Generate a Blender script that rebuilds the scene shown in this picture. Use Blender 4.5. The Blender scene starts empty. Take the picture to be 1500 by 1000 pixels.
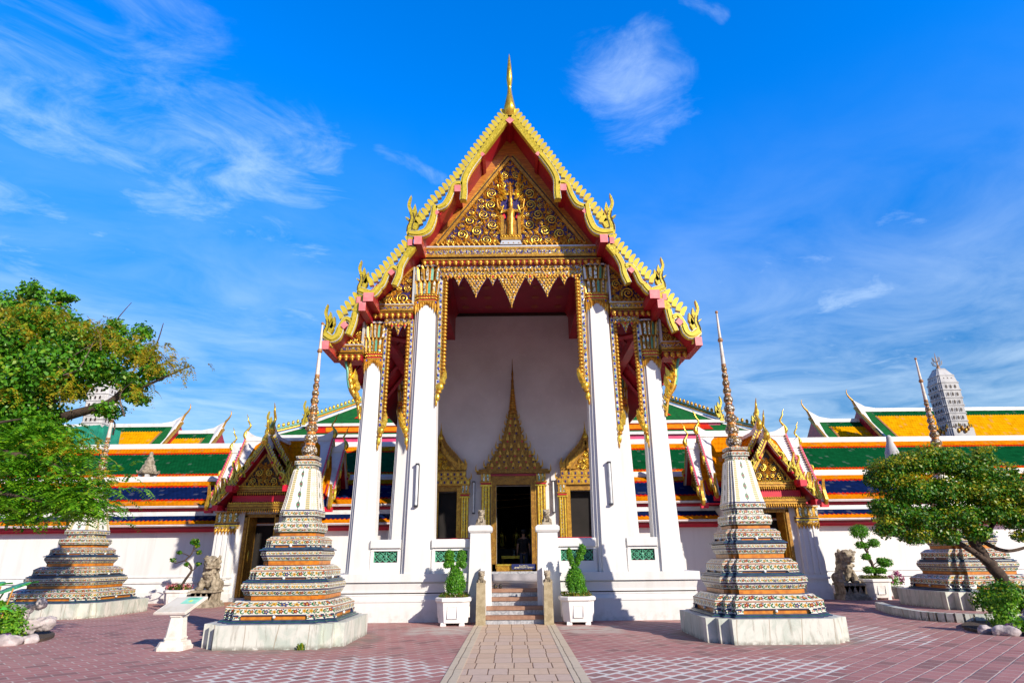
import bpy, bmesh, math, random
import numpy as np
from mathutils import Vector, Matrix
R = math.radians
rnd = random.Random(7)
sc = bpy.context.scene
COL = sc.collection
# ---------------------------------------------------------------- camera
PITCH, ROLL = R(19.65), R(0.577)
fw = Vector((0, math.cos(PITCH), math.sin(PITCH)))
up0 = Vector((0, -math.sin(PITCH), math.cos(PITCH)))
rt0 = Vector((1, 0, 0))
rt = rt0 * math.cos(ROLL) - up0 * math.sin(ROLL)
up = up0 * math.cos(ROLL) + rt0 * math.sin(ROLL)
cd = bpy.data.cameras.new('camera'); cam = bpy.data.objects.new('camera', cd); COL.objects.link(cam)
m = Matrix((rt, up, -fw)).transposed().to_4x4(); m.translation = (0, 0, 1.6)
cam.matrix_world = m
cd.sensor_width = 36; cd.lens = 36 * 885 / 1500; cd.clip_start = 0.1; cd.clip_end = 3000
sc.camera = cam
# ---------------------------------------------------------------- light
SUN_AZ, SUN_EL = R(41), R(25)        # azimuth: degrees to the right of straight behind the camera
S = Vector((math.sin(SUN_AZ) * math.cos(SUN_EL), -math.cos(SUN_AZ) * math.cos(SUN_EL), math.sin(SUN_EL)))
ld = bpy.data.lights.new('sun', 'SUN'); ld.energy = 5.0; ld.angle = R(0.5); ld.color = (1, 0.90, 0.765)
lo = bpy.data.objects.new('sun', ld); COL.objects.link(lo)
lo.rotation_euler = S.to_track_quat('Z', 'Y').to_euler(); lo.location = (20, -20, 40)
sc.view_settings.view_transform = 'Standard'; sc.view_settings.look = 'None'
sc.view_settings.exposure = 0.3; sc.view_settings.gamma = 1
SKY_STRENGTH = 0.10


class X:
    """tiny expression wrapper round shader sockets"""
    nt = None
    def __init__(s, v): s.v = v
    @staticmethod
    def node(op, *a, clamp=False):
        n = X.nt.nodes.new('ShaderNodeMath'); n.operation = op; n.use_clamp = clamp
        for i, q in enumerate(a):
            q = q.v if isinstance(q, X) else q
            if isinstance(q, (int, float)): n.inputs[i].default_value = q
            else: X.nt.links.new(q, n.inputs[i])
        return X(n.outputs[0])
    def __add__(s, o): return X.node('ADD', s, o)
    __radd__ = __add__
    def __sub__(s, o): return X.node('SUBTRACT', s, o)
    def __rsub__(s, o): return X.node('SUBTRACT', o, s)
    def __mul__(s, o): return X.node('MULTIPLY', s, o)
    __rmul__ = __mul__
    def __truediv__(s, o): return X.node('DIVIDE', s, o)
    def lt(s, o): return X.node('LESS_THAN', s, o)
    def gt(s, o): return X.node('GREATER_THAN', s, o)
    def fract(s): return X.node('FRACT', s)
    def floor(s): return X.node('FLOOR', s)
    def abs(s): return X.node('ABSOLUTE', s)
    def sqrt(s): return X.node('SQRT', s)
    def cos(s): return X.node('COSINE', s)
    def max(s, o): return X.node('MAXIMUM', s, o)
    def min(s, o): return X.node('MINIMUM', s, o)
    def smooth(s, a, b):
        n = X.nt.nodes.new('ShaderNodeMapRange'); n.interpolation_type = 'SMOOTHSTEP'
        X.nt.links.new(s.v, n.inputs[0]); n.inputs[1].default_value = a; n.inputs[2].default_value = b
        return X(n.outputs[0])


def nd(t, **k):
    n = X.nt.nodes.new(t)
    for a, b in k.items(): setattr(n, a, b)
    return n
def ln(a, b): X.nt.links.new(a.v if isinstance(a, X) else a, b)
def mixc(f, a, b, mode='MIX'):
    n = nd('ShaderNodeMix', data_type='RGBA', blend_type=mode)
    for i, q in ((0, f), (6, a), (7, b)):
        q = q.v if isinstance(q, X) else q
        if isinstance(q, (int, float)): n.inputs[i].default_value = q
        elif isinstance(q, tuple): n.inputs[i].default_value = (*q[:3], 1)
        else: ln(q, n.inputs[i])
    return n.outputs[2]
def noise(vec, scale, detail=4, rough=.55, dist=0):
    n = nd('ShaderNodeTexNoise'); n.inputs['Scale'].default_value = scale; n.inputs['Detail'].default_value = detail
    n.inputs['Roughness'].default_value = rough; n.inputs['Distortion'].default_value = dist
    if vec is not None: ln(vec, n.inputs['Vector'])
    return X(n.outputs[0])
def comb(x, y, z=0.0):
    n = nd('ShaderNodeCombineXYZ')
    for i, q in enumerate((x, y, z)):
        if isinstance(q, X): ln(q, n.inputs[i])
        else: n.inputs[i].default_value = q
    return n.outputs[0]
def sep(v):
    n = nd('ShaderNodeSeparateXYZ'); ln(v, n.inputs[0]); return [X(o) for o in n.outputs]

# world: physical sky, with thin cirrus mixed in by direction
w = bpy.data.worlds.new('World'); sc.world = w; w.use_nodes = True
X.nt = w.node_tree; X.nt.nodes.clear()
sky = nd('ShaderNodeTexSky', sky_type='NISHITA', sun_disc=False, sun_elevation=SUN_EL, sun_rotation=R(180) - SUN_AZ)
sky.air_density = 1.0; sky.dust_density = 0.25; sky.ozone_density = 3.5
hs = nd('ShaderNodeHueSaturation'); hs.inputs['Saturation'].default_value = 1.42; hs.inputs['Value'].default_value = 1.0
hs.inputs['Hue'].default_value = 0.505
ln(sky.outputs[0], hs.inputs['Color'])
tc = nd('ShaderNodeTexCoord')
dirx, diry, dirz = sep(tc.outputs['Generated'])
zz = dirz.max(0.02)
px, py = dirx / zz, diry / zz            # point on a flat cloud deck
def blob(cx, cy, cz, r0, r1, sx=1, sy=1, sz=1):
    l = math.sqrt(cx*cx+cy*cy+cz*cz); cx, cy, cz = cx/l, cy/l, cz/l
    a, b, c = (dirx-cx)*sx, (diry-cy)*sy, (dirz-cz)*sz
    return 1 - (a*a + b*b + c*c).sqrt().smooth(r0, r1)
def pdir(x, y): return tuple(fw*885 + rt*(x-750) + up*(500-y))
def streak(x0, y0, x1, y1, r0, r1):
    """soft band round the great arc between two sky directions"""
    a = Vector(pdir(x0, y0)).normalized(); b = Vector(pdir(x1, y1)).normalized()
    n = a.cross(b).normalized(); mid = (a+b).normalized(); half = (a-b).length/2
    d = (dirx*n.x + diry*n.y + dirz*n.z).abs()
    e = ((dirx-mid.x)*(dirx-mid.x) + (diry-mid.y)*(diry-mid.y) + (dirz-mid.z)*(dirz-mid.z)).sqrt()
    return (1 - d.smooth(r0, r1)) * (1 - e.smooth(half*.75, half*1.25))
tw = comb(px*0.8 + py*0.35, py*1.0 - px*0.5, dirz)
n1 = noise(tw, 1.1, 9, .62, .6)
n2 = noise(tw, 4.2, 10, .66, .8)
wisp = (n1*0.5 + n2*0.5)
m1 = streak(-160, 110, 540, 350, .0, .26) * 0.84
m1b = streak(-160, 60, 330, 10, .0, .18) * 0.5
m2 = blob(*pdir(940, 120), .0, .20, 1.1, 1.0, 1.0) * 0.88
m3 = streak(1180, 450, 1600, 345, .0, .10) * 0.80
m4 = streak(960, 440, 1400, 360, .0, .20) * 0.72
m5 = streak(950, 560, 1650, 510, .0, .14) * 0.85
m6 = streak(-150, 520, 600, 430, .0, .30) * 0.72
m7 = streak(540, 215, 660, 270, .0, .03) * 0.62
m8 = streak(990, -10, 1070, 30, .0, .03) * 0.7
mask = m1.max(m1b).max(m2).max(m3).max(m4).max(m5).max(m6).max(m7).max(m8)
cl = ((wisp - .5)*3.6 + mask*1.05 - .46).smooth(0.0, 1.25) * mask.smooth(0.0, .5)
cl = (cl * .52).min(0.38)
# long even veil low down
veil = (1 - dirz.smooth(.05, .66)) * ((noise(tw, 1.9, 8, .6, .5) - .5)*1.5 + .40).max(.06) * 0.80
cov = X.node('MAXIMUM', cl, veil, clamp=True)
ccol = mixc(dirz.smooth(0.0, .5), (7.0, 8.6, 9.8), (7.6, 9.4, 11.0))
away = diry.smooth(-.15, .45)           # the deep blue lies opposite the sun
lift = dirz.smooth(.16, .66) * away
gain = comb((away*.74 + .38)*(1 - lift*.6), (away*.52 + .60)*(1 + lift*1.45), (away*.20 + .94)*(1 + lift*1.9))
skyb = mixc(1.0, hs.outputs[0], gain, 'MULTIPLY')
skyc = mixc(cov, skyb, ccol)
bg = nd('ShaderNodeBackground'); bg.inputs[1].default_value = SKY_STRENGTH
ln(skyc, bg.inputs[0]); wo = nd('ShaderNodeOutputWorld'); ln(bg.outputs[0], wo.inputs[0])

# ---------------------------------------------------------------- materials
MATS = {}
def mat(name, color=(.8, .8, .8), rough=.6, metal=0.0, fn=None, bump=None, spec=None, coat=0):
    mt = bpy.data.materials.new(name); mt.use_nodes = True; X.nt = mt.node_tree
    p = mt.node_tree.nodes['Principled BSDF']
    p.inputs['Base Color'].default_value = (*color, 1); p.inputs['Roughness'].default_value = rough
    p.inputs['Metallic'].default_value = metal
    if spec is not None: p.inputs['Specular IOR Level'].default_value = spec
    if coat: p.inputs['Coat Weight'].default_value = coat
    if fn:
        c = fn(p)
        if c is not None: ln(c, p.inputs['Base Color'])
    if bump:
        b = nd('ShaderNodeBump'); b.inputs['Strength'].default_value = bump[2]; b.inputs['Distance'].default_value = bump[3] if len(bump) > 3 else .02
        ln(noise(ocoord(), bump[0], bump[1]), b.inputs['Height']); ln(b.outputs[0], p.inputs['Normal'])
    MATS[name] = mt
    return mt
def ocoord():
    g = nd('ShaderNodeNewGeometry'); return g.outputs['Position']
def uvc():
    n = nd('ShaderNodeUVMap'); return sep(n.outputs[0])[:2]
def addbump(p, h, st, dist=.02):
    b = nd('ShaderNodeBump'); b.inputs['Strength'].default_value = st; b.inputs['Distance'].default_value = dist
    ln(h, b.inputs['Height']); ln(b.outputs[0], p.inputs['Normal'])
def varied(a, b, scale, lo=.35, hi=.65, detail=5, c=None):
    def f(p):
        o = ocoord()
        r = mixc(noise(o, scale, detail).smooth(lo, hi), a, b)
        if c: r = mixc(noise(o, scale*6, 4).smooth(.55, .75)*c[1], r, c[0])
        return r
    return f
def plaster(p):
    o = ocoord(); x, y, z = sep(o)
    n = noise(comb(x*3, y*3, z*.35), 1.4, 6)
    c = mixc(n.smooth(.45, .75)*.5, (.72, .715, .70), (.58, .57, .545))
    c = mixc(noise(comb(x*7, y*7, z*.25), 1.6, 5, .7).smooth(.58, .8)*.35, c, (.46, .45, .42))
    low = (1 - z.smooth(.0, .45)) * noise(o, 5, 5).smooth(.4, .7) * .55
    c = mixc(low, c, (.42, .41, .37))
    addbump(p, noise(o, 14, 4), .12, .01)
    return c
mat('white_plaster', rough=.75, fn=plaster)
mat('upper_wall', rough=.8, fn=varied((.74, .73, .74), (.62, .60, .61), .7, .3, .7, 6, ((.78, .77, .79), .5)))
def gold(a, b, d):
    def f(p):
        o = ocoord()
        c = mixc(noise(o, 9, 5).smooth(.35, .65), a, b)
        c = mixc(noise(o, 26, 5, .65).smooth(.50, .66)*.75, c, d)
        addbump(p, noise(o, 60, 3), .25, .01)
        return c
    return f
mat('gold', rough=.36, metal=.55, fn=gold((.72, .40, .05), (.50, .24, .03), (.10, .042, .012)))
mat('gold_dull', rough=.5, metal=.4, fn=gold((.42, .22, .03), (.28, .13, .018), (.07, .032, .01)))
mat('gold_bright', rough=.28, metal=.7, fn=gold((.92, .68, .10), (.78, .47, .04), (.3, .15, .02)))
def mosaic(cols, sc_, edge=(.25, .18, .04)):
    def f(p):
        v = nd('ShaderNodeTexVoronoi', feature='F1'); v.inputs['Scale'].default_value = sc_; ln(ocoord(), v.inputs['Vector'])
        r, g, b = sep(v.outputs['Color'])
        c = mixc(r.gt(.5), cols[0], cols[1])
        for i, q in enumerate(cols[2:]): c = mixc((g.gt(.55 + .2*i)) * (b.gt(.35)), c, q)
        c = mixc(X(v.outputs['Distance']).gt(.62), c, edge)
        addbump(p, r, .3, .01)
        return c
    return f
mat('gold_mosaic', rough=.3, metal=.45, fn=mosaic([(.72, .45, .07), (.55, .30, .04), (.65, .60, .50), (.08, .06, .25)], 26))
mat('glass_mosaic', rough=.15, metal=.25, fn=mosaic([(.75, .74, .68), (.60, .56, .45), (.25, .50, .45), (.65, .40, .07)], 15))
mat('lime_gold', rough=.35, metal=.25, fn=mosaic([(.60, .45, .025), (.52, .40, .025), (.64, .50, .05)], 24, (.40, .32, .02)))
mat('lime_tooth', (.70, .54, .05), .35, .25, varied((.74, .58, .05), (.62, .46, .05), 6))
mat('silver_edge', (.62, .65, .66), .3, .3)
mat('red_deep', (.36, .008, .02), .42, fn=varied((.40, .010, .024), (.28, .007, .016), 1.5))
mat('red_bright', (.62, .008, .03), .45, fn=varied((.66, .010, .035), (.55, .008, .03), 2))
mat('pink_trim', (.70, .06, .20), .5, fn=varied((.72, .06, .20), (.62, .05, .15), 2))
mat('pink_end', (.78, .24, .24), .5, fn=varied((.80, .26, .26), (.70, .18, .2), 5))
def woodf(p):
    x, y, z = sep(ocoord())
    n = noise(comb(x*1.2, y*1.2, z*10), 2.2, 6)
    return mixc(n.smooth(.35, .65), (.55, .21, .03), (.34, .11, .02))
mat('varnished_wood', rough=.3, fn=woodf, coat=.3)
mat('violet_ground', (.03, .018, .13), .45, fn=varied((.035, .02, .16), (.018, .010, .06), 8))
mat('blue_glass', (.03, .04, .40), .2, .2)
mat('dark_gap', (.03, .018, .012), .6, fn=varied((.04, .022, .014), (.02, .012, .01), 12))  # near-black for dark grounds, and painted shade in gaps and recesses
mat('interior_shade', (.012, .010, .009), .9, fn=varied((.014, .011, .010), (.008, .007, .006), 2))  # near-black surfaces stand in for the shade of unlit interiors
mat('ceiling_red', (.30, .014, .035), .4, fn=varied((.32, .016, .04), (.24, .012, .03), .8))
mat('rosette', (.36, .08, .04), .5, .2, varied((.38, .10, .045), (.30, .06, .03), 8))
mat('tube_white', (.75, .77, .78), .3, fn=varied((.78, .8, .8), (.6, .62, .62), 5))
mat('dark_metal', (.06, .06, .07), .4, .6, varied((.07, .07, .08), (.04, .04, .05), 10))
mat('lattice_green', (.10, .36, .22), .35, fn=varied((.11, .40, .25), (.07, .26, .17), 18))
mat('lattice_dark', (.02, .03, .025), .6, fn=varied((.03, .035, .03), (.05, .02, .01), 6))
mat('step_brown', rough=.6, fn=varied((.34, .19, .12), (.24, .12, .075), 7, .3, .7, 5, ((.40, .30, .22), .6)))
def stepmarble(p):
    x, y, z = sep(ocoord())
    g = ((x/.29 + .5).fract() - .5).abs().gt(.485)
    n = noise(comb(x, y, z), 7, 7, .65, 1.5)
    c = mixc(n.smooth(.4, .65), (.46, .47, .49), (.24, .255, .28))
    return mixc(g, c, (.2, .2, .2))
mat('step_marble', rough=.35, fn=stepmarble)
mat('floor_marble', rough=.3, fn=varied((.40, .38, .40), (.25, .24, .26), 3, .3, .7, 7, ((.55, .54, .55), .4)))
mat('granite', rough=.85, fn=varied((.42, .35, .22), (.30, .24, .14), 9, .35, .65, 6, ((.16, .13, .09), .7)), bump=(40, 4, .4))
mat('lion_stone', rough=.9, fn=varied((.40, .34, .25), (.20, .165, .115), 7, .38, .62, 7, ((.07, .058, .042), .8)), bump=(28, 5, .6))
def marble(p):
    o = ocoord(); x, y, z = sep(o)
    n = noise(comb(x*1.0, y*1.0, z*.6), 2.3, 7, .65, .8)
    c = mixc(n.smooth(.42, .62), (.64, .64, .57), (.46, .51, .44))
    c = mixc(noise(comb(x*9, y*9, z*1.2), 1.2, 6, .7, .4).smooth(.52, .72)*.7, c, (.22, .20, .15))
    jx = ((x*1.6 + noise(o, .7, 1)*.6).fract() - .5).abs().gt(.488)
    jy = ((y*1.6 + noise(o, .7, 1)*.6).fract() - .5).abs().gt(.488)
    c = mixc(jx.max(jy)*.85, c, (.34, .27, .19))
    c = mixc((1 - z.smooth(.0, .10)) * noise(o, 11, 5).smooth(.35, .6)*.8, c, (.16, .145, .115))
    addbump(p, noise(o, 12, 6), .25, .01)
    return c
mat('marble', rough=.5, fn=marble)
def flower(p):
    u, v = uvc()
    cell = nd('ShaderNodeTexWhiteNoise', noise_dimensions='1D'); ln(u.floor(), cell.inputs['W']); rv = X(cell.outputs[0]); r2, g2, b2 = sep(cell.outputs['Color'])
    fu, fv = u.fract() - .5 + (r2 - .5)*.22, v - .5 + (g2 - .5)*.22
    r = (fu*fu + fv*fv).sqrt()
    ang = X.node('ARCTAN2', fv, fu)
    o = ocoord()
    base = mixc(noise(o, 5, 4).smooth(.35, .7)*.5, (.74, .72, .63), (.52, .48, .38))
    hat = (((u + v)*5).fract() - .5).abs().gt(.40).max((((u - v)*5).fract() - .5).abs().gt(.40))
    base = mixc(hat*.42, base, (.38, .34, .27))
    c = base
    def leaf(du, dv, ca, sa, ln_, wd, col, keep=None):
        a_ = (u + .5 + du).fract() - .5; q = v - .5 + dv
        aa = a_*ca + q*sa; bb = a_*sa - q*ca
        m_ = (aa*aa*ln_ + bb*bb*wd).lt(1.0)
        if keep is not None: m_ = m_*keep
        return mixc(m_, c, col)
    c = leaf(.0, -.12, .75, .66, 20, 95, (.015, .13, .04))
    c = leaf(.05, .18, .70, -.71, 20, 100, (.02, .17, .05))
    c = leaf(-.24, .26, .8, .6, 40, 130, (.015, .11, .04))
    c = leaf(.24, -.28, .8, -.6, 55, 190, (.02, .03, .11), rv.gt(.35))
    c = leaf(-.12, .02, .3, .95, 90, 160, (.56, .30, .03), g2.gt(.3))
    c = leaf(.28, .05, .3, .95, 120, 160, (.26, .012, .015), b2.gt(.4))
    pet = r.lt(.24 + (ang*5).cos()*.065 + (b2 - .5)*.08)
    pc = mixc(rv.gt(.5), (.60, .36, .03), (.22, .010, .014)); pc = mixc(rv.gt(.9), pc, (.03, .04, .16))
    c = mixc(r.lt(.29 + (ang*5).cos()*.07 + (b2 - .5)*.08)*.7, c, (.10, .07, .04))
    c = mixc(pet, c, pc)
    c = mixc(r.lt(.09), c, mixc(rv.gt(.5), (.20, .02, .015), (.68, .42, .05)))
    e = (v - .5).abs().gt(.462)
    c = mixc(e*.55, c, (.16, .08, .04))
    addbump(p, pet, .4, .008)
    return c
mat('flower_tile', rough=.3, fn=flower)
mat('orange_tile', rough=.35, fn=varied((.66, .23, .02), (.46, .13, .012), 9, .35, .65))
mat('navy_tile', rough=.25, fn=varied((.035, .05, .14), (.02, .03, .09), 9))
mat('green_tile', rough=.3, fn=varied((.02, .14, .085), (.015, .08, .05), 9, .35, .65, 5, ((.035, .045, .12), .9)))
def belltile(p):
    u, v = uvc()
    o = ocoord()
    base = mixc(noise(o, 5, 4).smooth(.4, .75)*.3, (.80, .78, .72), (.66, .60, .50))
    edge = (u - .5).abs()
    e1 = (edge.gt(.30)) * (edge.lt(.46))
    k = (v*22).fract()
    sc_ = mixc(k.lt(.4), (.62, .42, .12), (.70, .62, .45))
    sc_ = mixc((k.gt(.75)), sc_, (.08, .22, .10))
    c = mixc(e1, base, sc_)
    fv = (v*4).fract() - .5; fu = (u - .5)*2.2
    rr = (fu*fu*3 + fv*fv).sqrt()
    mid = edge.lt(.22)
    c = mixc(mid*rr.lt(.30)*rr.gt(.16), c, (.06, .25, .10))
    c = mixc(mid*rr.lt(.15), c, (.40, .03, .03))
    c = mixc(mid*edge.lt(.015), c, (.10, .10, .12))
    return c
mat('bell_tile', rough=.3, fn=belltile)
def balltile(p):
    v = nd('ShaderNodeTexVoronoi', feature='F1'); v.inputs['Scale'].default_value = 17; ln(ocoord(), v.inputs['Vector'])
    v2 = nd('ShaderNodeTexVoronoi', feature='DISTANCE_TO_EDGE'); v2.inputs['Scale'].default_value = 17; ln(ocoord(), v2.inputs['Vector'])
    r, g, b = sep(v.outputs['Color'])
    c = mixc(r.gt(.52), (.66, .62, .52), (.42, .25, .07))
    return mixc(X(v2.outputs[0]).lt(.15), c, (.10, .06, .03))
mat('ball_tile', rough=.3, fn=balltile)
mat('spire_white', rough=.5, fn=varied((.66, .60, .52), (.45, .38, .31), 8, .4, .7))
mat('spire_rust', rough=.5, fn=varied((.40, .19, .06), (.24, .11, .04), 8))
def roof(bands, du=.16, dv=.20):
    """bands: [(v limit 0..1 up the slope, colour)], tile borders stepped like fish-scale tiles; uv in metres for u, 0..1 for v, slope length coded in the tile size"""
    def f(p):
        u, v = uvc()
        rows = v/dv*1.0
        tri = ((u/du).fract() - .5).abs()*dv*1.1
        vv = v - tri
        o = ocoord()
        c = bands[0][1]
        for (a, _), (_, col) in zip(bands[:-1], bands[1:]): c = mixc(vv.gt(a), c, col)
        cu = (u/du + (rows.floor()*.5).fract()).floor()
        wn = nd('ShaderNodeTexWhiteNoise', noise_dimensions='2D'); ln(comb(cu, rows.floor()), wn.inputs['Vector'])
        rv = X(wn.outputs[0])
        g = mixc(rv*.45, c, (.50, .48, .45), 'MULTIPLY')
        row_shade = (rows + ((u/du + (rows.floor()*.5).fract()).fract() - .5).abs()*.7).fract().lt(.2)
        g = mixc(row_shade*.5, g, (.42, .40, .38), 'MULTIPLY')  # gap and shading below each tile row, painted darker
        g = mixc((1 - rv.lt(.95))*.10, g, (.5, .5, .5))
        g = mixc(noise(o, 2.2, 5).smooth(.45, .75)*.45, g, (.45, .42, .36), 'MULTIPLY')
        h = (rows.fract())*.6 + (((u/du + (rows.floor()*.5).fract()).fract() - .5).abs())*.8
        addbump(p, 1 - h, .6, .02); p.inputs['Specular IOR Level'].default_value = .0; p.inputs['Roughness'].default_value = .7
        return g
    return f
ORG = (.78, .25, .004); RED = (.62, .022, .005); BLU = (.006, .018, .085); GRN = (.004, .085, .026); YEL = (.82, .37, .003)
mat('roof_blue_orange', rough=.35, fn=roof([(.15, ORG), (.21, RED), (.69, BLU), (.76, RED), (2, ORG)], .19, .055))
mat('roof_blue_low', rough=.35, fn=roof([(.30, ORG), (.36, RED), (2, BLU)], .19, .2))
mat('roof_green', rough=.35, fn=roof([(.08, ORG), (.12, RED), (.74, GRN), (.79, RED), (2, ORG)], .2, .045))
mat('roof_yellow', rough=.4, fn=roof([(.84, YEL), (2, GRN)], .25, .05))
mat('roof_orange', rough=.35, fn=roof([(.13, BLU), (.2, RED), (2, ORG)], .16, .08))
mat('roof_green_plain', (.012, .13, .045), .8, fn=varied((.010, .13, .03), (.010, .085, .025), 3, .35, .7, 6, ((.10, .20, .09), .3)), spec=.05)
mat('roof_orange_plain', ORG, .8, spec=.05, fn=varied((.74, .25, .008), (.62, .18, .008), 4))
mat('roof_red_plain', RED, .8, spec=.05, fn=varied((.62, .03, .01), (.5, .02, .01), 4))
mat('white_verge', rough=.6, fn=varied((.74, .74, .73), (.58, .57, .55), 2.5, .45, .75))
def prangf(p):
    o = ocoord(); x, y, z = sep(o)
    return mixc(noise(comb(x, y, z*.4), 1.2, 6).smooth(.4, .7), (.50, .50, .50), (.30, .30, .32))
mat('prang_stone', rough=.8, fn=prangf)
mat('prang_white', rough=.8, fn=varied((.64, .63, .62), (.48, .47, .46), .8, .35, .7))
mat('net_green', (.01, .26, .16), .7, fn=varied((.012, .30, .19), (.008, .18, .12), 1.2, .35, .65, 6))
def leafm(name, ramp, tl=.3, rough=.45):
    def f(p):
        g = nd('ShaderNodeNewGeometry'); rp = nd('ShaderNodeValToRGB')
        ln(g.outputs['Random Per Island'], rp.inputs[0])
        el = rp.color_ramp.elements
        while len(el) < len(ramp): el.new(.5)
        for e, (pos, c) in zip(el, ramp): e.position = pos; e.color = (*c, 1)
        t = nd('ShaderNodeBsdfTranslucent'); ln(rp.outputs[0], t.inputs[0])
        mx = nd('ShaderNodeMixShader'); mx.inputs[0].default_value = tl
        out = X.nt.nodes['Material Output']
        ln(p.outputs[0], mx.inputs[1]); ln(t.outputs[0], mx.inputs[2]); ln(mx.outputs[0], out.inputs[0])
        return rp.outputs[0]
    mat(name, rough=rough, fn=f)
leafm('leaf_green', [(0, (.04, .19, .010)), (.5, (.09, .31, .012)), (.85, (.18, .42, .02)), (1, (.30, .36, .02))], .38)
leafm('leaf_compound', [(0, (.06, .24, .010)), (.5, (.14, .40, .012)), (1, (.28, .52, .02))], .42)
leafm('leaf_rust', [(0, (.26, .34, .012)), (.5, (.48, .42, .014)), (1, (.58, .36, .02))], .45)
leafm('leaf_olive', [(0, (.015, .10, .005)), (.5, (.045, .20, .007)), (.82, (.15, .32, .010)), (1, (.42, .36, .012))], .25)
leafm('leaf_top', [(0, (.12, .26, .008)), (.5, (.28, .36, .010)), (1, (.58, .44, .015))], .3)
leafm('leaf_topiary', [(0, (.05, .22, .008)), (.6, (.10, .34, .012)), (1, (.20, .46, .02))], .3)
mat('clipped_core', (.03, .12, .008), .9, fn=varied((.035, .14, .008), (.02, .08, .006), 12))
leafm('leaf_bright', [(0, (.08, .26, .015)), (.6, (.16, .40, .02)), (1, (.32, .50, .03))], .35)
leafm('leaf_moss', [(0, (.06, .10, .01)), (.6, (.13, .17, .012)), (1, (.24, .24, .03))], .2)
leafm('petal_pink', [(0, (.55, .10, .12)), (1, (.75, .30, .30))], .3)
leafm('petal_magenta', [(0, (.40, .05, .18)), (1, (.65, .25, .45))], .3)
leafm('petal_purple', [(0, (.10, .03, .16)), (1, (.22, .10, .32))], .3)
leafm('petal_white', [(0, (.70, .68, .60)), (1, (.8, .8, .75))], .3)
leafm('leaf_bedding', [(0, (.05, .14, .01)), (.5, (.12, .20, .015)), (.8, (.36, .30, .03)), (1, (.30, .08, .05))], .3)
def bigleaf(p):
    u, v = uvc()
    rib = (u - .5).abs()
    vein = ((v*7 - rib*3).fract() - .5).abs().gt(.45)
    c = mixc(vein.max(rib.lt(.02))*.5, (.07, .42, .05), (.20, .58, .14))
    addbump(p, vein, .3, .01)
    return c
mat('leaf_taro', rough=.3, fn=bigleaf)
mat('bark', rough=.9, fn=varied((.085, .055, .038), (.04, .026, .02), 10, .35, .65, 6), bump=(22, 5, .7))
mat('bark_pale', rough=.9, fn=varied((.22, .16, .12), (.10, .07, .055), 10, .35, .65, 6), bump=(22, 5, .6))
mat('soil', rough=1, fn=varied((.05, .035, .025), (.09, .06, .045), 8), bump=(20, 5, .8))
mat('bamboo', (.50, .25, .05), .5, fn=varied((.55, .28, .06), (.42, .2, .04), 6))
mat('rock_white', rough=.95, fn=varied((.56, .50, .50), (.34, .29, .29), 6, .35, .65, 7, ((.25, .2, .2), .5)), bump=(9, 6, .8, .05))
mat('planter_white', rough=.6, fn=varied((.78, .76, .74), (.62, .57, .52), 4, .5, .85, 6, ((.50, .42, .34), .3)))
mat('pot_grey', (.20, .22, .23), .6, fn=varied((.22, .24, .25), (.15, .16, .17), 6))
mat('sign_stone', rough=.7, fn=varied((.78, .73, .66), (.62, .55, .46), 5, .4, .75, 6, ((.34, .29, .22), .4)))
mat('sign_plate', (.55, .53, .46), .25, fn=varied((.60, .58, .52), (.50, .46, .38), 3))
mat('sign_mint', (.25, .62, .48), .4, fn=varied((.28, .66, .52), (.22, .56, .44), 8))
mat('sign_yellow', (.6, .65, .15), .5)
mat('sign_navy', (.015, .025, .12), .4)
mat('letter_gold', (.62, .56, .36), .4)
mat('skin', (.42, .24, .16), .55)
mat('shirt_dark', (.012, .013, .018), .9, fn=varied((.014, .015, .02), (.010, .010, .013), 9))
mat('jeans', (.05, .07, .12), .9, fn=varied((.06, .08, .13), (.04, .05, .10), 9))
mat('hair_black', (.01, .008, .007), .5)
mat('shoe', (.03, .025, .02), .5, fn=varied((.035, .03, .025), (.02, .017, .015), 12))
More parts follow.
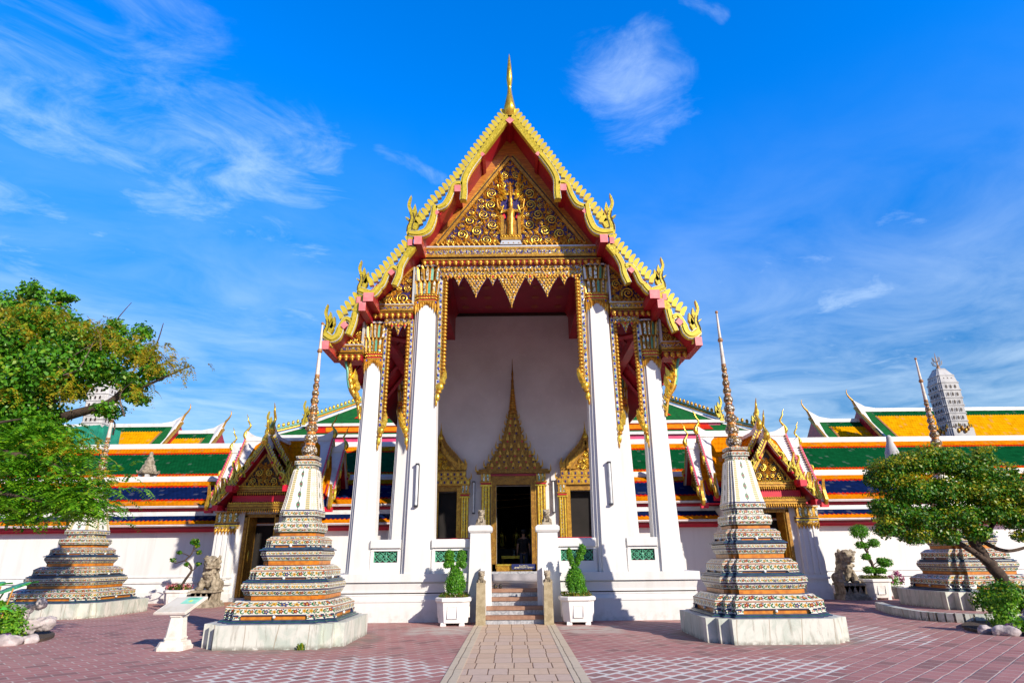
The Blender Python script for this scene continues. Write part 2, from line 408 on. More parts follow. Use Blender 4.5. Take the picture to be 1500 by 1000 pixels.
def paving(p):
    o = ocoord(); x, y, z = sep(o)
    wob = noise(o, 2.5, 3)
    a = x*.7071 + y*.7071 + wob*.035; b = y*.7071 - x*.7071 + wob*.03
    rw = b/.25; row = rw.floor()
    ru = a/.33 + (row*.5).fract()
    wn = nd('ShaderNodeTexWhiteNoise', noise_dimensions='2D'); ln(comb(ru.floor(), row), wn.inputs['Vector'])
    rv = X(wn.outputs[0])
    fine = noise(o, 9, 6, .65)
    ex = (.5 - (ru.fract() - .5).abs())*.33; ey = (.5 - (rw.fract() - .5).abs())*.25
    big = noise(comb(x*.6, y*.8, 3.0), .55, 3)
    # two areas in front of the chedis with wide fresh white joints
    def area(cx, cy, rx, ry): return 1 - (((x - cx)*(x - cx)/(rx*rx) + (y - cy)*(y - cy)/(ry*ry)).sqrt() + (noise(o, 1.1, 3) - .5)*1.1).smooth(.72, 1.0)
    ar = (area(-2.9, 10.3, 2.3, 1.5).max(area(2.9, 10.3, 2.5, 1.4)).max(area(7.4, 14.4, 1.6, 2.2)*.7))*(noise(o, .9, 4)*1.4 + .25).min(1.0)
    jw = .0105 + ar*.020 + (fine - .5)*.012 + big.smooth(.5, .7)*.006
    corner = X.node('POWER', (X.node('POWER', ex.max(.0001), -3.0) + X.node('POWER', ey.max(.0001), -3.0)), -.3333)
    j = (corner - jw).smooth(-.006, .006)
    br = mixc(rv, (.44, .195, .180), (.33, .135, .128))
    br = mixc(rv.gt(.88)*.7, br, (.22, .115, .105))
    br = mixc(big.smooth(.35, .7)*.35, br, (.43, .26, .225))
    br = mixc(fine.smooth(.5, .75)*.35, br, (.46, .31, .27))
    jc = mixc(ar.smooth(.1, .7)*noise(o, 3.3, 5, .65).smooth(.25, .5), mixc(noise(o, 1.7, 4).smooth(.4, .65), (.42, .32, .285), (.58, .49, .43)), (.66, .63, .58))
    c = mixc(j, jc, br)
    # mottled darker apron close to the chedis, pale cement by the planters
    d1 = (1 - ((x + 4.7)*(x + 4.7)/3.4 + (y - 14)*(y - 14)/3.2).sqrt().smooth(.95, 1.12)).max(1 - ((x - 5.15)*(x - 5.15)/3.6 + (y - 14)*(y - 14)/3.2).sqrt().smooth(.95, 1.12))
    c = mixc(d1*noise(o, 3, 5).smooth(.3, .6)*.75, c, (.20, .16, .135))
    cem = (1 - (x.abs() - 1.75).abs().smooth(.55, .9)) * (1 - (y - 15.6).abs().smooth(.5, 1.1)) * noise(comb(x, y*2, 0.0), 2.2, 5).smooth(.35, .55)
    c = mixc(cem*.8, c, (.50, .46, .40))
    addbump(p, j + fine*.35, .5, .012)
    return c
mat('brick_paving', rough=.85, fn=paving)
def slabs(w_, h_, cols, jit, jc):
    def f(p):
        o = ocoord(); x, y, z = sep(o)
        wob = noise(o, 1.3, 2)
        row = ((y + wob*.05)/h_).floor()
        wn0 = nd('ShaderNodeTexWhiteNoise', noise_dimensions='1D'); ln(row, wn0.inputs['W'])
        u = (x + wob*.04)/w_ + X(wn0.outputs[0])*jit
        wn = nd('ShaderNodeTexWhiteNoise', noise_dimensions='2D'); ln(comb(u.floor(), row), wn.inputs['Vector'])
        rv = X(wn.outputs[0]); r2, g2, b2 = sep(wn.outputs['Color'])
        c = mixc(rv, cols[0], cols[1]); c = mixc(g2.gt(.7), c, cols[2])
        c = mixc(noise(o, 7, 7, .7).smooth(.4, .75)*.5, c, cols[3])
        e = ((.5 - (u.fract() - .5).abs())*w_).min((.5 - (((y + wob*.05)/h_).fract() - .5).abs())*h_)
        j = (e - (noise(o, 6, 4)*.016 - .002)).smooth(-.002, .006)
        addbump(p, j + noise(o, 20, 4)*.3, .5, .012)
        return mixc(j, jc, c)
    return f
mat('path_stone', rough=.85, fn=slabs(.30, .52, [(.57, .405, .285), (.63, .47, .335), (.58, .44, .345), (.45, .33, .24)], .35, (.18, .10, .055)))
mat('kerb_stone', rough=.85, fn=slabs(.9, 1.15, [(.60, .51, .38), (.56, .48, .355), (.59, .485, .35), (.47, .39, .285)], 0, (.22, .17, .12)))


# ---------------------------------------------------------------- mesh helper
WLOC = {}
class MB:
    def __init__(s, T=None): s.v, s.f, s.m, s.sm, s.uv, s.mats, s.T = [], [], [], [], [], [], T
    def mi(s, name):
        if name not in s.mats: s.mats.append(name)
        return s.mats.index(name)
    def add(s, vs, fs, mt, smooth=False, uvs=None):
        o = len(s.v); i = s.mi(mt)
        s.v += [s.T(p) for p in vs] if s.T else [tuple(p) for p in vs]
        for k, f in enumerate(fs):
            s.f.append([o + q for q in f]); s.m.append(i); s.sm.append(smooth)
            s.uv.append(uvs[k] if uvs else None)
        return s
    def box(s, x0, x1, y0, y1, z0, z1, mt, tx=0, ty=0):
        v = [(x0, y0, z0), (x1, y0, z0), (x1, y1, z0), (x0, y1, z0), (x0+tx, y0+ty, z1), (x1-tx, y0+ty, z1), (x1-tx, y1-ty, z1), (x0+tx, y1-ty, z1)]
        return s.add(v, [(3, 2, 1, 0), (4, 5, 6, 7), (0, 1, 5, 4), (1, 2, 6, 5), (2, 3, 7, 6), (3, 0, 4, 7)], mt)
    def prism(s, poly, y0, y1, mt, side=None, axis='y'):
        """polygon in x,z extruded along y (or given in x,y and extruded along z)"""
        n = len(poly)
        if axis == 'y': v = [(a, y0, b) for a, b in poly] + [(a, y1, b) for a, b in poly]
        elif axis == 'x': v = [(y0, a, b) for a, b in poly] + [(y1, a, b) for a, b in poly]
        else: v = [(a, b, y0) for a, b in poly] + [(a, b, y1) for a, b in poly]
        s.add(v, [tuple(range(n)), tuple(range(2*n-1, n-1, -1))], mt)
        s.add(v, [(i, n+i, n+(i+1) % n, (i+1) % n) for i in range(n)], side or mt)
        return s
    def ring(s, pts0, pts1, mt, smooth=False, uvs=None, closed=True):
        n = len(pts0); e = n if closed else n-1
        return s.add(list(pts0)+list(pts1), [(i, (i+1) % n, n+(i+1) % n, n+i) for i in range(e)], mt, smooth, uvs)
    def cap(s, pts, mt): return s.add(list(pts), [tuple(range(len(pts)))], mt)
    def lathe(s, prof, cx, cy, mt, n=16, smooth=True, sx=1, sy=1):
        rings = [[(cx + r*sx*math.cos(2*math.pi*k/n), cy + r*sy*math.sin(2*math.pi*k/n), z) for k in range(n)] for r, z in prof]
        v = [p for q in rings for p in q]
        f = [(i*n+k, i*n+(k+1) % n, (i+1)*n+(k+1) % n, (i+1)*n+k) for i in range(len(rings)-1) for k in range(n)]
        s.add(v, f, mt, smooth)
        s.cap(rings[0][::-1], mt); s.cap(rings[-1], mt)
        return s
    def tube(s, path, rad, mt, n=6, smooth=True, flat=1.0):
        P = [Vector(p) for p in path]; rings = []; up_ = None
        rad = rad if isinstance(rad, (list, tuple)) else [rad]*len(P)
        for i, p in enumerate(P):
            t = (P[min(i+1, len(P)-1)] - P[max(i-1, 0)])
            if t.length < 1e-9: t = Vector((0, 0, 1))
            t.normalize()
            if up_ is None: up_ = Vector((0, 1, 0)) if abs(t.y) < .9 else Vector((1, 0, 0))
            a = (up_ - t*up_.dot(t)).normalized(); b = t.cross(a); up_ = a
            rings.append([tuple(p + (a*math.cos(2*math.pi*k/n)*flat + b*math.sin(2*math.pi*k/n))*rad[i]) for k in range(n)])
        v = [p for q in rings for p in q]
        f = [(i*n+k, i*n+(k+1) % n, (i+1)*n+(k+1) % n, (i+1)*n+k) for i in range(len(rings)-1) for k in range(n)]
        s.add(v, f, mt, smooth); s.cap(rings[0][::-1], mt); s.cap(rings[-1], mt)
        return s
    def ell(s, c, r, mt, n=10, m=7, rot=None):
        v = []; M = rot or Matrix.Identity(3)
        for i in range(m+1):
            t = math.pi*i/m
            for k in range(n):
                q = M @ Vector((r[0]*math.sin(t)*math.cos(2*math.pi*k/n), r[1]*math.sin(t)*math.sin(2*math.pi*k/n), r[2]*math.cos(t)))
                v.append((c[0]+q.x, c[1]+q.y, c[2]+q.z))
        f = [(i*n+k, (i+1)*n+k, (i+1)*n+(k+1) % n, i*n+(k+1) % n) for i in range(m) for k in range(n)]
        return s.add(v, f, mt, True)
    def ribbon(s, pts, wd, y0, y1, mt, edge=None):
        """2-D polyline in x,z swept to a flat board with width per point, extruded y0..y1"""
        n = len(pts); wd = wd if isinstance(wd, (list, tuple)) else [wd]*n
        L, Rr = [], []
        for i, (a, b) in enumerate(pts):
            p, q = pts[max(i-1, 0)], pts[min(i+1, n-1)]
            tx, tz = q[0]-p[0], q[1]-p[1]; l = math.hypot(tx, tz) or 1
            nx, nz = -tz/l, tx/l
            L.append((a+nx*wd[i]/2, b+nz*wd[i]/2)); Rr.append((a-nx*wd[i]/2, b-nz*wd[i]/2))
        v = [(a, y0, b) for a, b in L] + [(a, y0, b) for a, b in Rr] + [(a, y1, b) for a, b in L] + [(a, y1, b) for a, b in Rr]
        f = []
        for i in range(n-1):
            f += [(i, i+1, n+i+1, n+i), (2*n+i+1, 2*n+i, 3*n+i, 3*n+i+1)]
        s.add(v, f, mt)
        g = []
        for i in range(n-1):
            g += [(i+1, i, 2*n+i, 2*n+i+1), (n+i, n+i+1, 3*n+i+1, 3*n+i)]
        g += [(0, n, 3*n, 2*n), (n-1, 3*n-1, 4*n-1, 2*n-1)]
        s.add(v, g, edge or mt)
        return s
    def build(s, name, parent=None, loc=None, kind=None):
        me = bpy.data.meshes.new(name)
        if parent is not None: o3 = WLOC.get(parent.name, (0, 0, 0))
        else: o3 = loc or (0, 0, 0)
        a = np.array(s.v, dtype=np.float64) - np.array(o3)
        me.from_pydata(a.tolist(), [], s.f)
        for k in s.mats: me.materials.append(MATS[k])
        me.polygons.foreach_set('material_index', s.m); me.polygons.foreach_set('use_smooth', s.sm)
        if any(u is not None for u in s.uv):
            ul = me.uv_layers.new(name='UVMap'); flat = []
            for f, u in zip(s.f, s.uv):
                for i in range(len(f)): flat += list(u[i]) if u else [0, 0]
            ul.data.foreach_set('uv', flat)
        me.update()
        ob = bpy.data.objects.new(name, me); COL.objects.link(ob)
        if parent is not None: ob.parent = parent; WLOC[ob.name] = o3
        else: ob.location = o3; WLOC[ob.name] = o3
        if kind: ob['kind'] = kind
        return ob


def tag(o, label, cat, group=None):
    o['label'] = label; o['category'] = cat
    if group: o['group'] = group
    return o
def thing(name, label, cat, loc=(0, 0, 0), group=None):
    o = bpy.data.objects.new(name, None); COL.objects.link(o); o.location = loc; o.empty_display_size = .2
    WLOC[o.name] = loc
    return tag(o, label, cat, group)
def copyrec(o, parent):
    c = o.copy(); COL.objects.link(c)
    if parent is not None: c.parent = parent
    for k in [q for q in bpy.data.objects if q.parent == o]: copyrec(k, c)
    return c
def dup(root, loc, rotz=0, label=None, scale=None):
    kids = [q for q in bpy.data.objects if q.parent == root]
    c = root.copy(); COL.objects.link(c); c.location = loc; c.rotation_euler = (0, 0, rotz)
    if scale: c.scale = scale if isinstance(scale, tuple) else (scale,)*3
    if label: c['label'] = label
    for k in kids: copyrec(k, c)
    return c
def catmull(pts, n=5):
    out = []
    P = [pts[0]] + list(pts) + [pts[-1]]
    for i in range(1, len(P)-2):
        for k in range(n):
            t = k/n
            out.append(tuple(.5*((2*P[i][d]) + (-P[i-1][d]+P[i+1][d])*t + (2*P[i-1][d]-5*P[i][d]+4*P[i+1][d]-P[i+2][d])*t*t + (-P[i-1][d]+3*P[i][d]-3*P[i+1][d]+P[i+2][d])*t**3) for d in range(len(pts[0]))))
    out.append(tuple(pts[-1]))
    return out
def walk(pts, step, off=0):
    """points and tangents every step metres along a polyline"""
    out = []; d = off
    acc = 0
    for a, b in zip(pts[:-1], pts[1:]):
        l = math.dist(a, b)
        while d <= acc + l:
            t = (d-acc)/l
            out.append((tuple(a[i]+(b[i]-a[i])*t for i in range(len(a))), tuple((b[i]-a[i])/l for i in range(len(a)))))
            d += step
        acc += l
    return out
# ---------------------------------------------------------------- ground
g = MB()
g.add([(-400, -60, 0), (400, -60, 0), (400, 700, 0), (-400, 700, 0)], [(0, 1, 2, 3)], 'brick_paving')
g.build('ground', kind='structure')
g = MB()
g.box(-.80, .80, -20, 16.86, -.05, .006, 'path_stone'); p1 = g.build('path', kind='structure')
g = MB()
for s_ in (-1, 1): g.box(s_*.80 if s_ > 0 else -1.02, 1.02 if s_ > 0 else -.80, -20, 16.86, -.05, .012, 'kerb_stone')
g.build('path_edging', kind='structure')


# ---------------------------------------------------------------- ornament builders
def redent(w, d=.14, wy=None):
    """plan of a square pier or chedi with twice-stepped corners"""
    q = [(w, w*(1-2*d)), (w*(1-d), w*(1-2*d)), (w*(1-d), w*(1-d)), (w*(1-2*d), w*(1-d)), (w*(1-2*d), w)]
    out = []
    for k in range(4):
        c, s_ = [(1, 0), (0, 1), (-1, 0), (0, -1)][k]
        out += [(c*x - s_*y, s_*x + c*y) for x, y in q]
    return out
def scroll(mb, cx, cz, r, y, flip=1, ph=0.0, mt='gold', turns=1.9, leaves=5, deep=1.0):
    """a carved tendril: spiral roll with flame leaves on its back"""
    N = 18; pts = []; rad = []
    for i in range(N):
        t = i/(N-1); a = ph + flip*t*turns*2*math.pi; rr = r*(1-.86*t)
        pts.append((cx+rr*math.cos(a), y - .035*deep - .05*t*deep, cz+rr*math.sin(a))); rad.append(r*.17*(1-.45*t))
    mb.tube(pts, rad, 'gold_bright' if mt == 'gold' else mt, 5)
    mb.ell((cx, y-.07*deep, cz), (r*.16,)*3, mt, 6, 4)
    for k in range(leaves):
        a = ph + flip*(k/leaves)*1.75*math.pi
        flame(mb, cx+r*1.02*math.cos(a), cz+r*1.02*math.sin(a), a + flip*.9, r*.62, y-.02*deep, mt)
def flame(mb, x, z, a, l, y, mt='gold', wd=.42):
    """curled flame leaf (kanok), a ridge with two sloping sides"""
    u = (math.cos(a), math.sin(a)); n = (-u[1], u[0]); w_ = l*wd
    pr = [(0, 0), (.3, .5), (.65, .42), (1, .28)]; bk = [(0, 0), (.25, -.45), (.6, -.25), (1, .28)]; md = [(0, 0, 0), (.3, .02, 1), (.65, .1, .8), (1, .28, .1)]
    vs = []
    for (t, s_) in pr: vs.append((x+u[0]*t*l+n[0]*s_*w_, y, z+u[1]*t*l+n[1]*s_*w_))
    for (t, s_) in bk: vs.append((x+u[0]*t*l+n[0]*s_*w_, y, z+u[1]*t*l+n[1]*s_*w_))
    for (t, s_, h) in md: vs.append((x+u[0]*t*l+n[0]*s_*w_, y-.22*l*h, z+u[1]*t*l+n[1]*s_*w_))
    fs = []
    for i in range(3): fs += [(i, 8+i, 9+i, i+1), (4+i, 5+i, 9+i, 8+i)]
    mb.add(vs, fs, mt)
def fill_scrolls(mb, inside, bx, y, r0, r1, n, seed, mirror=True, mt='gold', deep=1.0):
    rg = random.Random(seed); done = []
    for r in [r0*(r1/r0)**(i/5) for i in range(6)]:
        for _ in range(n):
            x = rg.uniform(bx[0], bx[1]); z = rg.uniform(bx[2], bx[3])
            if not inside(x, z, r*1.05): continue
            if mirror and x < r*1.15: continue
            if any(math.hypot(x-a, z-b) < (r+c)*1.0 for a, b, c in done): continue
            done.append((x, z, r))
            fl = rg.choice((-1, 1)); ph = rg.uniform(0, 6.28)
            lv = 6 if r > .15 else 4
            scroll(mb, x, z, r*.86, y, fl, ph, mt, leaves=lv, deep=deep)
            if mirror: scroll(mb, -x, z, r*.86, y, -fl, math.pi-ph, mt, leaves=lv, deep=deep)
    for _ in range(n*3):          # small leaves fill what is left
        x = rg.uniform(bx[0], bx[1]); z = rg.uniform(bx[2], bx[3]); l = rg.uniform(.10, .20)
        if not inside(x, z, .03): continue
        if any(math.hypot(x-a, z-b) < c*.92 for a, b, c in done): continue
        a = rg.uniform(.3, 2.8)
        flame(mb, x, z, a, l, y-.01, mt)
        if mirror: flame(mb, -x, z, math.pi-a, l, y-.01, mt)
    return done
def crest(mb, x0, x1, z, y, step, h, mt='gold', down=False):
    """row of small lotus-leaf points"""
    n = max(1, int(round((x1-x0)/step))); st = (x1-x0)/n; sg = -1 if down else 1
    for i in range(n):
        c = x0 + (i+.5)*st
        prof = [(-.48, 0), (-.5, .35), (-.25, .7), (0, 1), (.25, .7), (.5, .35), (.48, 0)]
        vs = [(c+a*st, y, z+sg*b*h) for a, b in prof] + [(c, y-.35*st, z+sg*.42*h)]
        fs = [((i_+1, i_, 7) if sg > 0 else (i_, i_+1, 7)) for i_ in range(6)]
        mb.add(vs, fs, mt)
        mb.add([(q[0], y+.02, q[2]) for q in vs[:7]], [(0, 1, 2, 3, 4, 5, 6)], mt)
def drops(mb, x0, x1, z, y, step, h, mt='gold'):
    """hanging lotus buds below a beam"""
    n = max(1, int(round((x1-x0)/step))); st = (x1-x0)/n
    for i in range(n):
        c = x0+(i+.5)*st
        mb.ell((c, y, z-h*.42), (st*.44, st*.40, h*.42), mt, 8, 5)
        mb.ell((c+st*.10, y-st*.12, z-h*.78), (st*.20, st*.22, h*.24), mt, 6, 4)
def band(parent, nm, x0, x1, z, y0, y1, hs, dstep=.17):
    """carved lintel: crest, mosaic face, dark ledge, lotus drops. hs = heights"""
    mb = MB(); h1, h2, h3 = hs
    mb.box(x0, x1, y0, y1, z-h1*.16, z, 'silver_edge')
    mb.box(x0+.01, x1-.01, y0-.03, y1, z-h1*.34, z-h1*.16, 'gold')
    mb.box(x0+.01, x1-.01, y0-.015, y1, z-h1*.80, z-h1*.34, 'gold_mosaic')
    mb.box(x0+.01, x1-.01, y0-.045, y1, z-h1, z-h1*.80, 'gold')
    mb.box(x0+.03, x1-.03, y0+.02, y1, z-h1-h2*.5, z-h1, 'dark_gap')
    mb.box(x0+.02, x1-.02, y0-.01, y1, z-h1-h2*.8, z-h1-h2*.5, 'gold')
    mb.box(x0+.04, x1-.04, y0+.03, y1, z-h1-h2-h3*.8, z-h1-h2*.8, 'red_deep')
    drops(mb, x0+.03, x1-.03, z-h1-h2, y0-.02, dstep, h3)
    n = int((x1-x0)/.09)
    for i in range(n):
        c = x0+(i+.5)*(x1-x0)/n
        mb.box(c-.016, c+.016, y0-.03, y0, z-h1*.62, z-h1*.50, ('blue_glass', 'glass_mosaic')[i % 2])
    return mb.build(nm, parent)
def pendant(parent, x, z, w_, l, y, nm='pendant'):
    N = 8; L, Rr = [], []
    for i in range(N+1):
        t = i/N; ww = w_/2*((1-t)**1.35*.92 + .08*(1-t))
        L.append((x-ww, z-l*t)); Rr.append((x+ww, z-l*t))
    mb = MB()
    mb.prism(L[:-1] + [(x, z-l)] + Rr[:-1][::-1], y, y+.05, 'gold_mosaic', 'blue_glass')
    k = max(3, int(l/.085))
    for i in range(k):
        t = (i+.4)/k; ww = w_/2*((1-t)**1.35)
        m_ = max(1, int(ww*2/.10))
        for j in range(m_): mb.ell((x-ww+(j+.5)*2*ww/m_, y-.01, z-l*t), (.040*(1-.4*t), .03, .045), 'gold', 6, 4)
    mb.ell((x, y-.02, z-.09), (.035, .02, .05), 'red_bright', 6, 4)
    return mb.build(nm, parent)
def strip(parent, x, z0, z1, y, inner, wd=.25):
    """jamb strip beside a column: mosaic band, bead row toward the opening, flame scroll at its foot"""
    mb = MB(); s_ = inner
    a, b = x, x + s_*wd*.5
    mb.box(min(a, b), max(a, b), y, y+.08, z0, z1, 'gold')
    c0, c1 = x+s_*wd*.08, x+s_*wd*.38
    mb.box(min(c0, c1), max(c0, c1), y-.012, y, z0+.03, z1, 'glass_mosaic')
    n = int((z1-z0)/.2)
    for i in range(n):
        z = z0+(i+.5)*(z1-z0)/n; xc = x+s_*wd*.23
        mb.ell((xc, y-.014, z), (.035, .018, .05), 'blue_glass', 4, 3)
    n = int((z1-z0)/.118)
    for i in range(n):
        z = z0+(i+.5)*(z1-z0)/n
        mb.ell((x+s_*wd*.70, y+.02, z), (wd*.26, .07, .062), 'gold', 8, 5)
    for t, (dx, dz, l, an) in enumerate([(.5, -.02, .42, 1.15), (.75, .12, .38, 1.35), (.25, -.12, .30, .9), (.9, .3, .22, 1.5)]):
        an = an if s_ > 0 else math.pi-an
        flame(mb, x+s_*wd*dx, z0+dz, an, l, y-.02, 'gold_bright', .5)
    mb.ell((x+s_*wd*.4, y, z0-.06), (wd*.42, .08, .13), 'gold_bright', 8, 6)
    mb.ell((x+s_*wd*.30, y, z0-.22), (wd*.32, .07, .06), 'gold', 8, 5)
    mb.ell((x+s_*wd*.22, y, z0-.38), (wd*.24, .06, .14), 'gold_bright', 8, 6)
    mb.ell((x+s_*wd*.12, y, z0-.55), (wd*.12, .04, .12), 'gold', 8, 5)
    return mb.build('jamb_strip', parent)
def capital(parent, cx, cy, z0, z1, hw):
    """lotus capital: leaf collar with white peaks, red bead rings, two storeys of mirrored petals"""
    h = z1-z0; mb = MB()
    body = [tuple((cx+a, cy+b)) for a, b in redent(hw*.93)]
    mb.ring([(a, b, z0+h*.27) for a, b in body], [(a, b, z1) for a, b in body], 'gold_dull')
    for k in range(4):                      # leaf collar, open over the middle of each face
        c, s_ = [(1, 0), (0, 1), (-1, 0), (0, -1)][k]
        def tr(u, v, z): return (cx + c*v - s_*u, cy + s_*v + c*u, z)
        for sg in (-1, 1):
            for i in range(5):
                t = i/4; u0 = sg*(hw*.10 + t*hw*.86); ww = hw*.17
                top = z0+h*.27; bot = z0+h*(.17 - .20*t)
                d = hw*(1.0 if t < .7 else .93)
                vs = [tr(u0-ww, d, top), tr(u0+ww, d, top), tr(u0+ww, d+.02, (top+bot)/2), tr(u0, d+.01, bot), tr(u0-ww, d+.02, (top+bot)/2), tr(u0, d+.07, (top*.6+bot*.4))]
                mb.add(vs, [(0, 1, 5), (1, 2, 5), (2, 3, 5), (3, 4, 5), (4, 0, 5)], 'gold')
            for j in range(2): mb.ell(tr(sg*hw*(.45+.35*j), hw*.98, z0+h*.23), (.028, .028, h*.035), 'blue_glass', 6, 4)
    for i, (za, r, mt) in enumerate([(.27, 1.05, 'gold'), (.30, .98, 'red_bright'), (.33, 1.06, 'gold_bright'), (.36, .98, 'red_bright'), (.39, 1.06, 'gold')]):
        q = [(cx+a, cy+b) for a, b in redent(hw*r)]
        za = z0+h*za
        mb.ring([(a, b, za-h*.016) for a, b in q], [(a, b, za+h*.016) for a, b in q], mt)
        mb.cap([(a, b, za+h*.016) for a, b in q], mt); mb.cap([(a, b, za-h*.016) for a, b in q][::-1], mt)
        if i in (2, 4):
            for k in range(28):
                an = 2*math.pi*k/28; m_ = min(1/max(abs(math.cos(an)), abs(math.sin(an))), 1.22)*hw*1.05
                mb.ell((cx+m_*math.cos(an), cy+m_*math.sin(an), za), (.025, .025, h*.018), 'gold_bright', 5, 4)
    def petal(a, za, zb, r0, r1, ww, mt):
        ca, sa = math.cos(a), math.sin(a)
        m_ = 1/max(abs(ca), abs(sa)); m_ = min(m_, 1.22)
        def P(t, sd, out): r = (r0+(r1-r0)*t)*m_+out; return (cx+ca*r-sa*sd, cy+sa*r+ca*sd, za+(zb-za)*t)
        o = [P(0, -ww, 0), P(.75, -ww, .0), P(.92, -ww*.55, .02), P(1, 0, .05), P(.92, ww*.55, .02), P(.75, ww, 0), P(0, ww, 0)]
        i_ = [P(.06, -ww*.62, .05), P(.72, -ww*.62, .05), P(.88, 0, .06), P(.72, ww*.62, .05), P(.06, ww*.62, .05)]
        mb.add(o+i_, [(1, 0, 7, 8), (2, 1, 8), (3, 2, 8, 9), (4, 3, 9, 10), (5, 4, 10), (6, 5, 10, 11), (0, 6, 11, 7)], 'gold')
        mb.add(i_, [(4, 3, 2, 1, 0)], mt)
    for row, (za, zb, N, r0, r1) in enumerate([(.40, .71, 18, .95, 1.06), (.68, 1.0, 18, 1.0, 1.20)]):
        for k in range(N):
            petal(2*math.pi*(k+.5*row)/N, z0+h*za, z0+h*zb, hw*r0, hw*r1, hw*.185, ('glass_mosaic', 'silver_edge', 'glass_mosaic', 'glass_mosaic', 'lattice_green')[k % 5])
    q = [(cx+a, cy+b) for a, b in redent(hw*1.14)]
    mb.ring([(a, b, z1-.01) for a, b in q], [(a, b, z1+.05) for a, b in q], 'silver_edge'); mb.cap([(a, b, z1+.05) for a, b in q], 'silver_edge'); mb.cap([(a, b, z1-.01) for a, b in q][::-1], 'dark_gap')
    return mb.build('capital', parent)
def column(root, cx, cy, z0, z1, zc, hw0, hw1, ctop=True):
    mb = MB()
    a = [(cx+x, cy+y, z0) for x, y in redent(hw0, .19)]; b = [(cx+x, cy+y, z1) for x, y in redent(hw1, .19)]
    mb.ring(a, b, 'white_plaster'); t = [(cx+x, cy+y, z1+(zc-z1)*.30) for x, y in redent(hw1*.97, .19)]; mb.ring(b, t, 'white_plaster')
    c = mb.build('column', root)
    if ctop: capital(c, cx, cy, z1-.03-(z1-z0)*.0, zc, hw1)
    return c
def horn(mb, p, nrm, h, w_, y0, y1, mt, lean=.35, side=1):
    """one curved roof tooth standing on a sloping verge"""
    upv = Vector((nrm[0]*.75, nrm[1]*.75 + .45)).normalized()
    tx = Vector((upv.y, -upv.x))
    N = 5; pts, wd = [], []
    for i in range(N):
        t = i/(N-1)
        q = Vector(p) + upv*h*t + tx*(-side*lean*h*.35*math.sin(t*math.pi*.9) )
        pts.append((q.x, q.y)); wd.append(w_*(1.0, 1.08, 1.08, .95, .35)[i])
    mb.ribbon(pts, wd, y0, y1, mt, 'silver_edge')
def hanghong(x, z, h, side, y0, y1):
    """upturned flame finial at the foot of a verge"""
    mb = MB(); s_ = side
    C = catmull([(0, -.06), (.02, .16), (-.07, .36), (.02, .58), (.12, .76), (.03, 1.0)], 4)
    W = [.26, .27, .28, .28, .26, .23, .20, .18, .17, .165, .16, .155, .15, .145, .14, .13, .115, .10, .08, .05, .01]
    mb.ribbon([(x+s_*a*h*.55, z+b*h) for a, b in C], [q*h*.56 for q in W[:len(C)]], y0, y1, 'lime_gold')
    for (dx, dz, l, an) in [(-.20, .18, .30, 2.0), (-.26, .34, .28, 2.05), (-.10, .52, .24, 1.95), (.10, .36, .09, .9)]:
        a = an if s_ > 0 else math.pi-an
        px_, pz_ = x+s_*dx*h*.55, z+dz*h
        mb.ribbon([(px_-math.cos(a)*l*h*.3, pz_-math.sin(a)*l*h*.3), (px_+math.cos(a)*l*h*.3, pz_+math.sin(a)*l*h*.3), (px_+math.cos(a-.25*s_)*l*h, pz_+math.sin(a-.25*s_)*l*h)], [l*h*.45, l*h*.42, .01], y0-.01, y1+.01, 'lime_gold')
    for k in (-1, 1):                    # raised dark strips along the curl, painted as groove shade
        mb.ribbon([(x+s_*(a+k*.11*(1-b*.7))*h*.55, z+b*h) for a, b in C[2:12]], .018*h, y0-.02, y0, 'dark_gap')
    return mb


# ---------------------------------------------------------------- the main hall
hall = thing('temple_hall', 'tall white columned porch with gilded carved gable, red ceiling and three-tiered golden verges', 'temple hall', (0, 17.6, 0))
# podium, floor, stairs
mb = MB()
PX = 4.98
def course(z0, z1, off, mt='white_plaster', off1=None):
    o1 = off if off1 is None else off1
    for (xa, xb) in ((-PX, -.95), (.95, PX)):
        xo0 = off if xa < 0 else 0; xo1 = 0 if xa < 0 else off
        v = []
        for z, o in ((z0, off), (z1, o1)):
            l = xa - (o if xa < 0 else 0); r_ = xb + (0 if xa < 0 else o)
            v += [(l, 17.6-o, z), (r_, 17.6-o, z), (r_, 18.45, z), (l, 18.45, z)]
        mb.add(v, [(0, 1, 5, 4), (1, 2, 6, 5), (2, 3, 7, 6), (3, 0, 4, 7), (4, 5, 6, 7), (3, 2, 1, 0)], mt)
course(0, .50, .0); course(.50, .56, .02); course(.56, .66, .02, 'white_plaster', -.06); course(.66, .70, -.04)
course(.70, .73, -.08, 'dark_gap'); course(.73, .80, -.05); course(.80, .96, -.05, 'white_plaster', -.015)  # recessed course coloured dark for its shade
course(.96, 1.0, -.06); course(1.0, 1.21, .05)
for s_ in (-1, 1):
    a, b = sorted((s_*4.2, s_*4.93)); mb.box(a, b, 18.45, 25.7, 0, 1.0, 'white_plaster'); a, b = sorted((s_*4.2, s_*5.03)); mb.box(a, b, 18.45, 25.7, 1.0, 1.21, 'white_plaster')
podium = mb.build('podium', hall)
mb = MB(); mb.box(-4.2, 4.2, 18.45, 25.0, .2, .80, 'floor_marble'); mb.box(-.95, .95, 18.03, 18.45, .2, .80, 'floor_marble')
mb.build('porch_floor', hall)
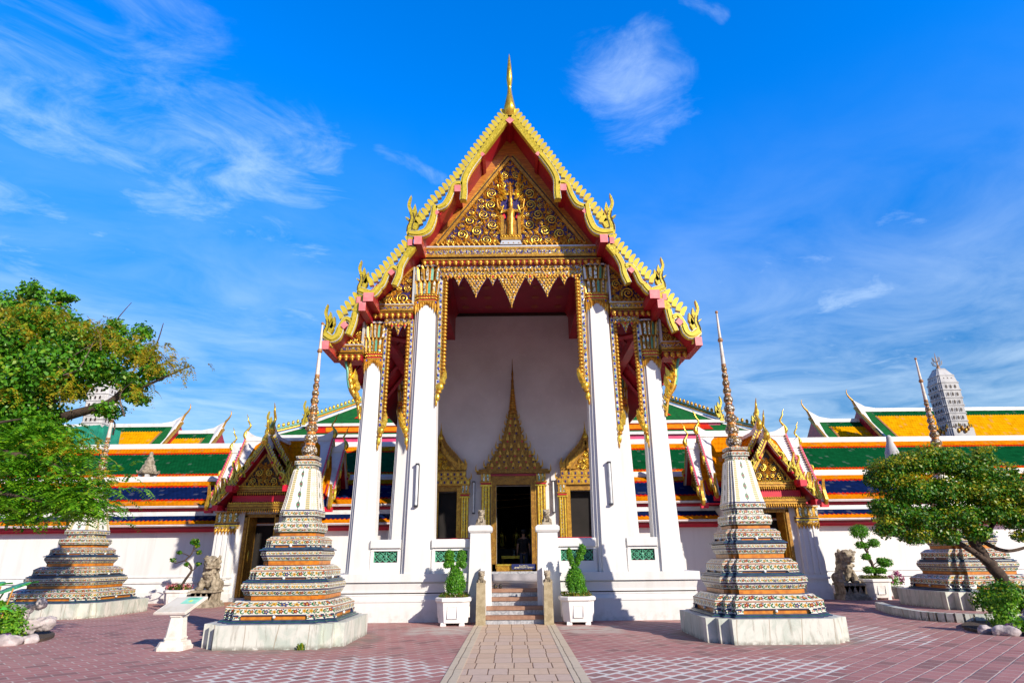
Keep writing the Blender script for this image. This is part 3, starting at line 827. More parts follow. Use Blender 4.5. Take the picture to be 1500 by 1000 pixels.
# stairs: brown nosings over marble risers
mb = MB()
for k in range(4):
    y0 = 16.9 + .3*k; z0 = .2*k; wx = .745
    mb.box(-wx, wx, y0, 18.03, z0, z0+.11, 'step_marble')
    mb.box(-wx, wx, y0-.035, 18.03, z0+.11, z0+.2, 'step_brown')
mb.build('stairs', hall)
mb = MB(); mb.box(-1.3, 1.3, 24.45, 25.0, .80, 1.02, 'floor_marble'); mb.box(-.9, .9, 24.62, 25.0, 1.02, 1.10, 'step_marble'); mb.build('door_step', hall)
# newel pillars and stair cheeks
for s_ in (-1, 1):
    mb = MB(); c = s_*.93
    mb.box(c-.33, c+.33, 17.45, 18.0, 0, 2.26, 'white_plaster', .06, .04)
    mb.box(c-.30, c+.30, 17.46, 17.99, 2.26, 2.31, 'white_plaster', -.03, -.03)
    mb.box(c-.33, c+.33, 17.43, 18.02, 2.31, 2.40, 'white_plaster'); mb.box(c-.33, c+.33, 17.43, 18.02, 2.40, 2.45, 'white_plaster', .06, .06)
    mb.build('newel_pillar', hall)
    mb = MB(); a, b = sorted((s_*.745, s_*.90))
    mb.prism([(16.88, 0), (17.46, 0), (17.46, 1.34), (17.28, 1.34), (17.2, 1.22), (16.98, .7), (16.88, .55)], a, b, 'white_plaster', axis='x')
    mb.build('stair_cheek', hall)
# parapet panels with green ceramic lattice
def parapet(x0, x1):
    mb = MB(); y = 17.72
    mb.box(x0, x1, y, y+.5, 1.21, 1.50, 'white_plaster')
    mb.box(x0, x1, y+.10, y+.4, 1.50, 1.80, 'lattice_dark')
    e = .09
    for a, b in ((x0, x0+e), (x1-e, x1)): mb.box(a, b, y, y+.5, 1.50, 1.80, 'white_plaster')
    mb.box(x0, x1, y-.01, y+.51, 1.80, 1.86, 'white_plaster', .03, .03)
    mb.box(x0, x1, y-.06, y+.56, 1.88, 2.06, 'white_plaster'); mb.box(x0, x1, y-.02, y+.52, 1.86, 1.88, 'white_plaster')
    mb.box(x0, x1, y-.06, y+.56, 2.06, 2.10, 'white_plaster', 0, .05)
    p = mb.build('parapet', hall)
    mb = MB(); n = max(2, int(round((x1-x0-2*e)/.29))); st = (x1-x0-2*e)/n
    for i in range(n):
        c = x0+e+(i+.5)*st; z = 1.65
        for rr, th in ((.135, .022), (.06, .02)):
            pts = [(c+rr*math.cos(a)*st/.29, y+.06, z+rr*math.sin(a)) for a in [k*math.pi/2 for k in range(5)]]
            mb.tube(pts, th, 'lattice_green', 4, False)
        mb.box(c-st/2, c-st/2+.025, y+.04, y+.09, 1.50, 1.80, 'lattice_green')
        for a in (45, 135, 225, 315):
            mb.tube([(c+.07*math.cos(R(a)), y+.06, z+.07*math.sin(R(a))), (c+st*.5*math.copysign(1, math.cos(R(a))), y+.06, z+.145*math.copysign(1, math.sin(R(a))))], .018, 'lattice_green', 4, False)
        mb.ell((c, y+.05, z), (.03, .02, .03), 'lattice_green', 6, 4)
        mb.ell((c-st/2, y+.05, z), (.045, .02, .06), 'lattice_green', 6, 4)
    mb.build('ceramic_lattice', p)
for s_ in (-1, 1):
    for a, b in ((1.20, 2.28), (3.14, 3.98)):
        x0, x1 = sorted((s_*a, s_*b)); parapet(x0, x1)
# columns
for s_ in (-1, 1):
    column(hall, s_*2.71, 18.05, 1.21, 8.90, 10.52, .475, .36)
    column(hall, s_*4.29, 18.05, 1.21, 7.02, 8.60, .385, .275)
    column(hall, s_*4.40, 24.3, .80, 7.02, 8.60, .385, .275)
# strip lights fixed on the front columns and the wall
def tubelight(x, y, z0, z1, r=.035):
    mb = MB()
    mb.box(x-.045, x+.045, y+.05, y+.10, z0, z1, 'tube_white')
    mb.lathe([(r, z0+.02), (r, z1-.02)], x, y, 'tube_white', 8)
    for z in (z0, z1): mb.box(x-.05, x+.05, y-.04, y+.10, z-.02, z+.03, 'dark_metal')
    mb.box(x+.046, x+.056, y+.02, y+.10, z0, z1, 'dark_metal')
    mb.build('tube_light', hall)
for s_ in (-1, 1):
    tubelight(s_*2.75, 17.52, 2.98, 4.14); tubelight(s_*1.60, 24.86, 3.26, 4.48)
# lintels, pendants and jamb strips
YL = 17.62
band(hall, 'lintel', -2.95, 2.95, 11.24, YL, 18.5, (.42, .13, .19), .20)
mbc = MB(); crest(mbc, -2.55, 2.55, 11.24, YL, .17, .17); mbc.build('lintel_crest', hall)
for s_ in (-1, 1):
    a, b = sorted((s_*3.10, s_*4.42)); band(hall, 'side_lintel', a, b, 9.20, YL, 18.3, (.26, .06, .20), .19)
    mbc = MB(); crest(mbc, a, b, 9.20, YL, .15, .13); mbc.build('side_lintel_crest', hall)
    a, b = sorted((s_*4.60, s_*5.42)); band(hall, 'eave_lintel', a, b, 7.86, YL, 18.2, (.28, .06, .22), .19)
    mbc = MB(); crest(mbc, a, b, 7.86, YL, .14, .12); mbc.build('eave_lintel_crest', hall)
mb = MB(); mb.box(-2.3, 2.3, YL+.06, YL+.16, 10.16, 10.54, 'gold_mosaic'); drops(mb, -2.25, 2.25, 10.42, YL+.05, .12, .10); drops(mb, -2.25, 2.25, 10.2, YL+.05, .12, .12); mb.build('pendant_rail', hall)
for x, w_, l in ((0, 1.02, 1.14), (1.14, .86, .78), (-1.14, .86, .78), (.60, .42, .36), (-.60, .42, .36), (1.70, .40, .36), (-1.70, .40, .36), (2.06, .30, .16), (-2.06, .30, .16)):
    pendant(hall, x, 10.22, w_, l+.06, YL+.05)
for s_ in (-1, 1):
    strip(hall, s_*2.34, 6.55, 10.24, YL+.1, -s_, .32)
    strip(hall, s_*3.10, 5.25, 8.72, YL+.16, s_, .24); strip(hall, s_*4.02, 5.25, 8.72, YL+.16, -s_, .24)
    mb = MB(); a, b = sorted((s_*3.2, s_*4.0)); mb.box(a, b, YL+.06, YL+.16, 8.52, 8.72, 'gold_mosaic'); drops(mb, a, b, 8.56, YL+.05, .10, .1); mb.build('pendant_rail', hall)
    for x, w_, l in ((3.56, .34, .42), (3.36, .2, .2), (3.76, .2, .2)): pendant(hall, s_*x, 8.56, w_, l, YL+.05)
# pediments
mb = MB()
mb.prism([(-3.02, 11.0), (3.02, 11.0), (.05, 15.62), (-.05, 15.62)], 17.75, 17.9, 'varnished_wood')
ped = mb.build('pediment', hall)
mb = MB()
ap, bz, bw = 14.60, 11.24, 2.36
mb.prism([(-bw, bz), (bw, bz), (0, ap)], 17.70, 17.76, 'violet_ground'); mb.build('painted_panel', ped)
mb = MB()
for s_ in (-1, 1):
    for o, wd, y in ((.07, .10, 17.62), (.17, .055, 17.65), (.25, .07, 17.68)):
        nx, nz = s_*.81*o, .585*o
        mb.ribbon([(s_*bw+nx, bz+nz*.2), (nx*.5, ap+nz*1.5)], wd, y, 17.77, ('gold', 'dark_gap', 'gold')[int(o*10) % 3 if o < .2 else 2])
mb.build('pediment_frame', ped)
def intri(x, z, r):
    x = abs(x); sl = (ap-bz)/bw; nl = math.hypot(1, sl)
    return z-bz > r*.9+.02 and (ap - sl*x - z)/nl > r*1.0 and not (x < .34+r and z < 13.15)
mb = MB()
fill_scrolls(mb, intri, (0, bw, bz, ap), 17.70, .215, .065, 700, 3)
for s_ in (-1, 1):
    for k in range(7): flame(mb, s_*(.10+.03*k), 13.0+.14*k, 1.57-s_*(.95-.1*k), .34, 17.64, 'gold_bright'); flame(mb, s_*.33, 11.7+.22*k, 1.57-s_*.5, .30, 17.66, 'gold')
for k in range(26):
    x = -2.2+k*.176
    if abs(x) > .4: flame(mb, x, bz+.02, 1.57, .26, 17.67, 'gold')
for s_ in (-1, 1):                      # side leaves by the figure
    for z, l in ((12.0, .3), (12.3, .34), (12.62, .36), (12.95, .38), (13.25, .3), (13.5, .34)): flame(mb, s_*.26, z, 1.57-s_*.75, l, 17.66, 'gold_bright')
mb.build('carved_scrollwork', ped)
mb = MB()                                # small standing celestial under a tall crown, on a white lotus base
Y0 = 17.60
mb.prism([(-.36, 11.26), (.36, 11.26), (.30, 11.42), (-.30, 11.42)], Y0-.02, 17.72, 'silver_edge'); mb.prism([(-.33, 11.42), (.33, 11.42), (.36, 11.52), (-.36, 11.52)], Y0-.04, 17.72, 'gold')
crest(mb, -.36, .36, 11.52, Y0-.05, .09, .1, 'gold_bright')
mb.prism([(-.34, 11.6), (-.24, 11.6), (-.22, 12.35), (-.34, 12.35)], Y0+.02, 17.72, 'gold'); mb.prism([(.34, 11.6), (.24, 11.6), (.22, 12.35), (.34, 12.35)], Y0+.02, 17.72, 'gold')
mb.prism([(-.22, 11.6), (.22, 11.6), (.2, 12.2), (-.2, 12.2)], Y0+.07, 17.72, 'gold_dull')
mb.lathe([(.10, 11.6), (.13, 11.75), (.10, 12.0), (.15, 12.2), (.12, 12.35), (.17, 12.55), (.05, 12.66), (.085, 12.78), (.06, 12.88), (.09, 12.92), (.05, 13.05), (.025, 13.3), (.003, 13.6)], 0, Y0+.05, 'gold', 10)
for s_ in (-1, 1):
    mb.tube([(s_*.15, Y0, 12.55), (s_*.34, Y0-.03, 12.42), (s_*.24, Y0-.06, 12.7)], [.05, .04, .03], 'gold_bright', 6)
    mb.tube([(s_*.15, Y0, 12.5), (s_*.42, Y0-.03, 12.62), (s_*.46, Y0-.04, 12.95)], [.05, .035, .025], 'gold', 6)
    mb.prism([(s_*.16, 12.3), (s_*.40, 12.1), (s_*.22, 12.5)], Y0+.04, Y0+.08, 'red_bright')
mb.build('carved_figure', ped)
for s_ in (-1, 1):
    for nm, T, seed in (('side_pediment', [(3.16, 9.20), (4.34, 9.20), (3.16, 10.42)], 5), ('eave_pediment', [(4.66, 7.86), (5.34, 7.86), (4.66, 8.62)], 9)):
        mb = MB(); (xa, za), (xb, _), (_, zt) = T
        mb.prism([(s_*xa, za), (s_*xb, za), (s_*xa, zt)][::s_], 17.72, 17.78, 'violet_ground'); q = mb.build(nm, hall)
        mb = MB(); mb.ribbon([(s_*xa, zt+.05), (s_*(xb+.05), za+.03)], .07, 17.63, 17.78, 'gold'); mb.box(min(s_*(xa-.05), s_*xa), max(s_*(xa-.05), s_*xa), 17.6, 17.78, za, zt+.05, 'silver_edge')
        mb.ribbon([(s_*(xa+.0), zt+.14), (s_*(xb+.10), za+.10)], .10, 17.68, 17.80, 'varnished_wood')
        mb.build('pediment_frame', q)
        mb = MB(); sl = (zt-za)/(xb-xa); nl = math.hypot(1, sl)
        ins = lambda x, z, r: (z-za > r*.8 and s_*x-xa > r*.95 and (zt-sl*(s_*x-xa)-z)/nl > r*.95)
        fill_scrolls(mb, ins, (min(s_*xa, s_*xb), max(s_*xa, s_*xb), za, zt), 17.72, .24 if nm[0] == 's' else .15, .07, 160, seed, False)
        n = int((xb-xa)/.13)
        for i in range(n):
            if (xb-xa)-(i+.5)*.13 > .16: flame(mb, s_*(xa+(i+.5)*.13), za, 1.57, .2, 17.68)
        mb.build('carved_scrollwork', q)
# roof slabs (tile above, red soffit below)
YF = 16.92
def slab(pts, y0, y1, th, nm):
    for s_ in (-1, 1):
        mb = MB(); tops, bots, ds = [], [], [0]
        for i, (x, z) in enumerate(pts):
            p, q = pts[max(i-1, 0)], pts[min(i+1, len(pts)-1)]
            l = math.dist(p, q); nx, nz = (p[1]-q[1])/l, (q[0]-p[0])/l
            tops.append((s_*(x+nx*th*.5), z+nz*th*.5)); bots.append((s_*(x-nx*th*.5), z-nz*th*.5))
            if i: ds.append(ds[-1]+math.dist(pts[i-1], pts[i]))
        tot = ds[-1]
        for i in range(len(pts)-1):
            a, b = tops[i], tops[i+1]
            mb.add([(a[0], y0, a[1]), (a[0], y1, a[1]), (b[0], y1, b[1]), (b[0], y0, b[1])], [(0, 1, 2, 3)], 'roof_orange', False, [[(y0, 1-ds[i]/tot), (y1, 1-ds[i]/tot), (y1, 1-ds[i+1]/tot), (y0, 1-ds[i+1]/tot)]])
            a, b = bots[i], bots[i+1]
            mb.add([(a[0], y0, a[1]), (a[0], y1, a[1]), (b[0], y1, b[1]), (b[0], y0, b[1])], [(3, 2, 1, 0)], 'red_deep')
        ol = tops + bots[::-1]
        for y in (y0, y1): mb.cap([(a, y, b) for a, b in ol], 'red_bright')
        a, b = tops[-1], bots[-1]; mb.add([(a[0], y0, a[1]), (a[0], y1, a[1]), (b[0], y1, b[1]), (b[0], y0, b[1])], [(0, 1, 2, 3)], 'red_bright')
        mb.build(nm, hall)
slab([(0, 15.80), (1.55, 13.2), (2.95, 11.05)], YF, 31, .12, 'main_roof')
slab([(2.86, 11.02), (3.7, 9.98), (4.55, 9.02)], YF, 31, .12, 'middle_roof')
slab([(4.42, 8.98), (4.95, 8.25), (5.50, 7.50)], YF, 31, .12, 'lower_roof')
# purlin ends
def purlin(x, z, w_, h, y0=16.72, y1=18.0, dia=False):
    mb = MB()
    if dia: P = [(x, z-h*.7), (x+w_*.7, z), (x, z+h*.7), (x-w_*.7, z)]
    else: P = [(x-w_/2, z-h/2), (x+w_/2, z-h/2), (x+w_/2, z+h/2), (x-w_/2, z+h/2)]
    mb.prism(P, y0, y1, 'red_deep'); mb.prism(P, y0-.012, y0, 'pink_end'); mb.build('purlin', hall)
purlin(0, 15.50, .2, .2, dia=True)
for s_ in (-1, 1):
    purlin(s_*.92, 14.14, .13, .13, dia=True); purlin(s_*1.71, 12.84, .20, .24); purlin(s_*2.36, 11.95, .13, .13, dia=True)
    purlin(s_*2.90, 10.93, .24, .28, 16.66); purlin(s_*3.16, 10.90, .14, .22, 16.74)
    purlin(s_*3.68, 9.86, .16, .16, dia=True); purlin(s_*4.30, 9.0, .30, .28, 16.62); purlin(s_*4.47, 8.72, .20, .30, 16.66); purlin(s_*4.62, 8.96, .12, .2, 16.74)
    purlin(s_*4.98, 8.14, .18, .18, dia=True); purlin(s_*5.46, 7.50, .20, .26, 16.66)
# verge boards with naga curves, teeth and finials
def verge(s_, parts, line, step, th, off):
    mb = MB()
    for pts, wd in parts:
        C = [(s_*a, b) for a, b in pts]
        C = catmull(C, 5) if len(C) > 2 else C
        n = len(C)
        W = [wd*(1 if len(pts) < 3 or pts[0][0] > pts[-1][0]+9 else (1-.0*i/n)) for i in range(n)]
        if wd > .2 and len(pts) > 2: W = [wd*(.72+.28*math.sin(math.pi*i/(n-1))) for i in range(n)]
        y = 16.74 if len(pts) < 3 or wd < .2 else 16.71
        mb.ribbon(C, W, y, 16.93, 'lime_gold', 'lime_tooth')
        if len(pts) > 2:
            mb.ribbon(C, [q*.45 for q in W], y-.03, y, 'lime_tooth', 'lime_gold')
            mb.ribbon(C, [q+.035 for q in W], y+.015, y+.05, 'silver_edge')
    v = mb.build('verge_board', hall)
    C = [(s_*a, b) for a, b in line]
    proto = None
    for (p, t) in walk(C, step, off):
        nrm = (-t[1]*s_*-1*-1, t[0]) if False else ((-t[1], t[0]) if s_ > 0 else (t[1], -t[0]))
        if nrm[1] < 0: nrm = (-nrm[0], -nrm[1])
        mb = MB(); horn(mb, (p[0], p[1]), nrm, th, .135, 16.76, 16.90, 'lime_tooth', .35, s_)
        mb.build('roof_tooth', v)
for s_ in (-1, 1):
    verge(s_, [([(0, 15.78), (.99, 14.20)], .20), ([(1.00, 14.16), (1.33, 13.62), (1.50, 13.18), (1.50, 12.72), (1.52, 12.42)], .20), ([(1.52, 12.98), (1.66, 13.06), (1.84, 12.98), (1.95, 12.62), (2.13, 12.26), (2.42, 12.13)], .17),
               ([(2.42, 12.22), (2.47, 11.75), (2.62, 11.34), (2.88, 11.20), (3.20, 11.22)], .23), ([(3.16, 11.2), (3.17, 10.75)], .16)],
          [(.12, 15.80), (1.05, 14.35), (1.66, 13.32), (2.40, 12.38), (2.86, 11.55)], .185, .30, .05)
    verge(s_, [([(3.05, 10.78), (3.28, 10.44)], .20), ([(3.28, 10.42), (3.42, 10.08), (3.46, 9.76), (3.57, 9.44)], .18), ([(3.52, 9.98), (3.66, 10.04), (3.82, 9.82), (3.94, 9.48), (4.06, 9.38)], .15),
               ([(4.04, 9.36), (4.20, 9.16), (4.40, 9.20), (4.62, 9.28)], .20), ([(4.56, 9.28), (4.54, 8.86)], .16)],
          [(3.12, 10.90), (3.55, 10.32), (4.05, 9.68), (4.35, 9.36)], .18, .32, .05)
    verge(s_, [([(4.56, 8.86), (4.72, 8.58)], .20), ([(4.70, 8.56), (4.75, 8.2), (4.85, 7.86)], .17), ([(4.80, 8.28), (4.96, 8.36), (5.08, 8.16), (5.14, 8.02)], .14),
               ([(5.10, 8.04), (5.16, 7.82), (5.32, 7.72), (5.54, 7.86)], .20), ([(5.50, 7.86), (5.40, 7.48)], .16)],
          [(4.62, 8.98), (4.92, 8.60), (5.16, 8.26)], .18, .32, .05)
    for x, z, h in ((3.18, 11.26, 1.38), (4.62, 9.26, 1.06), (5.53, 7.80, 1.06)):
        hanghong(s_*x, z, h, s_, 16.78, 16.92).build('flame_finial', hall)
mb = MB()
pth = catmull([(0, 17.0, 15.55), (0, 16.88, 15.78), (0, 16.72, 16.02), (0, 16.70, 16.3), (0, 16.80, 16.7), (0, 16.86, 17.0), (0, 16.76, 17.3), (0, 16.72, 17.7), (0, 16.84, 18.2), (0, 16.98, 18.62)], 4)
rr = np.interp(np.linspace(0, 9, len(pth)), range(10), [.15, .19, .20, .14, .085, .065, .105, .08, .045, .006]).tolist()
mb.tube(pth, rr, 'gold_bright', 8, True, .8)
mb.build('apex_finial', hall)
# ceiling with faint rosettes, side bay rafters
mb = MB(); mb.box(-2.9, 2.9, 18.5, 25.0, 11.85, 11.95, 'ceiling_red')
for ix in range(5):
    for iy in range(6):
        mb.lathe([(.16, 11.83), (.12, 11.845), (.16, 11.85)], -2+ix, 19.2+iy*1.0, 'rosette', 10)
mb.box(-2.6, 2.6, 24.9, 25.0, 11.72, 11.85, 'dark_gap')
mb.build('porch_ceiling', hall)
for s_ in (-1, 1):
    mb = MB(); a, b = sorted((s_*2.5, s_*2.93)); mb.box(a, b, 18.5, 25, 10.62, 11.9, 'red_deep')
    for y in (19.6, 21.0, 22.4, 23.8): mb.tube([(s_*2.95, y, 10.4), (s_*4.5, y, 8.6), (s_*5.4, y, 7.35)], .09, 'red_deep', 4, False)
    a, b = sorted((s_*4.15, s_*4.45)); mb.box(a, b, 18.4, 25, 8.58, 8.85, 'red_deep')
    mb.tube([(s_*2.95, 19.0, 9.2), (s_*4.3, 23.8, 8.5)], .10, 'red_deep', 4, False); mb.tube([(s_*4.3, 18.6, 8.5), (s_*3.0, 22.0, 9.3)], .10, 'red_deep', 4, False)
    mb.build('roof_timbers', hall)
# serpent brackets outside the outer columns
for s_ in (-1, 1):
    mb = MB()
    C = catmull([(5.10, 7.36), (5.02, 7.05), (4.98, 6.75), (4.90, 6.45), (4.76, 6.20), (4.68, 5.95), (4.60, 5.55)], 5)
    n = len(C)
    mb.tube([(s_*a, 17.85, b) for a, b in C], [.05+.05*math.sin(min(1, i/n*1.3)*math.pi) for i in range(n)], 'gold', 8)
    mb.tube([(s_*a+s_*.05, 17.80, b) for a, b in C[:n//2]], .045, 'lattice_green', 6)
    for i in range(4, n, 3): flame(mb, s_*C[i][0], C[i][1], 1.2 if s_ < 0 else 1.95, .26, 17.78, 'gold_bright')
    for (x, z, l, a) in ((4.86, 6.62, .5, 1.75), (4.74, 6.35, .5, 1.6), (4.70, 6.1, .4, 1.5)): flame(mb, s_*x, z, a if s_ > 0 else math.pi-a, l, 17.8, 'gold_bright', .5)
    mb.ell((s_*4.99, 17.82, 6.78), (.08, .08, .08), 'gold', 8, 6)
    mb.build('serpent_bracket', hall)
# back wall with door and windows
mb = MB(); Wy = 25.0
holes = [(-3.67, -2.27, 2.33, 4.12), (-.69, .69, 1.10, 4.36), (2.27, 3.67, 2.33, 4.12)]
xs = sorted({-4.25, 4.25} | {q for h in holes for q in h[:2]}); zs = sorted({.8, 12.2} | {q for h in holes for q in h[2:]})
for i in range(len(xs)-1):
    for j in range(len(zs)-1):
        xa, xb, za, zb = xs[i], xs[i+1], zs[j], zs[j+1]
        if any(h[0] <= xa and xb <= h[1] and h[2] <= za and zb <= h[3] for h in holes): continue
        mb.box(xa, xb, Wy, Wy+.5, za, zb, 'upper_wall' if za > 4.0 else 'white_plaster')  # upper wall has its own faintly violet white
mb.build('wall', hall)
mb = MB()     # inner room, its darkness painted as near-black walls
mb.box(-4.25, 4.25, 36, 36.2, 0, 9, 'interior_shade'); mb.box(-4.3, -4.2, 25.5, 36, 0, 9, 'interior_shade'); mb.box(4.2, 4.3, 25.5, 36, 0, 9, 'interior_shade')
mb.box(-4.3, 4.3, 25.5, 36.2, 9, 9.2, 'interior_shade'); mb.box(-4.3, 4.3, 25.5, 36.2, .7, 1.0, 'interior_shade')
for z, sag in ((4.6, .2), (4.2, .12), (3.85, .0)):
    mb.tube([(-2.0+.5*i, 31.5, z+sag*((i-4)/4)**2+.04*i*(1 if z < 4.3 else 0)) for i in range(9)], .025, 'gold_dull', 5)
for x in (-1.05, 1.0): mb.box(x-.07, x+.07, 34.0, 34.1, 6.1, 7.6, 'gold_dull')
mb.box(-.35, .38, 34, 34.1, 7.1, 7.3, 'gold_dull'); mb.box(-.15, .25, 34, 34.1, 6.0, 7.1, 'gold_dull')
mb.build('inner_room', hall)
def pilaster(mb, x, z0, z1, w_, y=24.86):
    mb.box(x-w_/2, x+w_/2, y, Wy, z0, z1, 'gold')
    for k in (-.32, 0, .32): mb.tube([(x+k*w_, y-.02, z0), (x+k*w_, y-.02, z1-.5)], w_*.13, ('gold', 'gold_bright', 'gold')[int(k*3)+1], 6)
    n = int((z1-z0-.5)/.12)
    for i in range(n):
        z = z0+(i+.5)*.12
        mb.box(x-w_*.19, x-w_*.13, y-.035, y, z-.03, z+.03, 'glass_mosaic'); mb.box(x+w_*.13, x+w_*.19, y-.035, y, z-.03, z+.03, 'violet_ground')
    for i, (dz, o) in enumerate(((.5, .05), (.42, .02), (.36, .06))): mb.box(x-w_/2-o, x+w_/2+o, y-.03-o, Wy, z1-dz, z1-dz+.05, ('gold_bright', 'red_bright', 'gold')[i])
    for k in range(5):
        c = x+(k-2)*w_*.22
        mb.prism([(c-w_*.09, z1-.30), (c+w_*.09, z1-.30), (c+w_*.11, z1-.06), (c, z1), (c-w_*.11, z1-.06)], y-.09, y, ('gold', 'glass_mosaic')[k % 2])
def fringe(mb, x, z, s_, h, y):   # small upturned flame on a tier corner
    mb.ribbon(catmull([(x, z), (x+s_*h*.30, z+h*.12), (x+s_*h*.36, z+h*.55), (x+s_*h*.30, z+h)], 4), np.linspace(h*.34, .01, 13).tolist(), y, y+.05, 'gold')
# central door: frame, pilasters, tiered spire crown
dr = MB()
for s_ in (-1, 1):
    a, b = sorted((s_*.69, s_*.90)); dr.box(a, b, 24.82, 25.2, 1.10, 4.52, 'gold_dull')
    a, b = sorted((s_*.70, s_*.72)); dr.box(a, b, 24.80, 24.83, 1.2, 4.36, 'gold'); a, b = sorted((s_*.86, s_*.885)); dr.box(a, b, 24.80, 24.83, 1.1, 4.5, 'gold')
    pilaster(dr, s_*1.11, 1.35, 4.80, .36)
    a, b = sorted((s_*.93, s_*1.29)); dr.box(a, b, 24.84, 25.0, 1.0, 1.36, 'red_bright')
dr.box(-.90, .90, 24.83, 25.2, 4.36, 4.72, 'gold_dull'); dr.box(-.90, .90, 24.82, 25.2, 1.10, 1.36, 'gold'); dr.box(-.69, .69, 24.80, 24.86, 1.30, 1.36, 'gold_bright')
dr.box(-.95, .95, 24.78, 25.0, 4.70, 4.78, 'red_deep')
door = dr.build('door_frame', hall)
mb = MB(); z = 4.80
tiers = [(1.48, .17), (1.14, .24), (.94, .23), (.80, .27), (.63, .32), (.47, .34), (.37, .34), (.28, .29), (.21, .26)]
for i, (hw, h) in enumerate(tiers):
    d = .10+hw*.12
    mb.box(-hw, hw, Wy-d, Wy, z, z+h*.4, 'gold_dull'); mb.box(-hw*.95, hw*.95, Wy-d*.9, Wy, z+h*.4, z+h, 'gold_dull')  # darker gold puts the porch shade into the spire colour
    n = max(5, int(hw*2/.15))
    if i > 0:
        for k in range(n):
            c = -hw*.95+(k+.5)*hw*1.9/n
            mb.prism([(c-.06, z+h*.4), (c+.06, z+h*.4), (c+.05, z+h*.75), (c, z+h*1.12), (c-.05, z+h*.75)], Wy-d-.02, Wy-d*.9, ('gold_dull', 'gold')[k % 2])
            if k % 2: mb.box(c-.03, c+.03, Wy-d-.012, Wy-d+.01, z+h*.08, z+h*.3, ('violet_ground', 'red_bright')[k % 4 == 1])
    for s_ in (-1, 1): fringe(mb, s_*hw*.95, z+h*.35, s_, .30 if i < 6 else .2, Wy-d)
    z += h
mb.lathe([(.17, z), (.20, z+.06), (.14, z+.2), (.15, z+.26), (.10, z+.6), (.085, z+.8), (.065, z+1.1), (.05, z+1.35), (.06, z+1.4), (.035, z+1.55), (.045, z+1.75), (.025, z+1.9), (.006, 9.68)], 0, 24.85, 'gold_dull', 10)
for k in range(9): mb.lathe([(.16-.011*k, z+.10+.11*k), (.175-.011*k, z+.14+.11*k), (.15-.011*k, z+.18+.11*k)], 0, 24.85, 'gold', 10)
mb.build('door_spire', door)
mb = MB(); mb.box(-.10, .80, 24.72, 24.80, 1.17, 1.36, 'sign_navy')
rg = random.Random(2)
for row, (z, xa, xb, h) in enumerate(((1.30, .20, .52, .022), (1.235, .0, .72, .028))):
    x = xa
    while x < xb:
        l = rg.uniform(.018, .03); mb.box(x, x+l*.25, 24.714, 24.72, z-h, z+h*.9, 'letter_gold'); mb.box(x+l*.25, x+l, 24.714, 24.72, z+(h*.3 if rg.random() < .5 else -h), z+(h*.9 if rg.random() < .5 else -h*.3), 'letter_gold'); x += l+.009
        if rg.random() < .15: x += .02
mb.build('notice_plate', door)
def window(cx):
    w_ = MB()
    for s_ in (-1, 1):
        a, b = sorted((cx+s_*.70, cx+s_*.86)); w_.box(a, b, 24.84, 25.2, 2.33, 4.24, 'gold')
        pilaster(w_, cx+s_*1.02, 2.33, 4.36, .30)
    w_.box(cx-.86, cx+.86, 24.85, 25.2, 4.12, 4.34, 'gold_dull'); w_.box(cx-1.3, cx+1.3, 24.70, 25.0, 2.22, 2.33, 'red_deep')
    w_.box(cx-.70, cx+.70, 25.3, 25.34, 2.33, 4.12, 'interior_shade')  # sheet closes the opening, room darkness painted on it
    f = w_.build('window_frame', hall)
    h = MB()
    for hw, za, zb, d in ((1.22, 4.34, 4.58, .26), (1.10, 4.58, 4.66, .20), (1.05, 4.66, 4.90, .22)):
        h.box(cx-hw, cx+hw, Wy-d, Wy, za, zb, 'gold')
        n = int(hw*2/.13)
        for k in range(n):
            c = cx-hw+(k+.5)*2*hw/n; h.box(c-.035, c+.035, Wy-d-.012, Wy-d, za+.07, zb-.07, ('violet_ground', 'gold_bright')[k % 2])
    for k, (hw, zb, za, y, m_) in enumerate(((.98, 4.90, 6.28, 24.80, 'gold_dull'), (.72, 4.90, 5.95, 24.72, 'gold'))):
        for s_ in (-1, 1):
            C = catmull([(cx+s_*hw*.98, zb+.1), (cx+s_*hw*.70, zb+(za-zb)*.36), (cx+s_*hw*.36, zb+(za-zb)*.62), (cx+s_*hw*.16, zb+(za-zb)*.80), (cx, za+.08)], 5)
            h.ribbon(C, .17-.04*k, y, Wy, m_); h.ribbon([(a, b-.12) for a, b in C], .05, y-.03, Wy, 'gold_dull')
            for (p, t) in walk(C, .11, .05):
                h.ribbon([p, (p[0]+s_*.03, p[1]+.09), (p[0]+s_*.01, p[1]+.17)], [.08, .07, .01], y+.02, y+.07, 'gold')
            for q in range(3): h.ribbon([(cx+s_*(hw+.02-.12*q), zb+.05), (cx+s_*(hw+.06-.12*q), zb+.3), (cx+s_*(hw+.02-.12*q), zb+.52-.1*q)], [.13, .11, .01], y-.02, Wy, 'gold')
    h.prism([(cx-.62, 4.9), (cx+.62, 4.9), (cx, 5.9)], 24.82, Wy, 'gold_dull')
    ii = lambda x, z, r: z > 4.9+r and (5.85-(x-cx if x > cx else cx-x)*1.6-z) > r*1.7
    fill_scrolls(h, ii, (cx-.6, cx+.6, 4.9, 5.9), 24.80, .14, .06, 60, 4, False, 'gold_bright')
    h.lathe([(.09, 6.2), (.11, 6.3), (.05, 6.42), (.055, 6.48), (.02, 6.65), (.004, 6.9)], cx, 24.82, 'gold_bright', 8)
    for s_ in (-1, 1): fringe(h, cx+s_*1.18, 4.58, s_, .26, 24.74)
    h.build('window_hood', f)
    return f
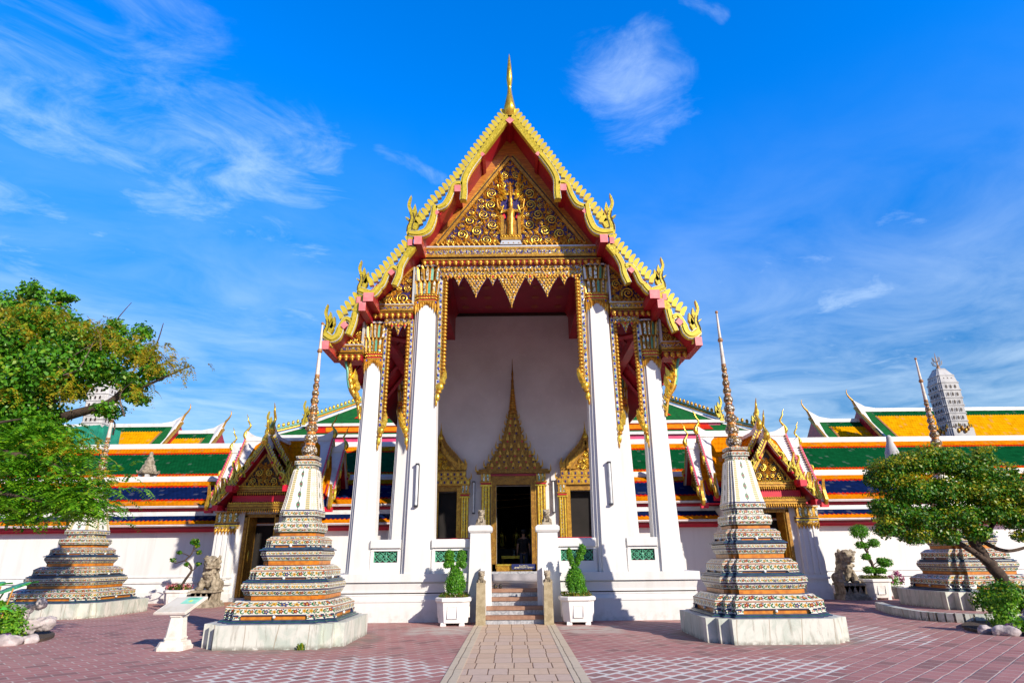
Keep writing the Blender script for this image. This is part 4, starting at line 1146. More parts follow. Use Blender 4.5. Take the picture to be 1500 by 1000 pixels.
for cx in (-2.97, 2.97):
    f = window(cx)
    if cx < 0:
        mb = MB(); mb.box(-3.66, -3.02, 25.02, 25.07, 2.34, 4.11, 'gold'); mb.box(-3.6, -3.08, 25.0, 25.02, 2.45, 4.0, 'gold_dull'); mb.build('shutter', f)
# ---------------------------------------------------------------- galleries
def strip_roof(mb, x0, x1, a, b, mt, th=.06):
    """one roof plane between the lines a=(y,z) at the eave and b=(y,z) at the top"""
    n = max(1, int(abs(x1-x0)/6))
    mb.add([(x0, a[0], a[1]), (x1, a[0], a[1]), (x1, b[0], b[1]), (x0, b[0], b[1])], [(0, 1, 2, 3)], mt, False, [[(x0, 0), (x1, 0), (x1, 1), (x0, 1)]])
    mb.add([(x0, a[0], a[1]-th), (x1, a[0], a[1]-th), (x1, b[0], b[1]-th), (x0, b[0], b[1]-th)], [(3, 2, 1, 0)], 'red_deep')
def gallery(x0, x1, label):
    q = thing('cloister_gallery', label, 'gallery', ((x0+x1)/2, 26.5, 0), 'cloister galleries with banded tile roofs')
    mb = MB(); W = 'white_plaster'
    mb.box(x0, x1, 26.5, 27.1, 0, 3.5, W)
    mb.box(x0, x1, 26.30, 26.5, 0, .42, W); mb.box(x0, x1, 26.36, 26.5, .42, .50, W); mb.box(x0, x1, 26.40, 26.5, .5, .72, W, 0, .03); mb.box(x0, x1, 26.38, 26.5, .74, .82, W)
    mb.box(x0, x1, 26.46, 26.5, .96, 1.0, W)
    mb.build('wall', q)
    mb = MB()
    mb.box(x0, x1, 26.30, 26.5, 2.72, 2.80, 'red_bright'); mb.box(x0, x1, 26.2, 26.5, 2.80, 2.93, 'red_deep'); mb.box(x0, x1, 26.16, 26.2, 2.78, 2.84, 'red_bright')
    mb.box(x0, x1, 25.82, 26.3, 2.93, 3.0, 'white_verge')
    mb.build('lower_eave', q)
    mb = MB(); strip_roof(mb, x0, x1, (25.80, 3.01), (26.52, 3.42), 'roof_blue_low'); mb.box(x0, x1, 25.83, 26.5, 2.99, 3.012, 'red_deep'); mb.build('lower_roof', q)
    mb = MB(); mb.box(x0, x1, 26.46, 27.0, 3.36, 3.56, 'white_verge'); mb.box(x0, x1, 26.50, 27.0, 3.56, 3.66, 'red_bright'); mb.box(x0, x1, 26.42, 27.0, 3.66, 3.72, 'red_deep')
    mb.box(x0, x1, 26.22, 26.8, 3.70, 3.78, 'white_verge'); mb.build('upper_eave', q)
    mb = MB(); strip_roof(mb, x0, x1, (26.20, 3.79), (29.1, 5.18), 'roof_blue_orange'); mb.add([(x0, 29.1, 5.2), (x1, 29.1, 5.2), (x1, 32, 3.8), (x0, 32, 3.8)], [(0, 1, 2, 3)], 'roof_blue_orange', False, [[(x0, 1), (x1, 1), (x1, 0), (x0, 0)]]); mb.build('upper_roof', q)
    mb = MB(); mb.box(x0, x1, 28.95, 29.3, 5.08, 5.24, 'white_verge');
    mb.box(x0, x1, 29.0, 29.25, 5.24, 5.36, 'white_verge', 0, .05); mb.build('ridge', q)
    return q
gallery(-44, -4.25, 'long white walled cloister gallery with blue and orange roof, left of the porch')
gallery(4.25, 44, 'long white walled cloister gallery with blue and orange roof, right of the porch')
def gallery2(x0, x1, label):
    q = thing('inner_gallery', label, 'gallery', ((x0+x1)/2, 41, 0), 'inner galleries with green banded roofs')
    mb = MB(); mb.box(x0, x1, 37.5, 44.5, 0, 6.3, 'white_plaster'); mb.build('wall', q)
    mb = MB(); strip_roof(mb, x0, x1, (36.5, 6.2), (41, 8.85), 'roof_green'); mb.add([(x0, 41, 8.86), (x1, 41, 8.86), (x1, 45.5, 6.2), (x0, 45.5, 6.2)], [(0, 1, 2, 3)], 'roof_green', False, [[(x0, 1), (x1, 1), (x1, 0), (x0, 0)]]); mb.build('roof', q)
    mb = MB(); mb.box(x0, x1, 40.8, 41.2, 8.72, 8.92, 'white_verge'); mb.box(x0, x1, 40.85, 41.15, 8.92, 9.08, 'white_verge', 0, .06); mb.build('ridge', q)
gallery2(-62, -4.3, 'green roofed inner gallery with white ridge showing above the left cloister')
gallery2(4.3, 62, 'green roofed inner gallery with white ridge showing above the right cloister')

# ---------------------------------------------------------------- gable units (gates and far halls)
def chofa(mb, x, y, z, h, mt='gold_bright', lean=0.0):
    pth = catmull([(x, y+.02*h, z-.04*h), (x, y-.05*h, z+.10*h), (x, y-.02*h, z+.24*h), (x, y+.10*h, z+.42*h), (x, y+.12*h, z+.52*h), (x, y+.0*h, z+.72*h), (x, y-.02*h, z+.84*h), (x, y-.10*h, z+1.0*h)], 4)
    rr_ = (np.interp(np.linspace(0, 7, len(pth)), range(8), [.095, .115, .085, .045, .05, .04, .03, .006])*h).tolist()
    mb.tube(pth, rr_, mt, 6, True, .8)
def frame_T(o, ang):
    c, s_ = math.cos(ang), math.sin(ang)
    return lambda p: (o[0]+c*p[0]-s_*p[1], o[1]+s_*p[0]+c*p[1], o[2]+p[2] if len(o) > 2 else p[2])
def gable(parent, o, ang, v, apex, prof, back, mt_roof='roof_orange', ch=1.0, face=True, teeth=True, nm='gable', lap=None, white=True):
    """gable whose face lies at depth v in front of o, looking along -y of the rotated frame. prof: half profile [(x,z)...] from apex down."""
    T = frame_T(o, ang)
    P = [(0, apex)] + prof
    root = None
    # roof planes with white verge margins
    mb = MB(T); ds = [0]
    for a, b in zip(P[:-1], P[1:]): ds.append(ds[-1]+math.dist(a, b))
    for s_ in (-1, 1):
        for i in range(len(P)-1):
            a, b = P[i], P[i+1]
            y0, y1 = -v, -back
            mb.add([(s_*a[0], y0, a[1]), (s_*a[0], y1, a[1]), (s_*b[0], y1, b[1]), (s_*b[0], y0, b[1])], [(0, 1, 2, 3)], mt_roof, False,
                   [[(y0, 1-ds[i]/ds[-1]), (y1, 1-ds[i]/ds[-1]), (y1, 1-ds[i+1]/ds[-1]), (y0, 1-ds[i+1]/ds[-1])]])
            t = .05; mb.add([(s_*a[0], y0, a[1]-t), (s_*a[0], y1, a[1]-t), (s_*b[0], y1, b[1]-t), (s_*b[0], y0, b[1]-t)], [(3, 2, 1, 0)], 'red_deep')
        b = P[-1]; mb.add([(s_*b[0], -v, b[1]), (s_*b[0], -back, b[1]), (s_*b[0], -back, b[1]-.06), (s_*b[0], -v, b[1]-.06)], [(0, 1, 2, 3)], 'red_bright')
    r = mb.build(nm+'_roof', parent)
    mb = MB(T)
    mb.box(-.10, .10, -v+.05, -back, apex-.02, apex+.12, 'white_verge')
    if white:
        # ridge sweeps up to the gable point, white margin runs down the verge
        for s_ in (-1, 1):
            for i in range(len(P)-1):
                a, b = P[i], P[i+1]; wv = .22
                up_ = .02
                mb.add([(s_*a[0], -v+.02, a[1]+up_), (s_*a[0], -v+wv, a[1]+up_), (s_*b[0], -v+wv*.7, b[1]+up_), (s_*b[0], -v+.02, b[1]+up_)], [(0, 1, 2, 3)], 'white_verge')
            q_ = [P[0]] + [((P[i][0]+P[i+1][0])/2, (P[i][1]+P[i+1][1])/2) for i in range(len(P)-1)]
            for (a, b, wa, wb, ha, hb_) in zip(q_[:-1], q_[1:], (.85, .50, .34, .26), (.50, .34, .26, .2), (.10, .05, .035, .03), (.05, .035, .03, .03)):
                mb.add([(s_*a[0], -v+.02, a[1]+ha), (s_*a[0], -v+wa, a[1]+ha), (s_*b[0], -v+wb, b[1]+hb_), (s_*b[0], -v+.02, b[1]+hb_)], [(0, 1, 2, 3)], 'white_verge')
        mb.prism([(-v+.01, apex+.0), (-v+.01, apex+.46), (-v+.18, apex+.34), (-v+.45, apex+.20), (-v+.85, apex+.12), (-v+.85, apex)], -.09, .09, 'white_verge', axis='x')
    mb.build(nm+'_ridge', r)
    mb = MB(T)
    L = math.dist(P[0], P[-1])
    for s_ in (-1, 1):
        C = [(s_*a, b+.03) for a, b in P]
        mb.ribbon(C, .11, -v-.05, -v+.04, 'red_deep', 'silver_edge'); mb.ribbon(C, .05, -v-.07, -v-.05, 'lime_gold')
        if teeth:
            a, b = P[0], P[1]
            for fr in (.42, .8) if L > 1.6 else (.5,):
                x, z = s_*(a[0]+(P[-1][0]-a[0])*fr), a[1]+(P[-1][1]-a[1])*fr
                mb.tube(catmull([(x-s_*.06, -v-.08, z+.16), (x+s_*.07, -v-.10, z+.10), (x+s_*.08, -v-.10, z-.04), (x+s_*.02, -v-.09, z-.20)], 3), [.05, .055, .06, .06, .055, .05, .045, .04, .035, .01], 'lime_tooth', 6)
                mb.ell((x-s_*.05, -v-.08, z-.06), (.06, .05, .06), 'red_bright', 6, 4)
            for (p, t) in walk([(s_*a, b+.05) for a, b in P], .13, .14):
                n_ = (-t[1], t[0]) if s_ > 0 else (t[1], -t[0])
                mb.ribbon([(p[0]+n_[0]*.02, p[1]+n_[1]*.02), (p[0]+n_[0]*.10-s_*.01, p[1]+n_[1]*.10+.02), (p[0]+n_[0]*.15-s_*.03, p[1]+n_[1]*.15+.07)], [.085, .075, .01], -v-.03, -v+.03, 'lime_tooth', 'pink_trim' if teeth == 2 else 'silver_edge')
        b = P[-1]
        for (dx, dz, l) in ((.0, 0, .80), (-.10, .02, .55), (-.42, .62, .50)):
            mb.ribbon(catmull([(s_*(b[0]+dx), b[1]-.05+dz), (s_*(b[0]+dx+.10), b[1]+.10+dz), (s_*(b[0]+dx+.03), b[1]+l*.6), (s_*(b[0]+dx+.12), b[1]+l+.1)], 4), np.linspace(.16, .01, 13).tolist(), -v-.06, -v+.05, 'lime_gold', 'gold')
        mb.box(min(s_*(b[0]-.14), s_*(b[0]+.04)), max(s_*(b[0]-.14), s_*(b[0]+.04)), -v-.10, -v+.2, b[1]-.20, b[1]-.02, 'red_bright')
    if ch: chofa(mb, 0, -v-.03, apex+(.05 if face is not False and ang == 0 else .16), ch*(1 if ang == 0 else .9))
    mb.build(nm+'_verge', r)
    if face:
        hb, zb = prof[-1] if not lap else lap
        mb = MB(T)
        f0 = face if isinstance(face, float) else .3
        mb.prism([(-hb+.02, zb-.02), (hb-.02, zb-.02), (0, apex-.1)], -v+f0+.02, -v+f0+.1, 'red_deep')
        k = .74; za = zb+(apex-.1-zb)*.80
        mb.prism([(-hb*k, zb), (hb*k, zb), (0, za)], -v+f0-.04, -v+f0+.02, 'dark_gap')
        for s_ in (-1, 1): mb.ribbon([(s_*hb*(k+.04), zb), (0, za+.06)], .07, -v+f0-.10, -v+f0, 'gold')
        if face is not True or True:
            sl = (za-zb)/(hb*k); nl = math.hypot(1, sl)
            ins = lambda x, z, r_: z-zb > r_*.9 and (za-sl*abs(x)-z)/nl > r_
            fill_scrolls(mb, ins, (0, hb*k, zb, za), -v+f0-.04, .17, .07, 60, 8, True, 'gold')
            n = int(hb*2*k/.14)
            for i in range(n): flame(mb, -hb*k+(i+.5)*2*hb*k/n, zb, 1.57, .15, -v+f0-.07, 'gold_bright')
        mb.build(nm+'_pediment', r)
    return r
def gate(cx, cy, label, refl):
    q = thing('gate_pavilion', label, 'gateway', (cx, cy, 0), 'gateways with crossed gables through the cloister')
    # body and door
    mb = MB(frame_T((cx, cy), 0)); yf = -2.0
    W = 'white_plaster'
    for s_ in (-1, 1):
        a, b = sorted((s_*.62, s_*1.75)); mb.box(a, b, yf, 2.0, 0, 3.45, W)
        for (x, hw) in ((1.32, .43),):
            a, b = sorted((s_*(x-hw), s_*(x+hw)))
            mb.box(a, b, yf-.16, yf, .55, 3.30, W, .04, 0)
            for k in (-.22, 0, .22): mb.box(s_*x+k-.06, s_*x+k+.06, yf-.20, yf-.15, .9, 2.66, W)
            mb.box(a-.06, b+.06, yf-.26, yf, 0, .40, W); mb.box(a-.02, b+.02, yf-.22, yf, .40, .56, W); mb.box(a-.04, b+.04, yf-.24, yf, .72, .80, W); mb.box(a-.02, b+.02, yf-.21, yf, .95, 1.0, W)
    mb.box(-.7, .7, yf, 2.0, 3.25, 3.5, W); mb.box(-.62, .62, -1.15, -1.1, .25, 3.25, 'interior_shade'); mb.box(-.62, .62, yf, -1.1, 0, .25, 'step_brown'); mb.box(-.95, .95, yf-.34, yf, 0, .12, 'step_brown'); mb.box(-.85, .85, yf-.18, yf, .12, .25, 'step_marble')  # black sheet across the passage stands in for its shade
    mb.build('wall', q)
    mb = MB(frame_T((cx, cy), 0))
    for s_ in (-1, 1):
        a, b = sorted((s_*.56, s_*.68)); mb.box(a, b, yf-.06, yf+.25, .25, 3.28, 'gold_dull')
        a, b = sorted((s_*.50, s_*.56)); mb.box(a, b, yf+.0, yf+.75, .27, 3.22, 'gold'); mb.ell((s_*.49, yf+.30, 1.75), (.03, .09, .26), 'gold_bright', 6, 6)
    mb.box(-.68, .68, yf-.06, yf+.25, 3.2, 3.32, 'gold_dull')
    mb.build('door_frame', q)
    for s_ in (-1, 1):
        mb = MB(frame_T((cx, cy), 0))
        x = s_*1.32
        mb.box(x-.45, x+.45, yf-.22, yf, 2.86, 2.92, 'gold_bright'); mb.box(x-.43, x+.43, yf-.20, yf, 2.92, 2.97, 'violet_ground'); mb.box(x-.45, x+.45, yf-.23, yf, 2.97, 3.02, 'gold'); mb.box(x-.43, x+.43, yf-.20, yf, 2.78, 2.86, 'gold_mosaic')
        crest(mb, x-.44, x+.44, 2.79, yf-.21, .125, .26, 'gold', True)
        n = 8
        for k in range(n):
            c = x-.42+(k+.5)*.84/n
            mb.prism([(c-.04, 3.02), (c+.04, 3.02), (c+.05, 3.30), (c, 3.38), (c-.05, 3.30)], yf-.26, yf-.1, ('gold', 'glass_mosaic')[k % 2])
        mb.box(x-.46, x+.46, yf-.28, yf, 3.36, 3.40, 'gold'); mb.build('pilaster_capital', q)
    # lintels
    mb = MB(frame_T((cx, cy), 0))
    def ln_(z0, z1, hw, y):
        h = z1-z0
        mb.box(-hw, hw, y, yf+.4, z0+h*.45, z1, 'gold_dull'); mb.box(-hw, hw, y-.03, yf+.4, z0+h*.72, z0+h*.86, 'gold'); mb.box(-hw+.02, hw-.02, y+.03, yf+.4, z0+h*.3, z0+h*.45, 'dark_gap')
        mb.box(-hw, hw, y-.02, yf+.4, z0+h*.42, z0+h*.5, 'gold'); drops(mb, -hw, hw, z0+h*.42, y, .09, h*.42); crest(mb, -hw, hw, z1, y-.02, .09, .08, 'gold_bright')
    ln_(3.34, 3.70, 1.30, yf-.34); ln_(4.02, 4.36, 1.02, yf-.30)
    mb.box(-1.2, 1.2, yf-.22, yf+.4, 3.68, 4.03, 'red_bright'); mb.build('lintel', q)
    main = [(.24, 5.56), (.60, 5.02), (1.06, 4.40)]
    # front arm, two steps; side arms, two steps; low laps at the eaves
    G = gable
    o = (cx, cy)
    gable(q, o, 0, 2.62, 5.98, main, 1.5, ch=1.15, face=.35, nm='front_gable')
    gable(q, o, 0, 2.05, 6.42, [(.26, 5.96), (.66, 5.36), (1.16, 4.68)], 0, ch=1.25, face=False, nm='rear_gable')
    T = frame_T(o, 0)
    for s_ in (-1, 1):      # lower lap of the front eaves
        mb = MB(T)
        P = [(1.00, 4.42), (1.30, 4.02), (1.62, 3.66)]
        for v0, off in ((2.72, 0.0), (2.2, .12)):
            C = [(s_*(a+off), b+off*.6) for a, b in P]
            for a, b in zip(C[:-1], C[1:]):
                mb.add([(a[0], -v0, a[1]), (a[0], -1.2, a[1]), (b[0], -1.2, b[1]), (b[0], -v0, b[1])], [(0, 1, 2, 3)], 'roof_orange', False, [[(-v0, 1), (-1.2, 1), (-1.2, .3), (-v0, .3)]])
                mb.add([(a[0], -v0, a[1]-.05), (a[0], -1.2, a[1]-.05), (b[0], -1.2, b[1]-.05), (b[0], -v0, b[1]-.05)], [(3, 2, 1, 0)], 'red_deep')
            mb.ribbon(C, .12, -v0-.05, -v0+.05, 'red_deep', 'silver_edge'); mb.ribbon(C, .05, -v0-.07, -v0-.05, 'lime_gold')
            for (p, t) in walk(C, .13, .06):
                mb.ribbon([p, (p[0]+s_*.05, p[1]+.09), (p[0]+s_*.05, p[1]+.19)], [.09, .08, .01], -v0-.03, -v0+.03, 'lime_tooth', 'silver_edge')
            b = C[-1]
            mb.ribbon(catmull([(b[0]-s_*.04, b[1]-.06), (b[0]+s_*.10, b[1]+.10), (b[0]+s_*.02, b[1]+.40), (b[0]+s_*.10, b[1]+.74)], 4), np.linspace(.19, .01, 13).tolist(), -v0-.05, -v0+.05, 'lime_gold', 'gold')
            a = C[1]
            mb.ribbon(catmull([(a[0]-s_*.04, a[1]-.02), (a[0]+s_*.10, a[1]+.14), (a[0]+s_*.02, a[1]+.40), (a[0]+s_*.10, a[1]+.66)], 4), np.linspace(.17, .01, 13).tolist(), -v0-.05, -v0+.05, 'lime_gold', 'gold')
            x0_, x1_ = sorted((b[0]-s_*.16, b[0]+s_*.06)); mb.box(x0_, x1_, -v0-.10, -v0+.3, b[1]-.24, b[1]-.04, 'red_bright')
            a = C[0]; x0_, x1_ = sorted((a[0]-s_*.02, a[0]+s_*.24)); mb.box(x0_, x1_, -v0-.12, -v0+.3, a[1]-.30, a[1]-.06, 'red_bright')
            mb.tube(catmull([(b[0]-s_*.34, -v0-.08, b[1]+.40), (b[0]-s_*.18, -v0-.1, b[1]+.34), (b[0]-s_*.2, -v0-.1, b[1]+.1)], 3), .05, 'lime_tooth', 6)
        mb.build('lower_verge', q)
    for s_, an in ((-1, -math.pi/2), (1, math.pi/2)):
        gable(q, o, an, 2.50, 6.10, [(.30, 5.55), (.72, 4.85), (1.12, 4.15), (1.50, 3.62)], 1.2, ch=1.1, face=True, teeth=2, nm='side_gable')
        gable(q, o, an, 1.95, 6.62, [(.32, 6.02), (.78, 5.22), (1.20, 4.50), (1.60, 3.9)], 0, ch=1.2, face=False, teeth=2, nm='side_gable')
    mb = MB(T); mb.box(-1.4, 1.4, -1.4, 1.4, 3.4, 5.2, 'white_plaster', .7, .7); mb.build('roof_core', q)
    return q
gate(-10.02, 27.0, 'gilded gateway with crossed orange gables, left of the porch behind the nearer left spire', 0)
gate(10.25, 27.0, 'gilded gateway with crossed orange gables, right of the porch behind the nearer right spire', 0)

# ---------------------------------------------------------------- far halls with yellow roofs
def far_hall(name_label, secs, sgn):
    q = thing('prayer_hall', name_label, 'temple hall', (sgn*45, 58, 0), 'far halls with yellow tiled roofs')
    mb = MB(); mb.box(min(sgn*33.5, sgn*75), max(sgn*33.5, sgn*75), 55, 61, 0, 11, 'white_plaster'); mb.build('wall', q)
    for (xe, xf, zr) in secs:      # gable end x, far end x, ridge height
        mb = MB(); ye, ze = 53.2, zr-4.6
        x0, x1 = sorted((xe, xf))
        L = x1-x0
        # roof plane split into field and green border at the gable end
        k = sgn
        def P(x, t): return (x, 58+(ye-58)*t, zr+(ze-zr)*t)
        xa = xe+k*.35; xb = xe+k*1.25
        mb.add([P(xb, 0), P(xf, 0), P(xf, 1), P(xb, 1)], [(0, 1, 2, 3)], 'roof_yellow', False, [[(xb, 1), (xf, 1), (xf, 0), (xb, 0)]])
        mb.add([P(xa, 0), P(xb, 0), P(xb, 1), P(xa, 1)], [(0, 1, 2, 3)], 'roof_green_plain')
        def Q(x, t): p = P(x, t); return (p[0], p[1]-.02, p[2]+.03)
        mb.add([Q(xb-k*.02, .18), Q(xb+k*.16, .15), Q(xb+k*.16, 1), Q(xb-k*.02, 1)], [(0, 1, 2, 3)], 'spire_rust')
        mb.add([(xe, 58, zr), (xf, 58, zr), (xf, 62.8, ze), (xe, 62.8, ze)], [(0, 1, 2, 3)], 'roof_yellow', False, [[(xe, 1), (xf, 1), (xf, 0), (xe, 0)]])
        r = mb.build('roof', q)
        mb = MB()
        mb.add([Q(xe, 0), Q(xa, 0), Q(xa, 1), Q(xe, 1)], [(0, 1, 2, 3)], 'white_verge')
        mb.box(x0, x1, 57.8, 58.2, zr-.12, zr+.22, 'white_verge')
        mb.prism([(xe, zr-.1), (xe-k*.25, zr+1.05), (xe+k*.25, zr+.75), (xe+k*.8, zr+.42), (xe+k*1.8, zr+.24), (xe+k*1.8, zr-.1)], 57.85, 58.15, 'white_verge')
        mb.add([(xe-k*.25, 57.8, zr+1.05), (xe+k*.4, 57.8, zr+.5), P(xe+k*.4, .3), P(xe-k*.02, .3)], [(0, 1, 2, 3)], 'white_verge')
        mb.build('ridge', r)
        mb = MB()
        a, b = P(xe-k*.1, 0), P(xe-k*.1, 1)
        mb.tube([(a[0], a[1], a[2]+.3), b], .17, 'gold', 5, False)
        mb.add([(xe, 58, zr), (xe, 53.4, ze), (xe, 62.6, ze)], [(0, 1, 2)], 'red_deep')
        mb.tube(catmull([(xe-k*.05, 57.9, zr+.5), (xe-k*.25, 57.9, zr+1.0), (xe-k*.55, 57.9, zr+1.4), (xe-k*.70, 57.9, zr+1.8), (xe-k*.62, 57.9, zr+2.15)], 4), np.linspace(.13, .02, 17).tolist(), 'gold', 6)
        mb.build('gable_ornament', r)
far_hall('far yellow tiled hall edged in green, beside the grey domed tower on the right', [(33.6, 75, 14.75), (29.0, 36, 13.75)], 1)
far_hall('far yellow tiled hall edged in green, behind the tree on the left', [(-32.3, -75, 13.95), (-28.2, -36, 13.25)], -1)

# ---------------------------------------------------------------- transverse hall behind the porch
K = 1.472
q = thing('transept_hall', 'hall with green and orange hipped roof tiers edged in white and pink, behind the porch', 'temple hall', (0, 51, 0))
mb = MB(); mb.box(-17.5, 17.5, 48.9, 56, 0, 10.8, 'white_plaster'); mb.build('wall', q)
tiers2 = [(11.45*K, 1.6+6.95*K, 8.72*K, 1.6+8.80*K, 48.0, 51.8), (13.1*K, 1.6+6.20*K, 11.5*K, 1.6+6.86*K, 46.95, 48.4)]
for (hw0, z0, hw1, z1, y0, y1) in tiers2:
    mb = MB()
    def P(x, t, o=0): return (x, y0+(y1-y0)*t-o, z0+(z1-z0)*t+o)
    mb.add([P(-hw0, 0), P(hw0, 0), P(hw1, 1), P(-hw1, 1)], [(0, 1, 2, 3)], 'roof_green_plain')
    mb.add([(-hw1, y1, z1), (hw1, y1, z1), (hw0, y1+6, z0), (-hw0, y1+6, z0)], [(0, 1, 2, 3)], 'roof_green_plain')
    for s_ in (-1, 1):
        e0 = lambda t, d=0: hw0+(hw1-hw0)*t-d*K
        mb.add([P(s_*e0(0), 0, .03), P(s_*e0(0, .45), 0, .03), P(s_*e0(1, .25), 1, .03), P(s_*e0(1), 1, .03)], [(0, 1, 2, 3)], 'white_verge')
        tb, tt = .22, .98
        mb.add([P(0, tb, .04), P(s_*e0(tb, 2.0), tb, .04), P(s_*e0(tt, .9), tt, .04), P(0, tt, .04)], [(0, 1, 2, 3)], 'roof_red_plain')
        mb.add([P(0, tb+.06, .07), P(s_*e0(tb+.06, 2.6), tb+.06, .07), P(s_*e0(tt, 1.25), tt, .07), P(0, tt, .07)], [(0, 1, 2, 3)], 'roof_orange_plain')
        mb.add([(s_*hw0, y0, z0), (s_*hw1, y1, z1), (s_*hw0, y1+6, z0)], [(0, 1, 2)], 'roof_green_plain')
    mb.box(-hw0-.15, hw0+.15, y0-.12, y0+.4, z0-.18, z0+.04, 'white_verge'); mb.box(-hw0+.15, hw0-.15, y0+.08, y0+.9, z0-.62, z0-.18, 'pink_trim'); mb.box(-hw0+.3, hw0-.3, y0+.15, y0+1.0, z0-.82, z0-.62, 'white_verge')
    r = mb.build('roof_tier', q)
    for s_ in (-1, 1):
        mb = MB(); A = (s_*hw0, y0-.05, z0+.18); B = (s_*hw1, y1-.05, z1+.20)
        mb.tube([A, B], .10, 'gold', 5); mb.tube([(A[0], A[1], A[2]+.18), (B[0], B[1], B[2]+.18)], .075, 'lattice_green', 5)
        for (p, t) in walk([A, B], .38, .5): mb.ell((p[0], p[1], p[2]+.38), (.13, .13, .19), 'gold_bright' if s_ < 0 else 'gold', 6, 5)
        mb.build('crest', r)
        mb = hanghong(s_*(hw0-.05), z0+.05, 1.3*K, s_, y0-.15, y0+.1); mb.build('flame_finial', r)

# ---------------------------------------------------------------- prang towers and stone finials behind the roofs
def prang(cx, cy, z0, z1, r, mt, label, net=None):
    q = thing('prang_tower', label, 'tower', (cx, cy, 0))
    h = z1-z0
    def prof(t): return r*(.90+.10*math.sin(min(t*1.2, 1)*math.pi*.5)) * (1 if t < .55 else math.sqrt(max(0, 1-((t-.55)/.47)**2.6)))
    mb = MB(); N = 8
    mb.ring([(cx+a, cy+b, 0) for a, b in redent(r*1.35, .10)], [(cx+a, cy+b, z0) for a, b in redent(r*1.12, .10)], mt)
    for k in range(N):
        t0, t1 = k/N, (k+.86)/N; t2 = (k+1)/N
        w0, w1, w2 = prof(t0), prof(t1), prof(min(t2, .995))
        mb.ring([(cx+a, cy+b, z0+h*t0) for a, b in redent(w0*.96, .10)], [(cx+a, cy+b, z0+h*t1) for a, b in redent(w1*.96, .10)], mt)
        mb.ring([(cx+a, cy+b, z0+h*t1) for a, b in redent(w1*1.02, .10)], [(cx+a, cy+b, z0+h*t2) for a, b in redent(w2*1.02, .10)], mt)
        mb.cap([(cx+a, cy+b, z0+h*t1) for a, b in redent(w1*1.02, .10)][::-1], mt); mb.cap([(cx+a, cy+b, z0+h*t2) for a, b in redent(w2*1.02, .10)], mt)
        if k < N-1:
            for c, s_ in ((1, 0), (0, 1), (-1, 0), (0, -1)):
                for u in (-.42, 0, .42):
                    wv = w1*.97; uu = u*w1
                    zc = z0+h*(t0*.62+t1*.38)
                    for uw, dz, dd, m_ in ((.16, .30, .02, mt), (.08, .2, .05, 'dark_gap')):
                        p = lambda a, z: (cx+c*(wv+dd)-s_*(uu+a), cy+s_*(wv+dd)+c*(uu+a), z)
                        hh = h/N
                        mb.add([p(-uw*r, zc-hh*dz), p(uw*r, zc-hh*dz), p(uw*r, zc+hh*dz*.6), p(0, zc+hh*dz*1.3), p(-uw*r, zc+hh*dz*.6)], [(0, 1, 2, 3, 4)], m_)
    mb.build('shaft', q)
    mb = MB()
    mb.lathe([(.12, z1-.1), (.16, z1+.14), (.07, z1+.28), (.035, z1+1.1), (.01, z1+1.5)], cx, cy, 'spire_rust', 8)
    for k in range(8):
        a = k*math.pi/4
        for zz_, l in ((.25, .55), (.6, .4)): mb.tube([(cx, cy, z1+zz_), (cx+.6*l*math.cos(a), cy+.6*l*math.sin(a), z1+zz_+.16), (cx+.7*l*math.cos(a), cy+.7*l*math.sin(a), z1+zz_+.48)], .03, 'prang_stone', 4)
    mb.build('trident', q)
    mb = MB()
    if net:
        pts = [(cx+a, cy+b) for a, b in redent(r*1.5, .10)]
        mb.ring([(a, b, z0-2.2) for a, b in pts], [(cx+(a-cx)*.98, cy+(b-cy)*.98, z0+.2+.12*math.sin(i*1.7)) for i, (a, b) in enumerate(pts)], 'net_green'); mb.build('netting', q)
    else:
        for k in range(26):
            a = k*2*math.pi/26; rr_ = r*1.22
            mb.ell((cx+rr_*math.cos(a), cy+rr_*math.sin(a), z0-.25+.18*(k % 2)), (.13, .13, .22), ('gold', 'gold_dull')[k % 2], 6, 5)
            if k % 3 == 0: flame(mb, cx+rr_*math.cos(a), z0+.0, 1.57, .4, cy+rr_*math.sin(a)-.2, 'gold_bright')
        mb.build('guardian_frieze', q)
    return q
prang(36.75, 50, 11.25, 16.5, .93, 'prang_stone', 'grey domed corn-cob tower standing before the yellow roof on the right')
prang(-34.9, 50, 11.85, 16.8, .95, 'prang_white', 'white tower wrapped in green netting behind the left tree', True)
q = thing('stone_pagoda', 'small grey stone pagoda top with open arches above the left cloister ridge', 'pagoda', (-20.3, 34, 0))
mb = MB(); mb.lathe([(.9, 0), (.7, 5.0), (.45, 5.3), (.45, 5.6)], -20.3, 34, 'lion_stone', 8, False)
for a in range(4):
    x, y = -20.3+.33*math.cos(a*math.pi/2+.5), 34+.33*math.sin(a*math.pi/2+.5); mb.box(x-.09, x+.09, y-.09, y+.09, 5.5, 6.1, 'prang_white')
mb.build('base', q)
mb = MB(); mb.lathe([(.30, 6.05), (.52, 6.15), (.55, 6.26), (.44, 6.30), (.36, 6.5), (.33, 6.62), (.25, 6.66), (.26, 6.85), (.19, 6.9), (.17, 7.05), (.11, 7.1), (.09, 7.25), (.10, 7.3), (.05, 7.36)], -20.3, 34, 'lion_stone', 8, False)
for k in range(8): mb.ribbon([(-20.3+.5*math.cos(k*.785), 6.2), (-20.3+.62*math.cos(k*.785), 6.32)], [.1, .02], 34+.5*math.sin(k*.785)-.04, 34+.5*math.sin(k*.785)+.04, 'lion_stone')
mb.build('roof', q)
